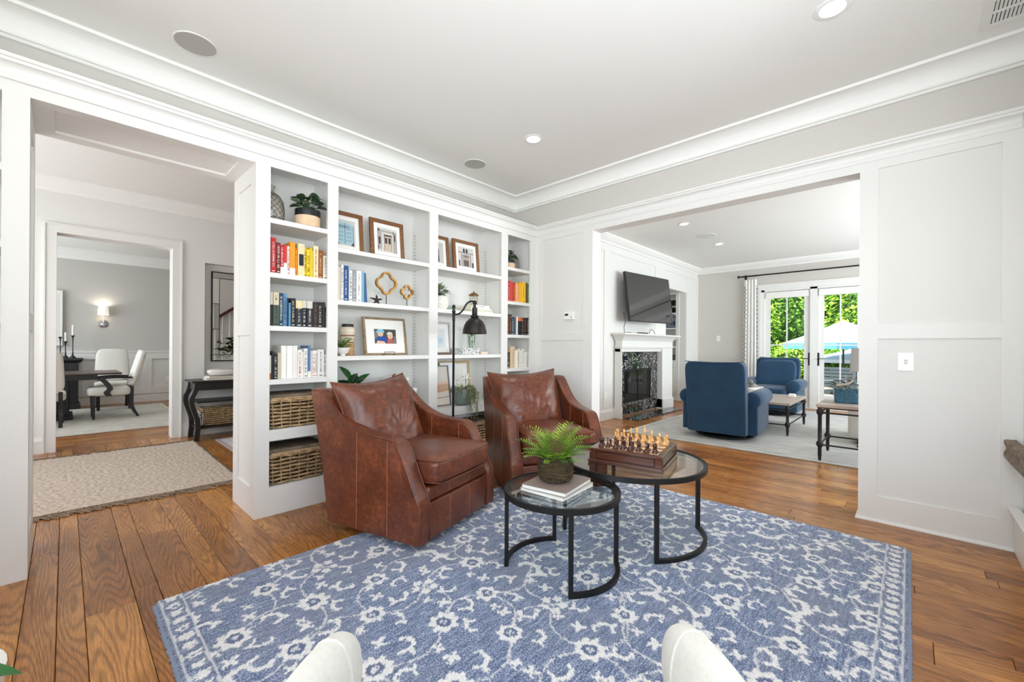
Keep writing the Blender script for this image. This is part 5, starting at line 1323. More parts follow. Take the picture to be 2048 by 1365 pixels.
# ================================================================ white armchair in front of which the camera stands
LIN = mat('white_linen', (226, 223, 215), .85, var=.04, vscale=90, bump=.35, bscale=420)
t = thing('linen_armchair', 'white woven linen armchair in the foreground, only its two arm ends showing', 'armchair', (0, 0, .0132), YAW)
for s, (L0, W2a, name) in ((1, (.845, .052, 'arm')), (-1, (.875, .052, 'arm'))):
    cy2 = .316 if s > 0 else -.334
    def af(p):
        return Vector((p.x, p.y, p.z-(max(0, p.x-.30)*.25)))
    put(name, MB().superell((L0-.36, cy2-.004*s, .572), (.36, .046, .13), .85, .72, 56, 28, af), LIN, t, smooth=True)
    put('arm_front', MB().rbox(L0-.74, L0-.13, cy2-.05, cy2+.05, .10, .50, .03, 3), LIN, t, smooth=True)
    xp = L0-.115; ee = .85; A0 = (1-((xp-(L0-.36))/.36)**(2/.72))**(.72/2); arc = [(xp, cy2-.004*s+.0468*A0**1*abs(math.cos(PI*k/16))**.85*(1 if k < 8 else -1), .572-max(0, xp-(L0-.4)-.30)*.25+.131*(1-((xp-L0+.4)/.4)**(2/.85))**.0*max(0, math.sin(PI*k/16))**.85*.80) for k in range(17)]
    put('arm_piping', MB().tube(arc, .003, 6), LIN, t, smooth=True)
put('seat', MB().rbox(.05, .74, -.29, .29, .28, .45, .05, 4), LIN, t, smooth=True)
put('seat_rail', MB().rbox(.05, .72, -.30, .30, .12, .28, .02, 2), LIN, t, smooth=True)
put('backrest', MB().rbox(-.22, -.04, -.38, .38, .12, .92, .05, 4), LIN, t, smooth=True)
for (x, y) in ((.68, .33), (.68, -.33), (-.12, .33), (-.12, -.33)): put('leg', MB().lathe([(.014, 0), (.022, .12)], x, y, 0, 12), BLKW, t)
# ================================================================ planter at the left edge
t = thing('floor_planter', 'white planter with one green leaf reaching into the lower left corner', 'plant', (-.30, 1.80, 0))
put('pot', MB().lathe([(.13, .001), (.16, .01), (.192, .30), (.195, .33), (.18, .33), (.175, .28)], n=36), CERAM, t, smooth=True, angle=50)
put('soil', MB().lathe([(.18, .29), (.001, .295)], n=24), mat('soil', (46, 34, 26), .9), t)
for (az, el_, L, W, zz) in ((-.50, .02, .26, .085, .375), (2.8, .9, .3, .1, .34), (2.2, .8, .32, .11, .34), (3.4, .6, .3, .1, .34), (4.0, 1.0, .26, .09, .34)):
    put('leaf', leafM(L, W, az, el_, (0, 0, zz), droop=.15 if az < 0 else .5, n=8), mat('big_leaf', (46, 104, 52), .3, var=.2), t, smooth=True, fixn=False)
put('stem', MB().lathe([(.012, .29), (.008, .36)], n=8), LEAFD, t)
# ================================================================ stone ledge at the right edge
t = thing('stone_ledge', 'rough grey-brown stone mantel slab jutting in at the right edge', 'mantel', (0, 0, 0))
def stf(u, v):
    return (0, 0, 0)
bmx = bmesh.new(); bmesh.ops.create_cube(bmx, size=1)
x0_, x1_, y0_, y1_, z0_, z1_ = 2.3, RX-.012, -.476, -.415, .555, .665
for v in bmx.verts: v.co = Vector(((x0_+x1_)/2+v.co.x*(x1_-x0_), (y0_+y1_)/2+v.co.y*(y1_-y0_), (z0_+z1_)/2+v.co.z*(z1_-z0_)))
bmesh.ops.bevel(bmx, geom=bmx.edges[:], offset=.008, segments=1, affect='EDGES'); bmesh.ops.triangulate(bmx, faces=bmx.faces[:]); bmesh.ops.subdivide_edges(bmx, edges=bmx.edges[:], cuts=5, use_grid_fill=True)
for v in bmx.verts: v.co += Vector((0, 1, .4))*(mnoise.noise(v.co*22)*.012)
put('slab', MB().bm(bmx), mat('ledge_stone', (122, 106, 88), .75, var=.5, vscale=16, bump=.8, bscale=30, stretch=(1, 1, 4)), t)
put('plinth', MB().cbox(2.3, RX-.03, -.478, -.455, .0, .25, .004), WHITE, t)
put('plinth_cap', MB().cbox(2.3, RX-.02, -.478, -.43, .25, .27, .003), WHITE, t)
# ================================================================ fittings
def plate(name, lab, cat, M, w_, h_, kind, group=None):
    t = thing(name, lab, cat, (0, 0, 0), group=group); t.matrix_world = M
    put('wall_plate', MB().cbox(-w_/2, w_/2, -.006, 0, -h_/2, h_/2, .002), mat('plate_white', (244, 243, 240), .3), t)
    if kind == 'switch': put('toggle', MB().cbox(-.005, .005, -.016, -.006, -.009, .009, .0015), mat('plate_white', (244, 243, 240), .3), t); put('toggle_slot', MB().box(-.007, .007, -.0066, -.005, -.013, .013), mat('slot', (150, 146, 140), .6), t)
    if kind == 'outlet':
        for z_ in (-.02, .02): put('socket', MB().cbox(-.016, .016, -.008, -.006, z_-.013, z_+.013, .001), mat('plate_white', (244, 243, 240), .3), t)
    put('screw', MB().cyl((0, 0), .003, .006, .0072, 8).xf(Matrix.Rotation(PI/2, 4, 'X') @ TR(0, 0, 0)), mat('screw', (200, 198, 192), .4), t)
    return t
MR = RZ(-PI/2)   # plates on a wall facing -x
plate('light_switch', 'white toggle light switch on the panelled right wall', 'switch', TR(RX, .018, 1.115) @ MR, .082, .122, 'switch')
t = thing('thermostat', 'small white thermostat with dark display left of the wide opening', 'thermostat', (0, 0, 0)); t.matrix_world = TR(RX, 2.775, 1.55) @ MR
put('body', MB().cbox(-.07, .07, -.026, 0, -.042, .042, .006), mat('plate_white', (244, 243, 240), .3), t); put('display', MB().box(-.05, -.005, -.0268, -.0255, -.0, .026), mat('display', (52, 56, 54), .2), t); put('button', MB().box(.02, .05, -.028, -.026, -.02, -.008), mat('plate_grey', (190, 190, 186), .4), t)
plate('wall_outlet', 'white outlet beside the fireplace surround, low on the wall', 'outlet', TR(6.10, FYW-.014, .40), .075, .115, 'outlet')
plate('light_switch', 'white switch on the grey wall left of the curtain', 'switch', TR(FXW, 3.18, 1.42) @ MR, .075, .12, 'switch')
plate('wall_outlet', 'tiny white control plate right of the alcove opening', 'outlet', TR(9.88, FYW, .92), .075, .115, 'outlet')
# ceiling fittings
def downlight(x, y, z, r, lab, emit=9.0, grp='recessed ceiling lights', power=5):
    t = thing('recessed_light', lab, 'ceiling light', (x, y, z), 0, grp)
    put('trim_ring', MB().lathe([(r, -.0005), (r, -.004), (r*.72, -.007), (r*.68, -.003), (r*.66, -.0005)], n=32, cap=False), mat('light_trim', (238, 237, 232), .5), t, smooth=True, angle=40)
    put('lens', MB().lathe([(r*.68, -.0035), (r*.3, -.0045), (.0005, -.005)], n=28, cap=False), mat('lit_lens', (255, 252, 244), .5, emit=emit), t)
    d = bpy.data.lights.new('lamp_light', 'SPOT'); d.energy = power*4; d.spot_size = R_(120); d.spot_blend = 1; d.shadow_soft_size = r*.6; d.color = (1, .97, .93)
    o = bpy.data.objects.new('lamp_light', d); C.objects.link(o); o.location = (x, y, z-.02)
downlight(2.817, 2.413, CZ, .083, 'lit recessed ceiling light above the leather armchairs')
downlight(2.817, .309, CZ, .083, 'large lit recessed ceiling light near the upper right corner')
downlight(6.32, 2.454, 3.05, .083, 'lit recessed ceiling light in the television room, nearer one', emit=6)
downlight(7.95, 2.466, 3.05, .083, 'lit recessed ceiling light in the television room, farther one', emit=6)
downlight(.878, 10.2, 3.03, .083, 'lit recessed ceiling light in the dining room, right one', emit=4)
downlight(.40, 9.7, 3.03, .083, 'lit recessed ceiling light in the dining room, left one', emit=4)
def speaker(x, y, z, r, lab, m=None):
    t = thing('ceiling_speaker', lab, 'speaker', (x, y, z), 0, 'round ceiling speakers'); m = m or mat('speaker_mesh', (186, 184, 178), .7, bump=.3, bscale=600)
    put('trim_ring', MB().lathe([(r, -.0005), (r, -.004), (r*.95, -.006), (r*.93, -.0045)], n=40, cap=False), mat('light_trim', (238, 237, 232), .5), t); put('grille', MB().lathe([(r*.94, -.005), (.001, -.006)], n=40, cap=False), m, t)
speaker(.537, 3.165, CZ, .112, 'round grey ceiling speaker at upper left')
speaker(2.808, 3.173, CZ, .112, 'round grey ceiling speaker near the crown corner')
speaker(7.244, 2.45, 3.05, .16, 'round white ceiling speaker in the television room', mat('speaker_white', (226, 224, 220), .7))
t = thing('ceiling_vent', 'white slatted air return vent at the upper right corner', 'vent', (3.44, -.52, CZ))
q = MB().box(-.155, .155, .20, .24, -.008, 0).box(-.155, .155, -.24, -.20, -.008, 0).box(-.155, -.115, -.2, .2, -.008, 0).box(.115, .155, -.2, .2, -.008, 0).box(-.006, .006, -.2, .2, -.008, 0)
put('vent_frame', q, WHITE, t); put('dark_duct', MB().box(-.115, .115, -.2, .2, -.001, -.0003), mat('duct', (70, 66, 60), .9), t)
for k in range(26):
    y = -.195+.0152*k
    put('slat', MB().add([(-.115, y, -.007), (.115, y, -.007), (.115, y+.009, -.0015), (-.115, y+.009, -.0015), (-.115, y+.0015, -.0075), (.115, y+.0015, -.0075), (.115, y+.0105, -.002), (-.115, y+.0105, -.002)], [(0,1,2,3),(4,5,6,7),(0,1,5,4),(1,2,6,5),(2,3,7,6),(3,0,4,7)]), WHITE, t)
# ================================================================ hall
# jute rug with ragged fringe
jm = mat('jute', (214, 196, 178), .95, var=.34, vscale=60, bump=.8, bscale=170, stretch=(1, 2.2, 1))
t = thing('jute_rug', 'shaggy beige jute rug with ragged fringe on the hall floor', 'rug', (0, 0, 0))
JX0, JX1, JY0, JY1 = -.78, 1.10, 4.33, 6.44
q = MB()
def jf(u, v):
    x = JX0+(JX1-JX0)*u; y = JY0+(JY1-JY0)*v
    e = min(u, 1-u, v, 1-v)
    return (x+.012*mnoise.noise(Vector((y*4, x*3, 0)))-.05*(1-v)*(u-.5), y+.02*mnoise.noise(Vector((x*3, y*2, 5)))+.035*(1-u)*(1-v), (.014 if e > .004 else .003)+.008*mnoise.noise(Vector((x*38, y*22, 0))))
put('pile', q.grid(220, 240, jf), jm, t, smooth=True)
q = MB(); rnd = random.Random(6)
for v0 in (0, 1):
    for i in range(760):
        u = rnd.random(); p = jf(u, v0); s = -1 if v0 == 0 else 1; L = rnd.uniform(.03, .13); a = rnd.uniform(-.9, .9)
        m1 = (p[0]+L*.5*math.sin(a), p[1]+s*L*.5*math.cos(a), .012); m2 = (p[0]+L*math.sin(a+.5), p[1]+s*L*math.cos(a+.5), .004)
        q.tube([(p[0], p[1]-s*.01, .010), m1, m2], .0030, 3)
for i in range(500):
    v = rnd.random(); p = jf(1, v); q.tube([(p[0]-.01, p[1], .010), (p[0]+rnd.uniform(.005, .02), p[1]+rnd.uniform(-.01, .01), .004)], .0022, 3)
put('fringe', q, mat('jute_fringe', (134, 112, 92), .95, var=.3, vscale=40), t)['kind'] = 'stuff'
t = thing('runner_rug', 'pale patterned runner corner showing behind the bookcase end', 'rug', (0, 0, 0))
put('pile', MB().cbox(1.30, 3.6, 5.2, 6.36, .001, .009, .003), mat('runner', (214, 206, 206), .95, var=.18, vscale=30, bump=.4, bscale=200), t)
put('border', MB().box(1.30, 1.345, 5.2, 6.36, .0092, .0105).box(1.345, 3.6, 6.32, 6.36, .0092, .0105), mat('runner_border', (178, 162, 164), .95), t)
# console table
t = thing('console_table', 'black console table with curved legs below the mirror niche', 'table', (0, 0, 0))
X0, X1, Y0, Y1, ZT = 1.10, 2.55, 6.42, 6.845, .765
ZT = .75
put('tabletop', MB().cbox(X0-.03, X1+.03, Y0-.03, Y1+.03, ZT-.022, ZT, .004), BLKW, t)
put('apron', MB().box(X0+.03, X1-.03, Y0+.01, Y0+.03, ZT-.12, ZT-.022).box(X0+.03, X1-.03, Y1-.03, Y1-.01, ZT-.12, ZT-.022).box(X0+.01, X0+.03, Y0+.03, Y1-.03, ZT-.12, ZT-.022).box(X1-.03, X1-.01, Y0+.03, Y1-.03, ZT-.12, ZT-.022), BLKW, t)
for (x, s) in ((X0, -1), (X1, 1)):
    for y in (Y0, Y1-.05):
        pr = []
        zs_ = [0, .06, .15, .26, .36, .46, .54, .60, .68, ZT-.022]; off = [.0, .004, .012, .006, -.020, -.048, -.046, -.02, 0, 0]
        Lr = [((x if s < 0 else x-.05)-s*0+(-s*0)+o*(1 if s < 0 else -1), z) for o, z in zip(off, zs_)]
        out_ = smooth_poly([(a, z) for a, z in Lr], 3); wd_ = .05
        prof = [(p[0], p[1]) for p in out_]+[(p[0]+wd_, p[1]) for p in out_[::-1]]
        put('leg', MB().prism(prof, 'y', y, y+.05), BLKW, t)
for z_ in (.47, .145): put('shelf', MB().cbox(X0+.03, X1-.03, Y0+.01, Y1-.01, z_, z_+.02, .003), BLKW, t)
basket(1.20, 1.95, 6.50, 6.80, .166, .22, 'wicker basket on the bottom shelf of the black console table', lid=False, grp=None)
t = thing('throw_blanket', 'folded black and white patterned throw beside the console basket', 'blanket', (1.172, 6.62, .167))
cl = bpy.data.materials.new('throw_fabric'); cl.use_nodes = True; n = cl.node_tree.nodes; l = cl.node_tree.links; b = n['Principled BSDF']; b.inputs['Roughness'].default_value = .95
wv = n.new('ShaderNodeTexWave'); wv.inputs['Scale'].default_value = 22; wv.inputs['Distortion'].default_value = 6; wv.inputs['Detail Scale'].default_value = 3; tc = n.new('ShaderNodeTexCoord'); rp = n.new('ShaderNodeValToRGB'); rp.color_ramp.elements[0].color = (.03, .03, .03, 1); rp.color_ramp.elements[0].position = .28; rp.color_ramp.elements[1].color = (.75, .74, .7, 1); rp.color_ramp.elements[1].position = .34
l.new(tc.outputs['Object'], wv.inputs[0]); l.new(wv.outputs[0], rp.inputs[0]); l.new(rp.outputs[0], b.inputs['Base Color'])
put('folded_layer', MB().rbox(-.024, .022, -.11, .12, .0, .10, .018, 3), cl, t, smooth=True); put('folded_layer', MB().rbox(-.020, .020, -.10, .11, .10, .19, .018, 3), cl, t, smooth=True)
q = MB()
for k in range(8): q.ball((.026, -.115, .02+.02*k), .007)
put('pom_poms', q, PAPER, t, smooth=True)['kind'] = 'stuff'
for k, (w2, c, lab) in enumerate(((.19, (226, 224, 220), 'white book under the bowl on the console table, lower one'), (.15, (206, 202, 194), 'grey-white book directly under the console bowl'))):
    t = thing('flat_book', lab, 'book', (1.42-.02*k, 6.58, ZT+.0008+.0245*k), .05*k, 'console books'); put('cover', MB().box(-w2, w2, -.11, .11, 0, .003).box(-w2, w2, -.11, .11, .02, .0235).box(-w2, w2, .108, .11, 0, .0235), col_mat(c), t); put('pages', MB().box(-w2+.003, w2-.003, -.107, .108, .003, .02), PAGES, t)
t = thing('white_bowl', 'long white dough bowl on the console books', 'bowl', (1.42, 6.58, ZT+.0505))
q = MB().superell((0, 0, .042), (.16, .085, .042), .55, .8, 36, 14, lambda p: Vector((p.x*(1+.25*(p.z/.042)*.4), p.y*(1+.1*p.z/.042), p.z)))
put('bowl_body', q, CERAM, t, smooth=True); put('inner', MB().superell((0, 0, .0835), (.14, .072, .003), 1, .8, 30, 6), mat('bowl_inner', (214, 210, 202), .5), t, smooth=True)
# mirror
MX0, MX1, MZ0, MZ1, MY = 1.39, 2.60, .985, 2.205, 7.018
t = thing('wall_mirror', 'tall rectangular wall mirror with sloped glass border in the niche', 'mirror', (0, 0, 0))
MIR = mat('mirror_glass', (225, 225, 222), .02, metal=1.0)
put('backing', MB().box(MX0-.012, MX1+.012, MY-.022, MY, MZ0-.012, MZ1+.012), BLKW, t)
put('mirror_pane', MB().box(MX0+.085, MX1-.085, MY-.030, MY-.022, MZ0+.085, MZ1-.085), MIR, t)
nseg = 3
for (a, b, c, d, hz) in ((MX0, MX1, MZ1-.08, MZ1, 1), (MX0, MX1, MZ0, MZ0+.08, 1), (MX0, MX0+.08, MZ0+.08, MZ1-.08, 0), (MX1-.08, MX1, MZ0+.08, MZ1-.08, 0)):
    for k in range(nseg):
        if hz: r4 = (a+(b-a)*k/nseg+.0006, a+(b-a)*(k+1)/nseg-.0006, c, d)
        else: r4 = (a, b, c+(d-c)*k/nseg+.0006, c+(d-c)*(k+1)/nseg-.0006)
        q = MB(); y_ = MY-.022
        tilt = .004*math.sin(k*2.1)
        q.add([(r4[0], y_, r4[2]), (r4[1], y_, r4[2]), (r4[1], y_, r4[3]), (r4[0], y_, r4[3]), (r4[0]+.004, y_-.012-tilt, r4[2]+.004), (r4[1]-.004, y_-.012+tilt, r4[2]+.004), (r4[1]-.004, y_-.012+tilt, r4[3]-.004), (r4[0]+.004, y_-.012-tilt, r4[3]-.004)],
              [(0,1,5,4),(1,2,6,5),(2,3,7,6),(3,0,4,7),(4,5,6,7)])
        put('frame_tile', q, MIR, t)
put('bead', MB().box(MX0+.08, MX0+.085, MY-.03, MY-.022, MZ0+.08, MZ1-.08).box(MX1-.085, MX1-.08, MY-.03, MY-.022, MZ0+.08, MZ1-.08).box(MX0+.085, MX1-.085, MY-.03, MY-.022, MZ1-.085, MZ1-.08).box(MX0+.085, MX1-.085, MY-.03, MY-.022, MZ0+.08, MZ0+.085), BLKW, t)
# eucalyptus in a vase on the console, mostly behind the bookcase end
t = thing('eucalyptus_vase', 'leafy eucalyptus branches in a vase in front of the mirror', 'plant', (1.86, 6.66, ZT+.001))
put('vase', MB().lathe([(.05, 0), (.075, .03), (.08, .12), (.05, .2), (.035, .25), (.045, .27)], n=24), mat('vase_grey', (150, 148, 142), .4), t, smooth=True)
q = MB(); rnd = random.Random(14)
for i in range(16):
    a = PI+rnd.uniform(-1.2, 1.2) if i < 11 else rnd.uniform(0, 6.28); L = rnd.uniform(.25, .42); e_ = rnd.uniform(.1, 1.0); P = []
    for j in range(8):
        k = j/7; P.append((L*k*math.cos(a)*math.cos(e_*(1-.2*k)), L*k*math.sin(a)*.5*math.cos(e_), .26+L*k*math.sin(e_)*.9+.06*math.sin(k*3)-(.12*k*k if i % 3 == 0 else 0)))
    q.tube(P, .002, 4)
    for j in range(2, 8):
        for s in (-1, 1):
            x = leafM(.062, .052, a+s*1.1+rnd.uniform(-.4, .4), rnd.uniform(-.3, .7), P[j], n=4, roll=rnd.uniform(-.8, .8)); put('leaf', x, mat('eucalyptus', (70, 88, 54), .45, var=.35, vscale=10, rnd=.25), t, smooth=True, fixn=False)
put('branches', q, mat('twig', (86, 70, 44), .7), t)['kind'] = 'stuff'
# stair rail and balusters on the near side of the hall, seen only in the mirror
t = thing('stair_rail', 'white balusters under a dark sloping handrail, seen in the hall mirror', 'railing', (0, 0, 0))
A_, B_ = Vector((1.0, 3.86, .95)), Vector((3.8, 3.86, 3.0))
put('handrail', MB().tube([tuple(A_), tuple(B_)], 0, flat=(.06, .05)), mat('mahogany', (82, 30, 22), .3), t)
for k in range(22):
    x = 1.06+.125*k; z_ = .95+(x-1.0)*.732; put('baluster', MB().lathe([(.016, z_-.95+.02 if z_ > .97 else 0.02), (.012, z_-.6), (.02, z_-.45), (.012, z_-.3), (.016, z_-.02)], x, 3.86, 0, 8), WHITE, t)
put('stringer', MB().prism([(1.0, .001), (1.0, .05), (3.8, 2.1), (3.8, .001)], 'y', 3.83, 3.89), WHITE, t)
# ================================================================ dining room
t = thing('dining_rug', 'pale grey-beige rug on the dining room floor', 'rug', (0, 0, 0))
put('pile', MB().cbox(-2.0, 1.36, 7.93, 11.05, .001, .012, .004), mat('dining_rug_pile', (206, 202, 192), .95, var=.16, vscale=7, bump=.4, bscale=200), t)
put('border', MB().box(1.27, 1.285, 8.0, 10.98, .0121, .0128).box(-2.0, 1.285, 8.0, 8.015, .0121, .0128).box(-2.0, 1.285, 10.965, 10.98, .0121, .0128), mat('dining_rug_line', (180, 174, 162), .95), t)
t = thing('dining_table', 'dark wood dining table cut off by the doorway', 'table', (0, 0, .0135))
TW = mat('dark_table', (66, 46, 38), .35, var=.25, vscale=8, stretch=(1, 6, 1))
put('tabletop', MB().cbox(-1.6, .64, 9.32, 10.36, .70, .73, .006), TW, t)
put('apron', MB().box(-1.5, .36, 9.40, 9.43, .62, .70).box(-1.5, .36, 10.25, 10.28, .62, .70).box(.33, .36, 9.43, 10.25, .62, .70), BLKW, t)
for x in (-.02, -1.2): put('pedestal', MB().cbox(x-.09, x+.07, 9.74, 9.92, .06, .62, .01).cbox(x-.13, x+.11, 9.5, 10.18, 0, .07, .01), BLKW, t)
DF = mat('dining_fabric', (226, 222, 214), .9, bump=.2, bscale=300)
def dchair(loc, rz, label, arms=True, group=None):
    """dining chair facing local +y"""
    t = thing('dining_chair', label, 'chair', loc, rz, group)
    put('seat', MB().superell((0, .02, .43), (.255, .26, .075), .4, .3, 36, 16), DF, t, smooth=True)
    bp_ = MB().superell((0, 0, 0), (.235, .045, .30), .35, .35, 30, 18, lambda p: Vector((p.x*(1-.06*p.z/.3), p.y-.03*(p.x/.235)**2, p.z))).xf(TR(0, -.30, .80) @ Matrix.Rotation(.26 if arms else .12, 4, 'X'))
    put('backrest', bp_, DF, t, smooth=True)
    nm = MB()
    for s in (-1, 1):
        for k in range(24): nm.ball((s*.232*(1-.06*(-1+2*k/23)), -.040, .27*(-1+2*k/23)), .006, 6, 4)
    put('nail_trim', nm.xf(TR(0, -.30, .80) @ Matrix.Rotation(.26 if arms else .12, 4, 'X')), mat('pewter', (90, 86, 80), .4, metal=.8), t)['kind'] = 'stuff'
    for s in (-1, 1):
        put('leg', MB().tube([(s*.21, .22, .37), (s*.20, .215, .0)], 0, flat=(.05, .05)) if 0 else MB().prism([(.185, .38), (.24, .38), (.225, .0), (.195, .0)], 'x', s*.21-.022, s*.21+.022), BLKW, t)
        put('leg', MB().prism([(p[0], p[1]) for p in smooth_poly([(-.205, .50), (-.215, .36), (-.215, .2), (-.25, .1), (-.30, .0)], 3)]+[(p[0], p[1]) for p in smooth_poly([(-.335, .0), (-.29, .1), (-.26, .2), (-.262, .36), (-.262, .50)], 3)], 'x', s*.2-.022, s*.2+.022), BLKW, t)
        if arms:
            put('armrest', MB().tube(smooth_poly([(s*.235, -.235, .645), (s*.265, -.05, .655), (s*.27, .12, .645), (s*.265, .17, .63)], 3), 0, flat=(.045, .03)), BLKW, t)
            put('arm_support', MB().prism([(p[0], p[1]) for p in smooth_poly([(.17, .64), (.10, .56), (.06, .48), (.10, .42), (.07, .36)], 3)]+[(p[0], p[1]) for p in smooth_poly([(-.00, .36), (.025, .42), (-.01, .48), (.03, .57), (.09, .64)], 3)], 'x', s*.262-.016, s*.262+.016), BLKW, t)
    return t
dchair((.52, 9.53, .0135), R_(90), 'white upholstered dining armchair with black arms seen side-on at the table end')
dchair((.62, 10.72, .0135), R_(180), 'white dining chair behind the table, facing the camera', False)
dchair((-.24, 9.05, .0135), R_(0), 'white dining chair with its back to the camera at the doorway edge', False)
# sideboard, candlesticks
t = thing('black_mantel', 'black carved sideboard end behind the dining table', 'cabinet', (0, 0, 0))
put('cabinet_top', MB().cbox(-1.5, .235, 11.06, 11.66, .90, .94, .008), BLKW, t); put('cornice', MB().sweep([(-1.5, 11.10), (.19, 11.10), (.19, 11.66)], [(-.03, .90), (-.02, .87), (0, .86), (0, .90)]), BLKW, t)
put('body', MB().box(-1.45, .16, 11.12, 11.655, .08, .90), BLKW, t); put('foot', MB().cbox(.04, .2, 11.06, 11.64, .001, .10, .01), BLKW, t); put('pilaster', MB().cbox(.06, .17, 11.08, 11.12, .10, .86, .006), BLKW, t)
for (px_c, h_, ch, lab) in ((120.5, .39, 0, 'shortest black candlestick without a candle, leftmost'), (131, .31, .16, 'black candlestick with white candle, middle one'), (145.5, .42, .19, 'tall black candlestick with white candle, rightmost')):
    x = aty(px_c, 700, 11.25).x; t = thing('candlestick', lab, 'candlestick', (x, 11.25, .9405), 0, 'candlesticks on the black sideboard')
    put('stem', MB().lathe([(.045, 0), (.045, .01), (.014, .05), (.008, .12), (.007, h_*.7), (.012, h_-.03), (.022, h_-.02), (.024, h_), (.014, h_)], n=16), BLKW, t, smooth=True, angle=40)
    if ch: put('candle', MB().lathe([(.015, h_), (.014, h_+ch), (.004, h_+ch+.004)], n=14), PAPER, t)
    put('drip_cup', MB().lathe([(.012, h_-.012), (.028, h_-.004), (.028, h_-.001)], n=16), BLKW, t)
# sconce
sx0 = aty(206, 648, DYW).x; t = thing('wall_sconce', 'lit wall sconce with white drum shade on the grey dining wall', 'lamp', (sx0, DYW, 0))
zc = aty(206, 648, DYW).z
put('wall_plate', MB().lathe([(.001, 0), (.075, 0), (.075, .012), (.05, .02), (.001, .02)], n=30).xf(TR(0, 0, zc) @ Matrix.Rotation(PI/2, 4, 'X')), CHROME, t, smooth=True, angle=40)
put('arm', MB().tube([(0, -.02, zc), (0, -.08, zc), (0, -.10, zc+.02), (0, -.10, zc+.18)], .007, 8), CHROME, t)
put('lamp_shade', MB().lathe([(.085, zc+.17), (.072, zc+.34)], 0, -.10, 0, 30, cap=False), mat('lit_shade', (255, 246, 230), .8, emit=.45), t)
put('bulb', MB().superell((0, -.10, zc+.26), (.03, .03, .04), 1, 1, 12, 8), mat('lit_bulb', (255, 240, 214), .8, emit=2), t)
d = bpy.data.lights.new('lamp_light', 'POINT'); d.energy = 3.2; d.shadow_soft_size = .03; d.color = (1, .93, .84); o = bpy.data.objects.new('lamp_light', d); C.objects.link(o); o.location = (sx0, DYW-.10, zc+.30)
# white framed panel at the doorway edge
xa, xb = aty(108, 640, 11.6).x, aty(125.5, 640, 11.6).x
t = thing('white_panel_mirror', 'tall narrow white framed panel beside the candlesticks', 'mirror', (0, 0, 0))
zt_, zb_ = aty(118, 581, 11.62).z, aty(118, 692, 11.62).z
put('frame', MB().cbox(xa-.9, xb, 11.62, 11.695, zb_, zt_, .006), PAPER, t); put('mirror_pane', MB().box(xa-.85, xb-.05, 11.617, 11.62, zb_+.06, zt_-.06), mat('pale_canvas', (232, 230, 226), .6), t)
plate('wall_outlet', 'white outlet in the dining wainscot at the right side of the doorway', 'outlet', TR(aty(336, 767, DYW).x, DYW-.012, .46), .085, .12, 'outlet')
# ================================================================ television room
MARB = bpy.data.materials.new('black_marble'); MARB.use_nodes = True
n = MARB.node_tree.nodes; l = MARB.node_tree.links; b = n['Principled BSDF']; b.inputs['Roughness'].default_value = .06; b.inputs['Specular IOR Level'].default_value = .8
tc = n.new('ShaderNodeTexCoord'); nz_ = n.new('ShaderNodeTexNoise'); nz_.inputs['Scale'].default_value = 5; nz_.inputs['Detail'].default_value = 6; nz_.inputs['Distortion'].default_value = 2.2
ge = n.new('ShaderNodeObjectInfo'); ad = n.new('ShaderNodeVectorMath'); ad.operation = 'ADD'; l.new(tc.outputs['Object'], ad.inputs[0]); l.new(ge.outputs['Random'], ad.inputs[1]); l.new(ad.outputs[0], nz_.inputs['Vector'])
su = n.new('ShaderNodeMath'); su.operation = 'SUBTRACT'; su.inputs[1].default_value = .5; ab = n.new('ShaderNodeMath'); ab.operation = 'ABSOLUTE'; l.new(nz_.outputs[0], su.inputs[0]); l.new(su.outputs[0], ab.inputs[0])
rp = n.new('ShaderNodeValToRGB'); rp.color_ramp.elements[0].color = lin((222, 220, 214))+(1,); rp.color_ramp.elements[0].position = .0; rp.color_ramp.elements[1].color = lin((34, 34, 36))+(1,); rp.color_ramp.elements[1].position = .022
l.new(ab.outputs[0], rp.inputs[0]); l.new(rp.outputs[0], b.inputs['Base Color'])
FX0, FX1 = 6.40, 8.46
t = thing('fireplace', 'white fireplace mantelpiece with black marble surround under the television', 'fireplace', (0, 0, 0))
TX0, TX1, TZ1 = aty(1231, 706, 3.62).x, aty(1313, 706, 3.62).x, 1.125
OX0, OX1 = aty(1246, 740, 3.62).x, aty(1299, 738, 3.62).x; OZ0, OZ1 = .235, .815
put('leg', MB().cbox(FX0, TX0, 3.50, FYW-.015, 0.03, 1.18, .004).cbox(FX0-.02, TX0+.0, 3.48, FYW-.015, 0, .20, .004), WHITE, t)
put('leg', MB().cbox(TX1, FX1, 3.50, FYW-.015, 0.03, 1.18, .004).cbox(TX1, FX1+.02, 3.48, FYW-.015, 0, .20, .004), WHITE, t)
put('frieze', MB().cbox(FX0, FX1, 3.50, FYW-.015, 1.18, 1.36, .003).cbox(TX0, TX1, 3.53, FYW-.015, TZ1, 1.18, .003), WHITE, t)
put('moulding', MB().sweep([(FX0, FYW-.015), (FX0, 3.50), (FX1, 3.50), (FX1, FYW-.015)], [(-o, z) for o, z in [(0, 1.20), (.012, 1.205), (.012, 1.225), (0, 1.23)]]), WHITE, t)
put('bed_moulding', MB().sweep([(FX0, FYW-.015), (FX0, 3.50), (FX1, 3.50), (FX1, FYW-.015)], [(-o, z) for o, z in [(0, 1.32), (.012, 1.325), (.02, 1.345), (.05, 1.37), (.08, 1.405), (.095, 1.415), (0, 1.415)]]), WHITE, t, smooth=True, angle=35)
put('mantel_shelf', MB().cbox(FX0-.12, FX1+.12, 3.38, FYW-.015, 1.415, 1.445, .006), WHITE, t)
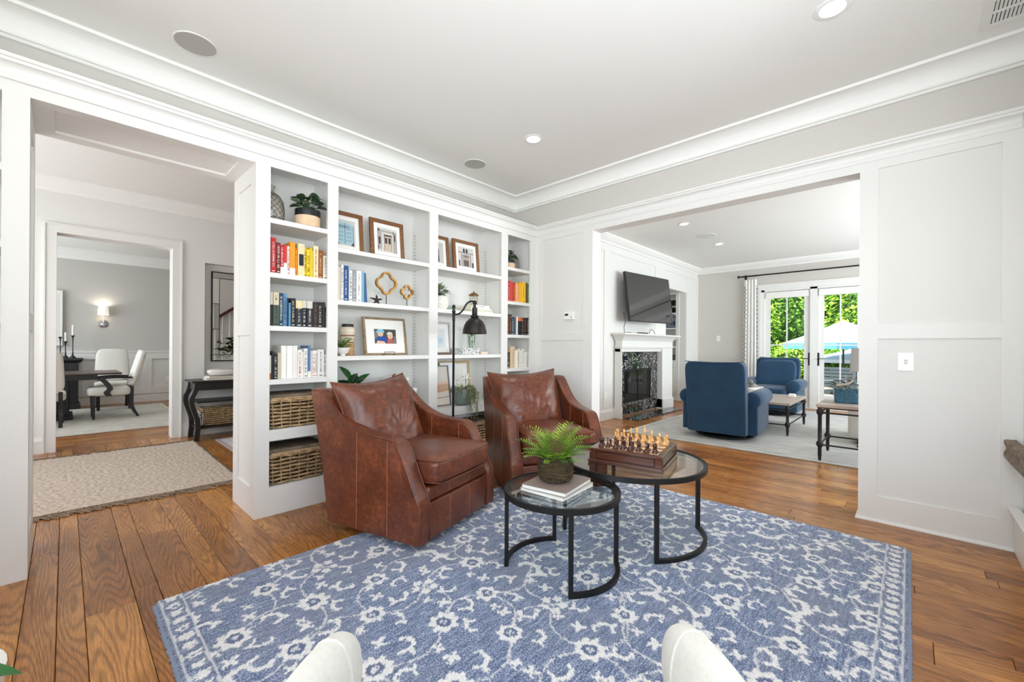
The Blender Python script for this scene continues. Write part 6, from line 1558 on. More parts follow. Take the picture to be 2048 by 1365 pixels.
# marble tiles round the firebox
xs = [TX0+(TX1-TX0)*k/4 for k in range(5)]
def tile(x0, x1, z0, z1): put('marble_tile', MB().cbox(x0+.0015, x1-.0015, 3.60, 3.63, z0+.0015, z1-.0015, .001), MARB, t)
for k in range(4):
    tile(xs[k], xs[k+1], OZ1+.16, TZ1); tile(xs[k], xs[k+1], OZ1, OZ1+.16)
for z0_, z1_ in ((.03, .23), (.23, .43), (.43, .62), (.62, OZ1)):
    tile(TX0, OX0, z0_, z1_); tile(OX1, TX1, z0_, z1_)
mid = (OX0+OX1)/2; tile(OX0, mid, .03, OZ0); tile(mid, OX1, .03, OZ0)
put('firebox', MB().box(OX0-.02, OX1+.02, 3.632, 3.634, OZ0-.02, OZ1+.02), mat('soot', (16, 15, 15), .7), t)
put('glass_door', MB().box(OX0+.02, OX1-.02, 3.600, 3.603, OZ0+.02, OZ1-.03), mat('smoked_glass', (20, 19, 19), .05, spec=.7), t)
put('door_frame', MB().box(OX0, OX1, 3.592, 3.60, OZ1-.03, OZ1).box(OX0, OX1, 3.592, 3.60, OZ0, OZ0+.02).box(OX0, OX0+.02, 3.592, 3.60, OZ0+.02, OZ1-.03).box(OX1-.02, OX1, 3.592, 3.60, OZ0+.02, OZ1-.03).box(mid-.008, mid+.008, 3.59, 3.60, OZ0+.02, OZ1-.03), BLACK, t)
q = MB()
for k in range(30): xk = OX0+.03+(OX1-OX0-.06)*k/29; q.box(xk, xk+.004, 3.597, 3.5995, OZ0+.02, OZ1-.03)
put('mesh_curtain', q, mat('mesh_curtain', (46, 43, 41), .5, metal=.5), t)['kind'] = 'stuff'
t = thing('hearth', 'polished black marble hearth slab on the floor before the fireplace', 'hearth', (0, 0, 0))
hx0, hx1 = 6.42, 8.22
for k in range(6): put('marble_tile', MB().cbox(hx0+(hx1-hx0)*k/6+.001, hx0+(hx1-hx0)*(k+1)/6-.001, 3.20, 3.475, .0005, .02, .002), MARB, t)
put('edge', MB().box(hx0, hx1, 3.197, 3.2, .0005, .016), MARB, t)
# television on a swing arm
t = thing('television', 'large flat black television tilted on a wall arm above the mantel', 'television', (7.13, 3.36, 2.065), R_(-7))
Mt = Matrix.Rotation(-.13, 4, 'X') @ Matrix.Rotation(.0, 4, 'Z')
put('bezel', MB().cbox(-.69, .69, -.012, .03, -.425, .425, .004).xf(Mt), mat('bezel_black', (14, 14, 15), .3), t)
put('screen', MB().box(-.677, .677, -.0135, -.0121, -.412, .412).xf(Mt), mat('screen', (10, 10, 11), .04, spec=.9, coat=.6), t)
put('swing_arm', MB().box(-.06, .06, .03, .225, -.06, .06).box(-.22, .22, .215, .232, -.2, .2), BLACK, t)
t = thing('mantel_cables', 'black cable hanging from the television to the mantel', 'cable', (0, 0, 0))
put('cable', MB().tube(smooth_poly([(6.55, 3.56, 1.80), (6.50, 3.50, 1.66), (6.42, 3.48, 1.54), (6.36, 3.44, 1.49), (6.33, 3.42, 1.452), (6.45, 3.41, 1.452), (6.60, 3.44, 1.452)], 5), .005, 6), BLACK, t)
put('cable', MB().tube(smooth_poly([(7.3, 3.45, 1.452), (7.36, 3.46, 1.52), (7.46, 3.46, 1.53), (7.5, 3.44, 1.47), (7.5, 3.44, 1.452)], 5), .005, 6), BLACK, t)
t = thing('cable_box', 'low black media box on the mantel', 'device', (7.05, 3.46, 1.4455)); put('case', MB().cbox(-.13, .13, -.045, .045, 0, .022, .003), BLACK, t); put('front_panel', MB().box(-.12, .12, -.0465, -.0455, .004, .018), mat('screen', (10, 10, 11), .04), t)
# alcove shelves on the wall facing us
t = thing('alcove_shelves', 'white shelf unit with lower cabinet inside the alcove right of the fireplace', 'shelves', (0, 0, 0))
SXF = 9.53
for (a, b) in ((3.80, 3.872), (4.70, 4.75)): put('stile', MB().box(SXF, 9.94, a, b, 0, 2.70), WHITE, t)
put('back_panel', MB().box(9.90, 9.94, 3.872, 4.70, .9, 2.70), WHITE, t)
put('header', MB().box(SXF, 9.90, 3.872, 4.70, 2.42, 2.70), WHITE, t)
SZ = [2.0, 1.66, 1.235, .915]
for z_ in SZ: put('shelf', MB().cbox(SXF-.005, 9.90, 3.872, 4.70, z_-.035, z_, .002), WHITE, t)
put('cabinet_body', MB().box(SXF+.01, 9.90, 3.872, 4.70, 0.0, .88), WHITE, t)
dd_ = put('cabinet_door', MB().cbox(SXF-.012, SXF+.008, 3.885, 4.29, .16, .86, .002), WHITE, t); put('knob', MB().ball((SXF-.02, 3.92, .76), .012), CHROME, dd_, smooth=True); put('door_panel', MB().box(SXF-.0135, SXF-.0125, 3.945, 4.23, .22, .80), mat('door_groove', (222, 220, 216), .5), dd_)
for (y_, z_, kind) in ():
    pass
t = thing('decor_plate', 'round black plate with white lettering standing on the top alcove shelf', 'plate', (9.66, 3.97, 2.0+.001)); 
put('plate_disc', MB().lathe([(.001, 0), (.15, 0), (.15, .012), (.13, .016), (.001, .012)], n=36).xf(TR(0, 0, .152) @ Matrix.Rotation(-PI/2-.1, 4, 'Y')), BLACK, t, smooth=True, angle=40)
put('plate_mark', MB().box(-.022, -.019, -.05, -.02, .13, .17).box(-.022, -.019, .0, .03, .13, .17), PAPER, t)
t = thing('yellow_books', 'yellow book lying flat on the top alcove shelf', 'book', (9.66, 4.14, 2.001)); put('cover', MB().cbox(-.09, .09, -.1, .1, .03, .07, .003), col_mat(YEL), t); put('pages', MB().box(-.088, .088, -.098, .098, 0, .03), PAGES, t)
t = thing('framed_photograph', 'black framed couple photo on the second alcove shelf', 'photo', (9.62, 3.99, 1.661)); put('frame', MB().cbox(-.01, .01, -.12, .12, 0, .26, .003).xf(Matrix.Rotation(.12, 4, 'Y')), BLACK, t)
put('print', MB().box(-.0125, -.0105, -.10, .10, .02, .24).xf(Matrix.Rotation(.12, 4, 'Y')), mat('print_blue_grey', (150, 164, 184), .5), t); put('print_shirt', MB().superell((-.0128, .03, .11), (.001, .04, .06), 1, 1, 14, 8).superell((-.0128, -.04, .10), (.001, .035, .055), 1, 1, 14, 8).xf(Matrix.Rotation(.12, 4, 'Y')), mat('print_navy', (50, 70, 110), .5), t)
t = thing('small_plant', 'dark leafy plant in white cup on the third alcove shelf', 'plant', (9.64, 3.98, 1.236)); put('pot', MB().lathe([(.04, 0), (.055, .02), (.055, .1), (.048, .1)], n=20), CERAM, t); foliage(t, 22, .12, .12, .14, .09, .05, [LEAFD], seed=40, z0=.1, single=False)
put('soil', MB().lathe([(.05, .09), (.001, .091)], n=12), mat('soil', (46, 34, 26), .9), t)
t = thing('small_vase', 'small white vase beside the plant on third alcove shelf', 'vase', (9.62, 4.13, 1.236)); put('vase_body', MB().lathe([(.03, 0), (.045, .04), (.035, .09), (.02, .11)], n=18), CERAM, t, smooth=True); put('lip', MB().lathe([(.02, .108), (.026, .116), (.022, .118)], n=16), CERAM, t)
t = thing('framed_photograph', 'white framed photo on the lowest alcove shelf', 'photo', (9.63, 4.10, .916)); put('frame', MB().cbox(-.01, .01, -.10, .10, 0, .16, .003), PAPER, t); put('print', MB().box(-.0115, -.0105, -.06, .06, .04, .12), mat('print_dark', (70, 60, 58), .5), t)
t = thing('wooden_box', 'dark slatted box on the lowest alcove shelf', 'box', (9.66, 3.94, .916)); put('box_body', MB().cbox(-.08, .08, -.06, .06, 0, .12, .003), mat('grey_wood', (110, 98, 88), .7), t); put('lid', MB().cbox(-.085, .085, -.064, .064, .12, .13, .002), mat('grey_wood', (110, 98, 88), .7), t)
# rug
t = thing('living_rug', 'pale grey distressed rug in the television room', 'rug', (0, 0, 0))
lr = mat('living_rug_pile', (204, 202, 196), .95, var=.22, vscale=4, bump=.4, bscale=120, stretch=(6, 1, 1))
put('pile', MB().cbox(5.44, 9.75, -1.6, 2.96, .001, .011, .004), lr, t)
put('border', MB().box(5.44, 5.447, -1.6, 2.96, .011, .0118).box(5.55, 5.56, -1.5, 2.86, .0112, .0118).box(5.55, 9.7, 2.85, 2.86, .0112, .0118), mat('rug_edge_grey', (150, 150, 148), .95), t)
# blue recliners
BLUE = mat('blue_fabric', (20, 58, 88), .9, var=.14, vscale=6, bump=.25, bscale=300, sheen=.25)
def recliner(label, loc, rz):
    """faces local +x"""
    t = thing('recliner_chair', label, 'armchair', loc, rz)
    put('swivel_base', MB().lathe([(.34, 0), (.36, .012), (.36, .03), (.33, .034), (.33, .014), (.28, .014), (.28, .03), (.06, .05), (.06, .10)], n=48, cap=False), BLACK, t, smooth=True, angle=40)
    def bk(p):
        k = (p.z+.46)/.92
        return Vector((p.x-.15*k, p.y*(1+.05*k), p.z+.018*(p.y/.4)**2*(p.z > .2)))
    put('back', MB().superell((-.36, 0, .55), (.085, .345, .46), .22, .16, 48, 28, bk), BLUE, t, smooth=True)
    put('back_skirt', MB().rbox(-.46, -.30, -.35, .35, .09, .42, .015, 2), BLUE, t, smooth=True)
    put('back_welt', MB().tube([(-.60, y, 1.003+.018*(y/.4)**2) for y in [-.34+.68*i/12 for i in range(13)]], .006, 6), BLUE, t, smooth=True)
    for s in (-1, 1):
        put('arm', MB().rbox(-.34, .42, s*.385-.07, s*.385+.07, .09, .50, .02, 3), BLUE, t, smooth=True)
        put('arm_roll', MB().superell((.05, s*.435, .535), (.40, .105, .10), .5, .85, 36, 20, lambda p: Vector((p.x, p.y, p.z-.02*(p.x < -.2)))) if 0 else MB().lathe([(.001, -.40), (.085, -.40), (.10, -.385), (.104, 0), (.106, .385), (.092, .40), (.001, .40)], n=28).xf(TR(.04, s*.395, .535) @ Matrix.Rotation(PI/2, 4, 'Y')), BLUE, t, smooth=True, angle=50)
    put('seat_cushion', MB().superell((.08, 0, .42), (.40, .31, .09), .4, .2, 44, 18), BLUE, t, smooth=True)
    put('lumbar', MB().superell((-.27, 0, .68), (.07, .32, .29), .4, .2, 36, 18, lambda p: Vector((p.x-.10*(p.z/.27), p.y, p.z))), BLUE, t, smooth=True)
    put('footrest', MB().rbox(.36, .44, -.31, .31, .10, .40, .03, 3), BLUE, t, smooth=True)
    put('release_handle', MB().lathe([(.001, 0), (.03, 0), (.03, .008), (.012, .012), (.012, .03), (.001, .03)], n=18).xf(TR(.12, -.455, .34) @ Matrix.Rotation(PI/2, 4, 'X')), CHROME, t)
    return t
recliner('blue upholstered recliner nearer the opening, seen from behind', (6.22, 1.84, .0115), R_(3))
recliner('blue upholstered recliner facing us in front of the patio doors', (8.95, 1.84, .0115), R_(180))
# coffee table
WT = mat('weathered_top', (176, 160, 146), .4, var=.25, vscale=5, stretch=(6, 1, 1)); IRON = mat('iron', (44, 40, 38), .5, metal=.4)
def iron_table(name, lab, x0, x1, y0, y1, h, low, mid_=None):
    t = thing(name, lab, 'table', (0, 0, .0115))
    nb = 4
    for k in range(nb): put('top_board', MB().cbox(x0+(x1-x0)*k/nb+.001, x0+(x1-x0)*(k+1)/nb-.001, y0, y1, h-.03, h, .002), WT, t)
    put('top_edge', MB().box(x0+.01, x1-.01, y0+.01, y1-.01, h-.045, h-.0305), mat('dark_edge', (74, 58, 48), .5), t)
    i = .03
    for x in (x0+i, x1-i):
        for y in (y0+i, y1-i):
            put('leg', MB().lathe([(.012, 0), (.018, .06), (.017, low-.03), (.032, low-.01), (.032, low+.02), (.018, low+.04), (.018, h-.12), (.030, h-.10), (.030, h-.07), (.02, h-.05), (.02, h-.045)], x, y, 0, 12), IRON, t, smooth=True, angle=40)
    for z_ in (low, h-.09)+((mid_,) if mid_ else ()):
        for y in (y0+i, y1-i): put('rail', MB().tube([(x0+i, y, z_), (x1-i, y, z_)], .009, 8), IRON, t)
        for x in (x0+i, x1-i): put('rail', MB().tube([(x, y0+i, z_), (x, y1-i, z_)], .009, 8), IRON, t)
    return t
iron_table('coffee_table', 'iron legged coffee table with pale wood top between the blue recliners', 6.70, 7.98, 1.17, 2.30, .445, .145)
iron_table('side_table', 'iron legged side table with blue planter at the opening edge', 5.48, 6.14, -.30, .72, .60, .17)
# things on the coffee table
t = thing('white_bowl', 'white bowl of grey decorative balls on the coffee table', 'bowl', (7.40, 1.82, .4575)); put('bowl_body', MB().lathe([(.08, 0), (.09, .01), (.17, .10), (.18, .14), (.17, .14), (.15, .10), (.08, .03), (.001, .03)], n=32, cap=False), CERAM, t, smooth=True)
put('foot', MB().lathe([(.08, 0), (.08, .006)], n=20), CERAM, t)
for k, (dx_, dy_, r_, c) in enumerate(((-.05, .03, .06, (92, 96, 92)), (.05, -.04, .058, (130, 132, 128)), (.02, .08, .055, (150, 150, 146)), (.0, 0, .055, (110, 112, 108)), (-.06, -.06, .05, (140, 138, 132)))):
    tb = thing('decor_ball', 'grey decorative ball, %s in the white coffee table bowl' % ['largest dark', 'front right', 'back pale', 'topmost', 'small near-edge'][k], 'ornament', (7.40+dx_, 1.82+dy_, .4575+.11+(.09 if k == 3 else .02)), 0, 'balls in the white bowl')
    put('ball_body', MB().ball((0, 0, 0), r_, 20, 12), mat('ball_%d' % k, c, .8, var=.3, vscale=40, bump=.4), tb, smooth=True); put('band', MB().tube([(r_*1.01*math.cos(a), r_*1.01*math.sin(a), 0) for a in [i*PI/10 for i in range(20)]], .002, 4, closed=True), mat('ball_band', (70, 66, 60), .8), tb)
t = thing('dark_planter', 'dark ribbed pot with pale succulent on the coffee table', 'plant', (7.05, 1.92, .4575)); put('pot', MB().lathe([(.07, 0), (.095, .03), (.105, .08), (.09, .14), (.08, .14), (.08, .12)], n=28), mat('charcoal_pot', (66, 68, 70), .5), t, smooth=True, angle=50); put('soil', MB().lathe([(.082, .125), (.001, .127)], n=14), mat('soil', (46, 34, 26), .9), t)
foliage(t, 60, .15, .14, .11, .06, .03, [mat('pale_succulent', (196, 210, 196), .6, var=.2)], seed=51, z0=.12, single=False, el=(.2, 1.3))
t = thing('small_white_box', 'small white box on the coffee table corner', 'box', (7.62, 1.30, .4575)); put('box_body', MB().rbox(-.06, .06, -.045, .045, 0, .05, .012, 2), CERAM, t, smooth=True); put('lid_line', MB().box(-.061, .061, -.046, .046, .026, .029), mat('lid_line', (150, 146, 140), .6), t)
# blue planter and lamp on the side table
t = thing('blue_planter', 'square blue woven planter with driftwood and leaves on the side table', 'plant', (5.86, .50, .6125), R_(8))
bpm = mat('blue_glaze', (58, 104, 128), .3, var=.3, vscale=30, bump=.8, bscale=60)
q = MB()
for j in range(9):
    for i in range(10):
        for (ax, s) in (('x', 1), ('x', -1), ('y', 1), ('y', -1)):
            c_ = -.085+.019*i+(.008 if j % 2 else 0); zz = .014+.0165*j
            if ax == 'x': q.superell((s*.10, c_, zz), (.005, .011, .007), 1, 1, 6, 4)
            else: q.superell((c_, s*.10, zz), (.011, .005, .007), 1, 1, 6, 4)
put('pot', MB().cbox(-.10, .10, -.10, .10, 0, .155, .006), bpm, t); put('weave_relief', q, bpm, t, smooth=True)['kind'] = 'stuff'
foliage(t, 40, .15, .15, .14, .09, .035, [mat('grey_leaf', (116, 128, 118), .6, var=.3)], seed=61, z0=.13, single=False, el=(0, 1.2))
put('driftwood', MB().tube(smooth_poly([(-.16, .10, .19), (-.08, .05, .2), (.0, -.02, .21), (.05, -.05, .26), (.04, -.06, .31)], 4), [.01, .013, .015, .016, .016, .016, .015, .015, .014, .013, .012, .010, .009, .008, .006, .005, .003], 8), mat('driftwood', (150, 134, 118), .8, var=.2, bump=.4), t, smooth=True)
t = thing('table_lamp', 'table lamp with pale grey drum shade cut off by the right wall', 'lamp', (6.62, .335, .0))
put('lamp_shade', MB().lathe([(.20, .93), (.185, 1.21)], n=36, cap=False), mat('linen_shade', (206, 200, 196), .9, bump=.2), t, smooth=True); put('stem', MB().lathe([(.14, .59), (.14, .60), (.02, .62), (.06, .70), (.05, .82), (.012, .88), (.012, 1.1)], n=24), CHROME, t, smooth=True)
put('stand', MB().lathe([(.13, .001), (.13, .02), (.02, .03), (.02, .58), (.14, .585), (.14, .59)], n=24), IRON, t)
# sofa behind the side table
SOF = mat('cream_fabric', (222, 216, 206), .9, bump=.2, bscale=200)
t = thing('sofa', 'cream sofa behind the iron side table, mostly hidden', 'sofa', (0, 0, .0115))
put('base', MB().rbox(6.72, 7.7, -1.6, .50, .05, .34, .03, 3), SOF, t, smooth=True); put('arm', MB().rbox(6.70, 7.7, .34, .56, .05, .60, .07, 4), SOF, t, smooth=True); put('backrest', MB().rbox(6.66, 6.90, -1.6, .50, .05, .62, .06, 4) if 0 else MB().rbox(6.68, 6.86, -1.6, .34, .05, .58, .05, 4), SOF, t, smooth=True)
put('seat_cushion', MB().rbox(6.92, 7.68, -1.5, .33, .34, .50, .05, 4), SOF, t, smooth=True)
for (x, y) in ((6.78, .45), (7.6, .45)): put('leg', MB().lathe([(.02, 0), (.025, .05)], x, y, 0, 10), BLKW, t)
# curtain and rod
t = thing('curtain', 'white curtain panel with two dotted stripes left of the patio doors', 'curtain', (0, 0, 0))
cw = mat('curtain_white', (240, 238, 234), .9, bump=.1); c0, c1 = atx(1517, 600, 10.15).y, atx(1486, 600, 10.15).y
def cf(u, v):
    y = c0+(c1-c0)*u; z_ = .02+2.66*v; k = 1-.10*v
    return (10.15+.035*math.sin(u*PI*9)*(1-.3*v), (c0+c1)/2+(y-(c0+c1)/2)*k, z_)
put('cloth', MB().grid(90, 24, cf), cw, t, smooth=True)
dm_ = mat('curtain_motif', (120, 132, 130), .9); q = MB()
for uu in (.10, .86):
    for k in range(56):
        z_ = .06+2.5*k/56; p = cf(uu, (z_-.02)/2.66); p2 = cf(uu+.02, (z_-.02)/2.66)
        q.superell((p[0]-.008, p[1]+(.010 if k % 2 else -.010), z_), (.004, .014, .014), 1, 1, 8, 5)
        q.superell((p[0]-.008, p[1], z_+.02), (.004, .008, .010), 1, 1, 8, 5)
put('stripe_motif', q, dm_, t)['kind'] = 'stuff'
t = thing('curtain_rod', 'black curtain rod above the patio doors', 'curtain rod', (0, 0, 0))
put('rod', MB().tube([(10.12, -2.2, 2.755), (10.12, 2.72, 2.755)], .014, 10), BLACK, t); put('finial', MB().ball((10.12, 2.73, 2.755), .03, 14, 8), BLACK, t, smooth=True)
for y in (2.62, -.9): put('bracket', MB().box(10.12, FXW, y-.01, y+.01, 2.74, 2.75).box(FXW-.01, FXW, y-.02, y+.02, 2.70, 2.80), BLACK, t)
q = MB()
for k in range(9): a = c0+(c1-c0)*k/8; q.tube([(10.12+.02*math.cos(x), a*.9+.1*(c0+c1)/2, 2.755-.004+.02*math.sin(x)) for x in [i*PI/6 for i in range(12)]], .003, 5, closed=True)
put('ring', q, BLACK, t)['kind'] = 'stuff'
# french doors
G_ = glass('door_glass', (250, 253, 252), .8)
struct('trim_7', MB().box(FXW-.02, FXW, G1-.02, G1+.09, 0, 2.44).box(FXW-.02, FXW, G0-.09, G1+.09, 2.44, 2.545).box(FXW-.035, FXW-.02, G0-.1, G1+.1, 2.535, 2.56), WHITE, label='white casing round the patio doors')
leafs = [(1.46, 2.26, 1), (.62, 1.33, 2), (-.22, .56, 3), (-1.2, -.3, 4)]
struct('door_frame_patio', MB().box(FXW, 10.38, 2.26, G1, 0, 2.46).box(FXW, 10.38, 1.335, 1.455, 0, 2.46).box(FXW, 10.38, .56, .62, 0, 2.46).box(FXW, 10.38, -.30, -.22, 0, 2.46).box(FXW, 10.38, G0, -1.2, 0, 2.46).box(FXW, 10.38, G0, G1, 2.40, 2.46).box(FXW-.01, 10.4, G0, G1, 0, .015), WHITE)
for (a, b_, k) in leafs:
    st_ = .10
    d = struct('door_%d' % k, MB().box(FXW+.04, FXW+.085, a, a+st_, .016, 2.395).box(FXW+.04, FXW+.085, b_-st_, b_, .016, 2.395).box(FXW+.04, FXW+.085, a+st_, b_-st_, 2.26, 2.395).box(FXW+.04, FXW+.085, a+st_, b_-st_, .016, .27), WHITE)
    mdl = (a+b_)/2
    put('glazing_bar', MB().box(FXW+.045, FXW+.08, mdl-.011, mdl+.011, .27, 2.26).box(FXW+.045, FXW+.08, a+st_, mdl-.011, 1.26, 1.285).box(FXW+.045, FXW+.08, mdl+.011, b_-st_, 1.26, 1.285), WHITE, d)
    for (y0_, y1_) in ((a+st_, mdl-.011), (mdl+.011, b_-st_)):
        for (z0_, z1_) in ((.27, 1.26), (1.285, 2.26)): put('glass_pane', MB().box(FXW+.060, FXW+.064, y0_, y1_, z0_, z1_), G_, d)
    put('roller_shade', MB().box(FXW+.0, FXW+.04, a+.02, b_-.02, 2.26, 2.385), mat('shade_white', (238, 236, 232), .7), d)
for (y, k, s) in ((atx(1619, 718, FXW+.04).y, 1, 1), (atx(1636, 718, FXW+.04).y, 2, -1)):
    par = [o for o in bpy.data.objects if o.name.startswith('door_%d' % k)][0]
    put('handle_plate', MB().cbox(FXW+.028, FXW+.04, y-.022, y+.022, .86, 1.12, .004), BLACK, par); put('lever', MB().tube([(FXW+.03, y, 1.0), (FXW-.02, y, 1.0), (FXW-.025, y+s*.11, 1.005)], .008, 6), BLACK, par)
# ================================================================ garden beyond the patio doors
struct('ground_patio', MB().box(10.4, 17.5, -9, 9, -.20, -.05), mat('patio_stone', (178, 170, 160), .8, var=.15, vscale=2, bump=.2))
struct('ground_lawn', MB().box(17.5, 60, -40, 40, -.25, -.10), mat('lawn', (96, 130, 56), .9, var=.25, vscale=3, bump=.5))
rndt = random.Random(77)
def shrub(x, y, r, h, n, m_, lab, cat='shrub', z0=-.1, L=.16):
    """rounded crown of separate leaf blades round a trunk"""
    t = thing('leafy_tree' if cat == 'tree' else 'leafy_shrub', lab, cat, (x, y, z0), 0, 'trees and shrubs beyond the patio')
    put('trunk', MB().lathe([(.10, 0), (.07, h*.4), (.03, h*.8)], n=10), mat('bark', (92, 76, 60), .9, var=.3, bump=.5), t)
    vs = np.zeros((n*4, 3), np.float32); rs = np.random.RandomState(int(abs(x*37+y*91)))
    th = rs.uniform(0, 2*PI, n); cz = rs.uniform(-1, 1, n); k = rs.uniform(.72, 1.03, n)
    lump = 1+.16*np.sin(th*5+x)*np.cos(cz*4+y)+.08*np.sin(th*11+2*x)*np.sin(cz*9)
    sr = np.sqrt(1-cz**2)
    cx_ = r*sr*np.cos(th)*k*lump; cy_ = r*sr*np.sin(th)*k*lump; czz = h*.5+h*.5*cz*k*lump
    # blades droop outward in tiers, like a maple
    out = np.stack([np.cos(th)*(.5+.5*sr), np.sin(th)*(.5+.5*sr), np.full(n, -.25)+rs.uniform(-.35, .35, n)], 1); out += rs.normal(0, .35, (n, 3)); out /= np.linalg.norm(out, axis=1)[:, None]
    side = np.cross(out, np.stack([rs.normal(0, .3, n), rs.normal(0, .3, n), np.ones(n)], 1)); side /= np.linalg.norm(side, axis=1)[:, None]
    Ls = L*rs.uniform(.6, 1.3, n); c = np.stack([cx_, cy_, czz], 1)
    vs[0::4] = c-out*Ls[:, None]*.5; vs[1::4] = c+side*Ls[:, None]*.28; vs[2::4] = c+out*Ls[:, None]*.5; vs[3::4] = c-side*Ls[:, None]*.28
    me = bpy.data.meshes.new('foliage'); me.vertices.add(n*4); me.vertices.foreach_set('co', vs.ravel()); me.loops.add(n*4); me.loops.foreach_set('vertex_index', np.arange(n*4, dtype=np.int32)); me.polygons.add(n); me.polygons.foreach_set('loop_start', np.arange(0, n*4, 4, dtype=np.int32)); me.polygons.foreach_set('loop_total', np.full(n, 4, dtype=np.int32)); me.update(calc_edges=True)
    me.materials.append(m_); put('foliage', me, None, t)['kind'] = 'stuff'
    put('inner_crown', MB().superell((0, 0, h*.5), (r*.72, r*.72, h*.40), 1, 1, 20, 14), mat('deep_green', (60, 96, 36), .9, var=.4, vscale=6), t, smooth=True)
def leafm(name, c1):
    m = mat(name, c1, .55, var=.38, vscale=3.0, rnd=.06)
    b = m.node_tree.nodes['Principled BSDF']
    return m
g1, g2, g3 = leafm('lime_foliage', (176, 214, 72)), leafm('mid_foliage', (134, 186, 66)), leafm('deep_foliage', (96, 148, 54))
shrub(19.0, 5.4, 2.0, 3.9, 9000, g1, 'lime green maple-like tree filling the left pane of the left door', 'tree')
shrub(20.5, 3.2, 2.2, 4.6, 9000, g2, 'mid green tree behind the umbrellas, between the two doors', 'tree')
shrub(19.6, 1.0, 1.9, 4.1, 9000, g1, 'bright yellow-green tree right of the centre post', 'tree')
shrub(21.5, -1.2, 2.3, 4.9, 8000, g3, 'dark green tree at the right behind the umbrella tip', 'tree')
shrub(23.0, 6.8, 2.6, 5.6, 8000, g2, 'tall green tree far left in the garden', 'tree')
shrub(23.5, 1.9, 2.8, 6.2, 8000, g3, 'tall dark green tree in the garden centre', 'tree')
shrub(23.5, -4.2, 2.8, 6.0, 6000, g2, 'tall green tree far right in the garden', 'tree')
shrub(24.5, 10.5, 3.0, 6.5, 6000, g3, 'tall dark tree beyond the left garden edge', 'tree')
shrub(17.6, 3.1, .9, 1.5, 3500, g1, 'low lime shrub under the umbrella edge', 'shrub', L=.12)
shrub(17.7, 1.6, .85, 1.35, 3500, g2, 'low rounded shrub left of the umbrella pole', 'shrub', L=.12)
shrub(17.8, -.2, .9, 1.4, 3500, g1, 'low yellow-green shrub behind the patio seat', 'shrub', L=.12)
shrub(18.0, 5.0, 1.0, 1.6, 3500, g2, 'low shrub left of the patio', 'shrub', L=.12)
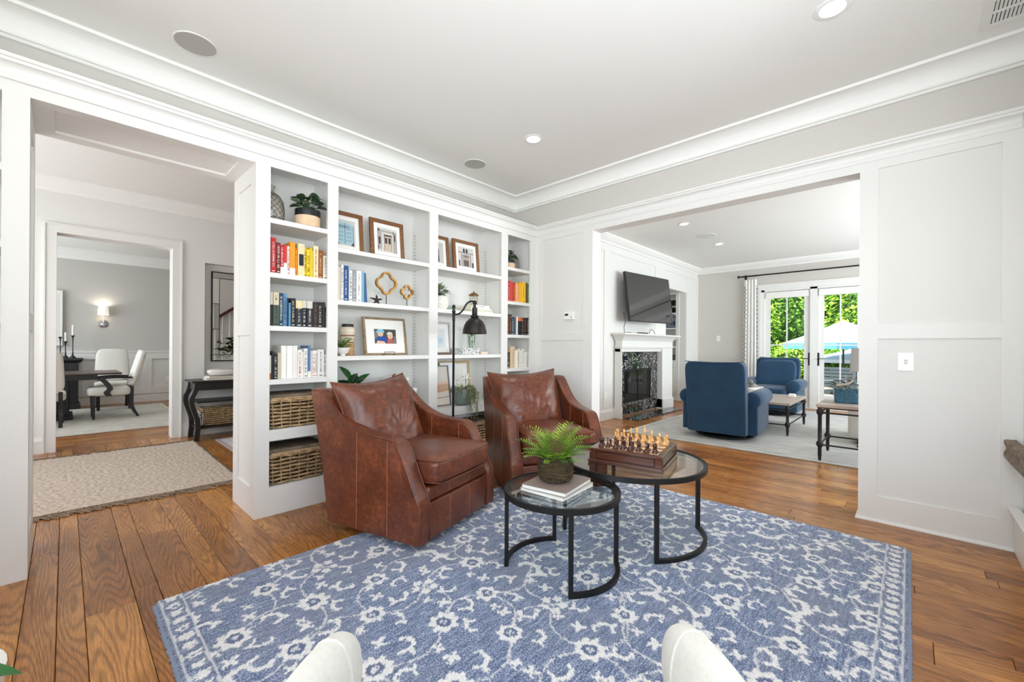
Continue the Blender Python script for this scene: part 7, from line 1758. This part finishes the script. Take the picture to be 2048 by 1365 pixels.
# umbrellas
UW = mat('umbrella_white', (226, 238, 248), .8); UB = mat('umbrella_blue', (96, 176, 206), .7)
def umbrella(x, y, zt, zb, r, lab, nrib=8, vl=.17, vm=None):
    t = thing('patio_umbrella', lab, 'umbrella', (x, y, -.05), 0)
    z0, z1 = zb+.05, zt+.05
    for k in range(nrib):
        a0, a1 = 2*PI*k/nrib, 2*PI*(k+1)/nrib; P = lambda a, rr, z: (rr*math.cos(a), rr*math.sin(a), z)
        zm = z0+(z1-z0)*.45
        put('canopy_panel', MB().add([P(a0, r, z0), P(a1, r, z0), P(a1, r*.5, zm), P(a0, r*.5, zm), (0, 0, z1), P(a0, r, z0-.015), P(a1, r, z0-.015), (0, 0, z1-.02)], [(0, 1, 2, 3), (3, 2, 4), (0, 5, 6, 1)]), UW, t, fixn=False)
        put('valance', MB().add([P(a0, r, z0-.015), P(a1, r, z0-.015), P(a1, r*.995, z0-vl), P(a0, r*.995, z0-vl), P(a0, r-.004, z0-.015), P(a1, r-.004, z0-.015), P(a1, r*.99, z0-vl), P(a0, r*.99, z0-vl)], [(0, 1, 2, 3), (4, 5, 6, 7), (3, 2, 6, 7)]), vm or UB, t, fixn=False)
    rib = MB()
    for k in range(nrib): a = 2*PI*k/nrib; rib.tube([(0, 0, z0-.1), (r*.55*math.cos(a), r*.55*math.sin(a), z0+(z1-z0)*.38)], .01, 5)
    put('ribs', rib, BLACK, t)['kind'] = 'stuff'
    put('pole', MB().lathe([(.024, .02), (.024, z1)], n=12), mat('pole_dark', (52, 52, 54), .4), t); put('base', MB().lathe([(.28, 0), (.28, .05), (.04, .08), (.04, .2)], n=24), mat('pole_dark', (52, 52, 54), .4), t)
u = atx(1687, 641, 14.6); e_ = atx(1687, 690, 14.6)
umbrella(14.6, u.y, u.z, e_.z+.05, 1.42, 'large pale blue patio umbrella with deep blue valance')
u2 = atx(1735, 690, 16.8); e2 = atx(1648, 724, 16.8)
umbrella(16.8, u2.y, u2.z, e2.z+.10, 1.5, 'smaller white patio umbrella lower and further away', vl=.10, vm=UW)
# patio seating
PG = mat('slate_grey', (84, 92, 100), .6, var=.1)
t = thing('patio_bench', 'grey slatted patio bench seen through the right hand door', 'bench', (13.1, 1.35, -.05), 0)
for k in range(6): put('slat', MB().cbox(-.03, .0, -.42, .42, .30+.085*k, .365+.085*k, .004), PG, t)
for y in (-.42, .38): put('leg', MB().cbox(-.05, .55, y, y+.05, 0, .3, .004).cbox(-.05, .0, y, y+.05, .3, .84, .004), PG, t)
put('seat', MB().cbox(0, .55, -.42, .42, .30, .34, .004), PG, t); put('cushion', MB().rbox(.02, .53, -.4, .4, .34, .44, .03, 2), mat('slate_cushion', (150, 160, 170), .9), t, smooth=True)
t = thing('patio_table', 'low grey patio table under the umbrella', 'table', (14.5, .75, -.05), 0); put('tabletop', MB().cbox(-.5, .5, -.8, .8, .68, .72, .008), mat('table_blue_grey', (150, 176, 196), .5), t)
for (x, y) in ((-.42, -.7), (.42, -.7), (-.42, .7), (.42, .7)): put('leg', MB().cbox(x-.025, x+.025, y-.025, y+.025, 0, .68, .004), PG, t)
t = thing('garden_fence', 'dark horizontal rail fence at the far edge of the patio', 'fence', (17.2, 0, -.1), 0)
for y in range(-8, 9, 2): put('post', MB().cbox(-.04, .04, y-.04, y+.04, 0, 1.1, .006), mat('fence_dark', (54, 58, 56), .6), t)
for z_ in (.95, .6, .25): put('rail', MB().box(-.02, .02, -8, 8, z_, z_+.05), mat('fence_dark', (54, 58, 56), .6), t)
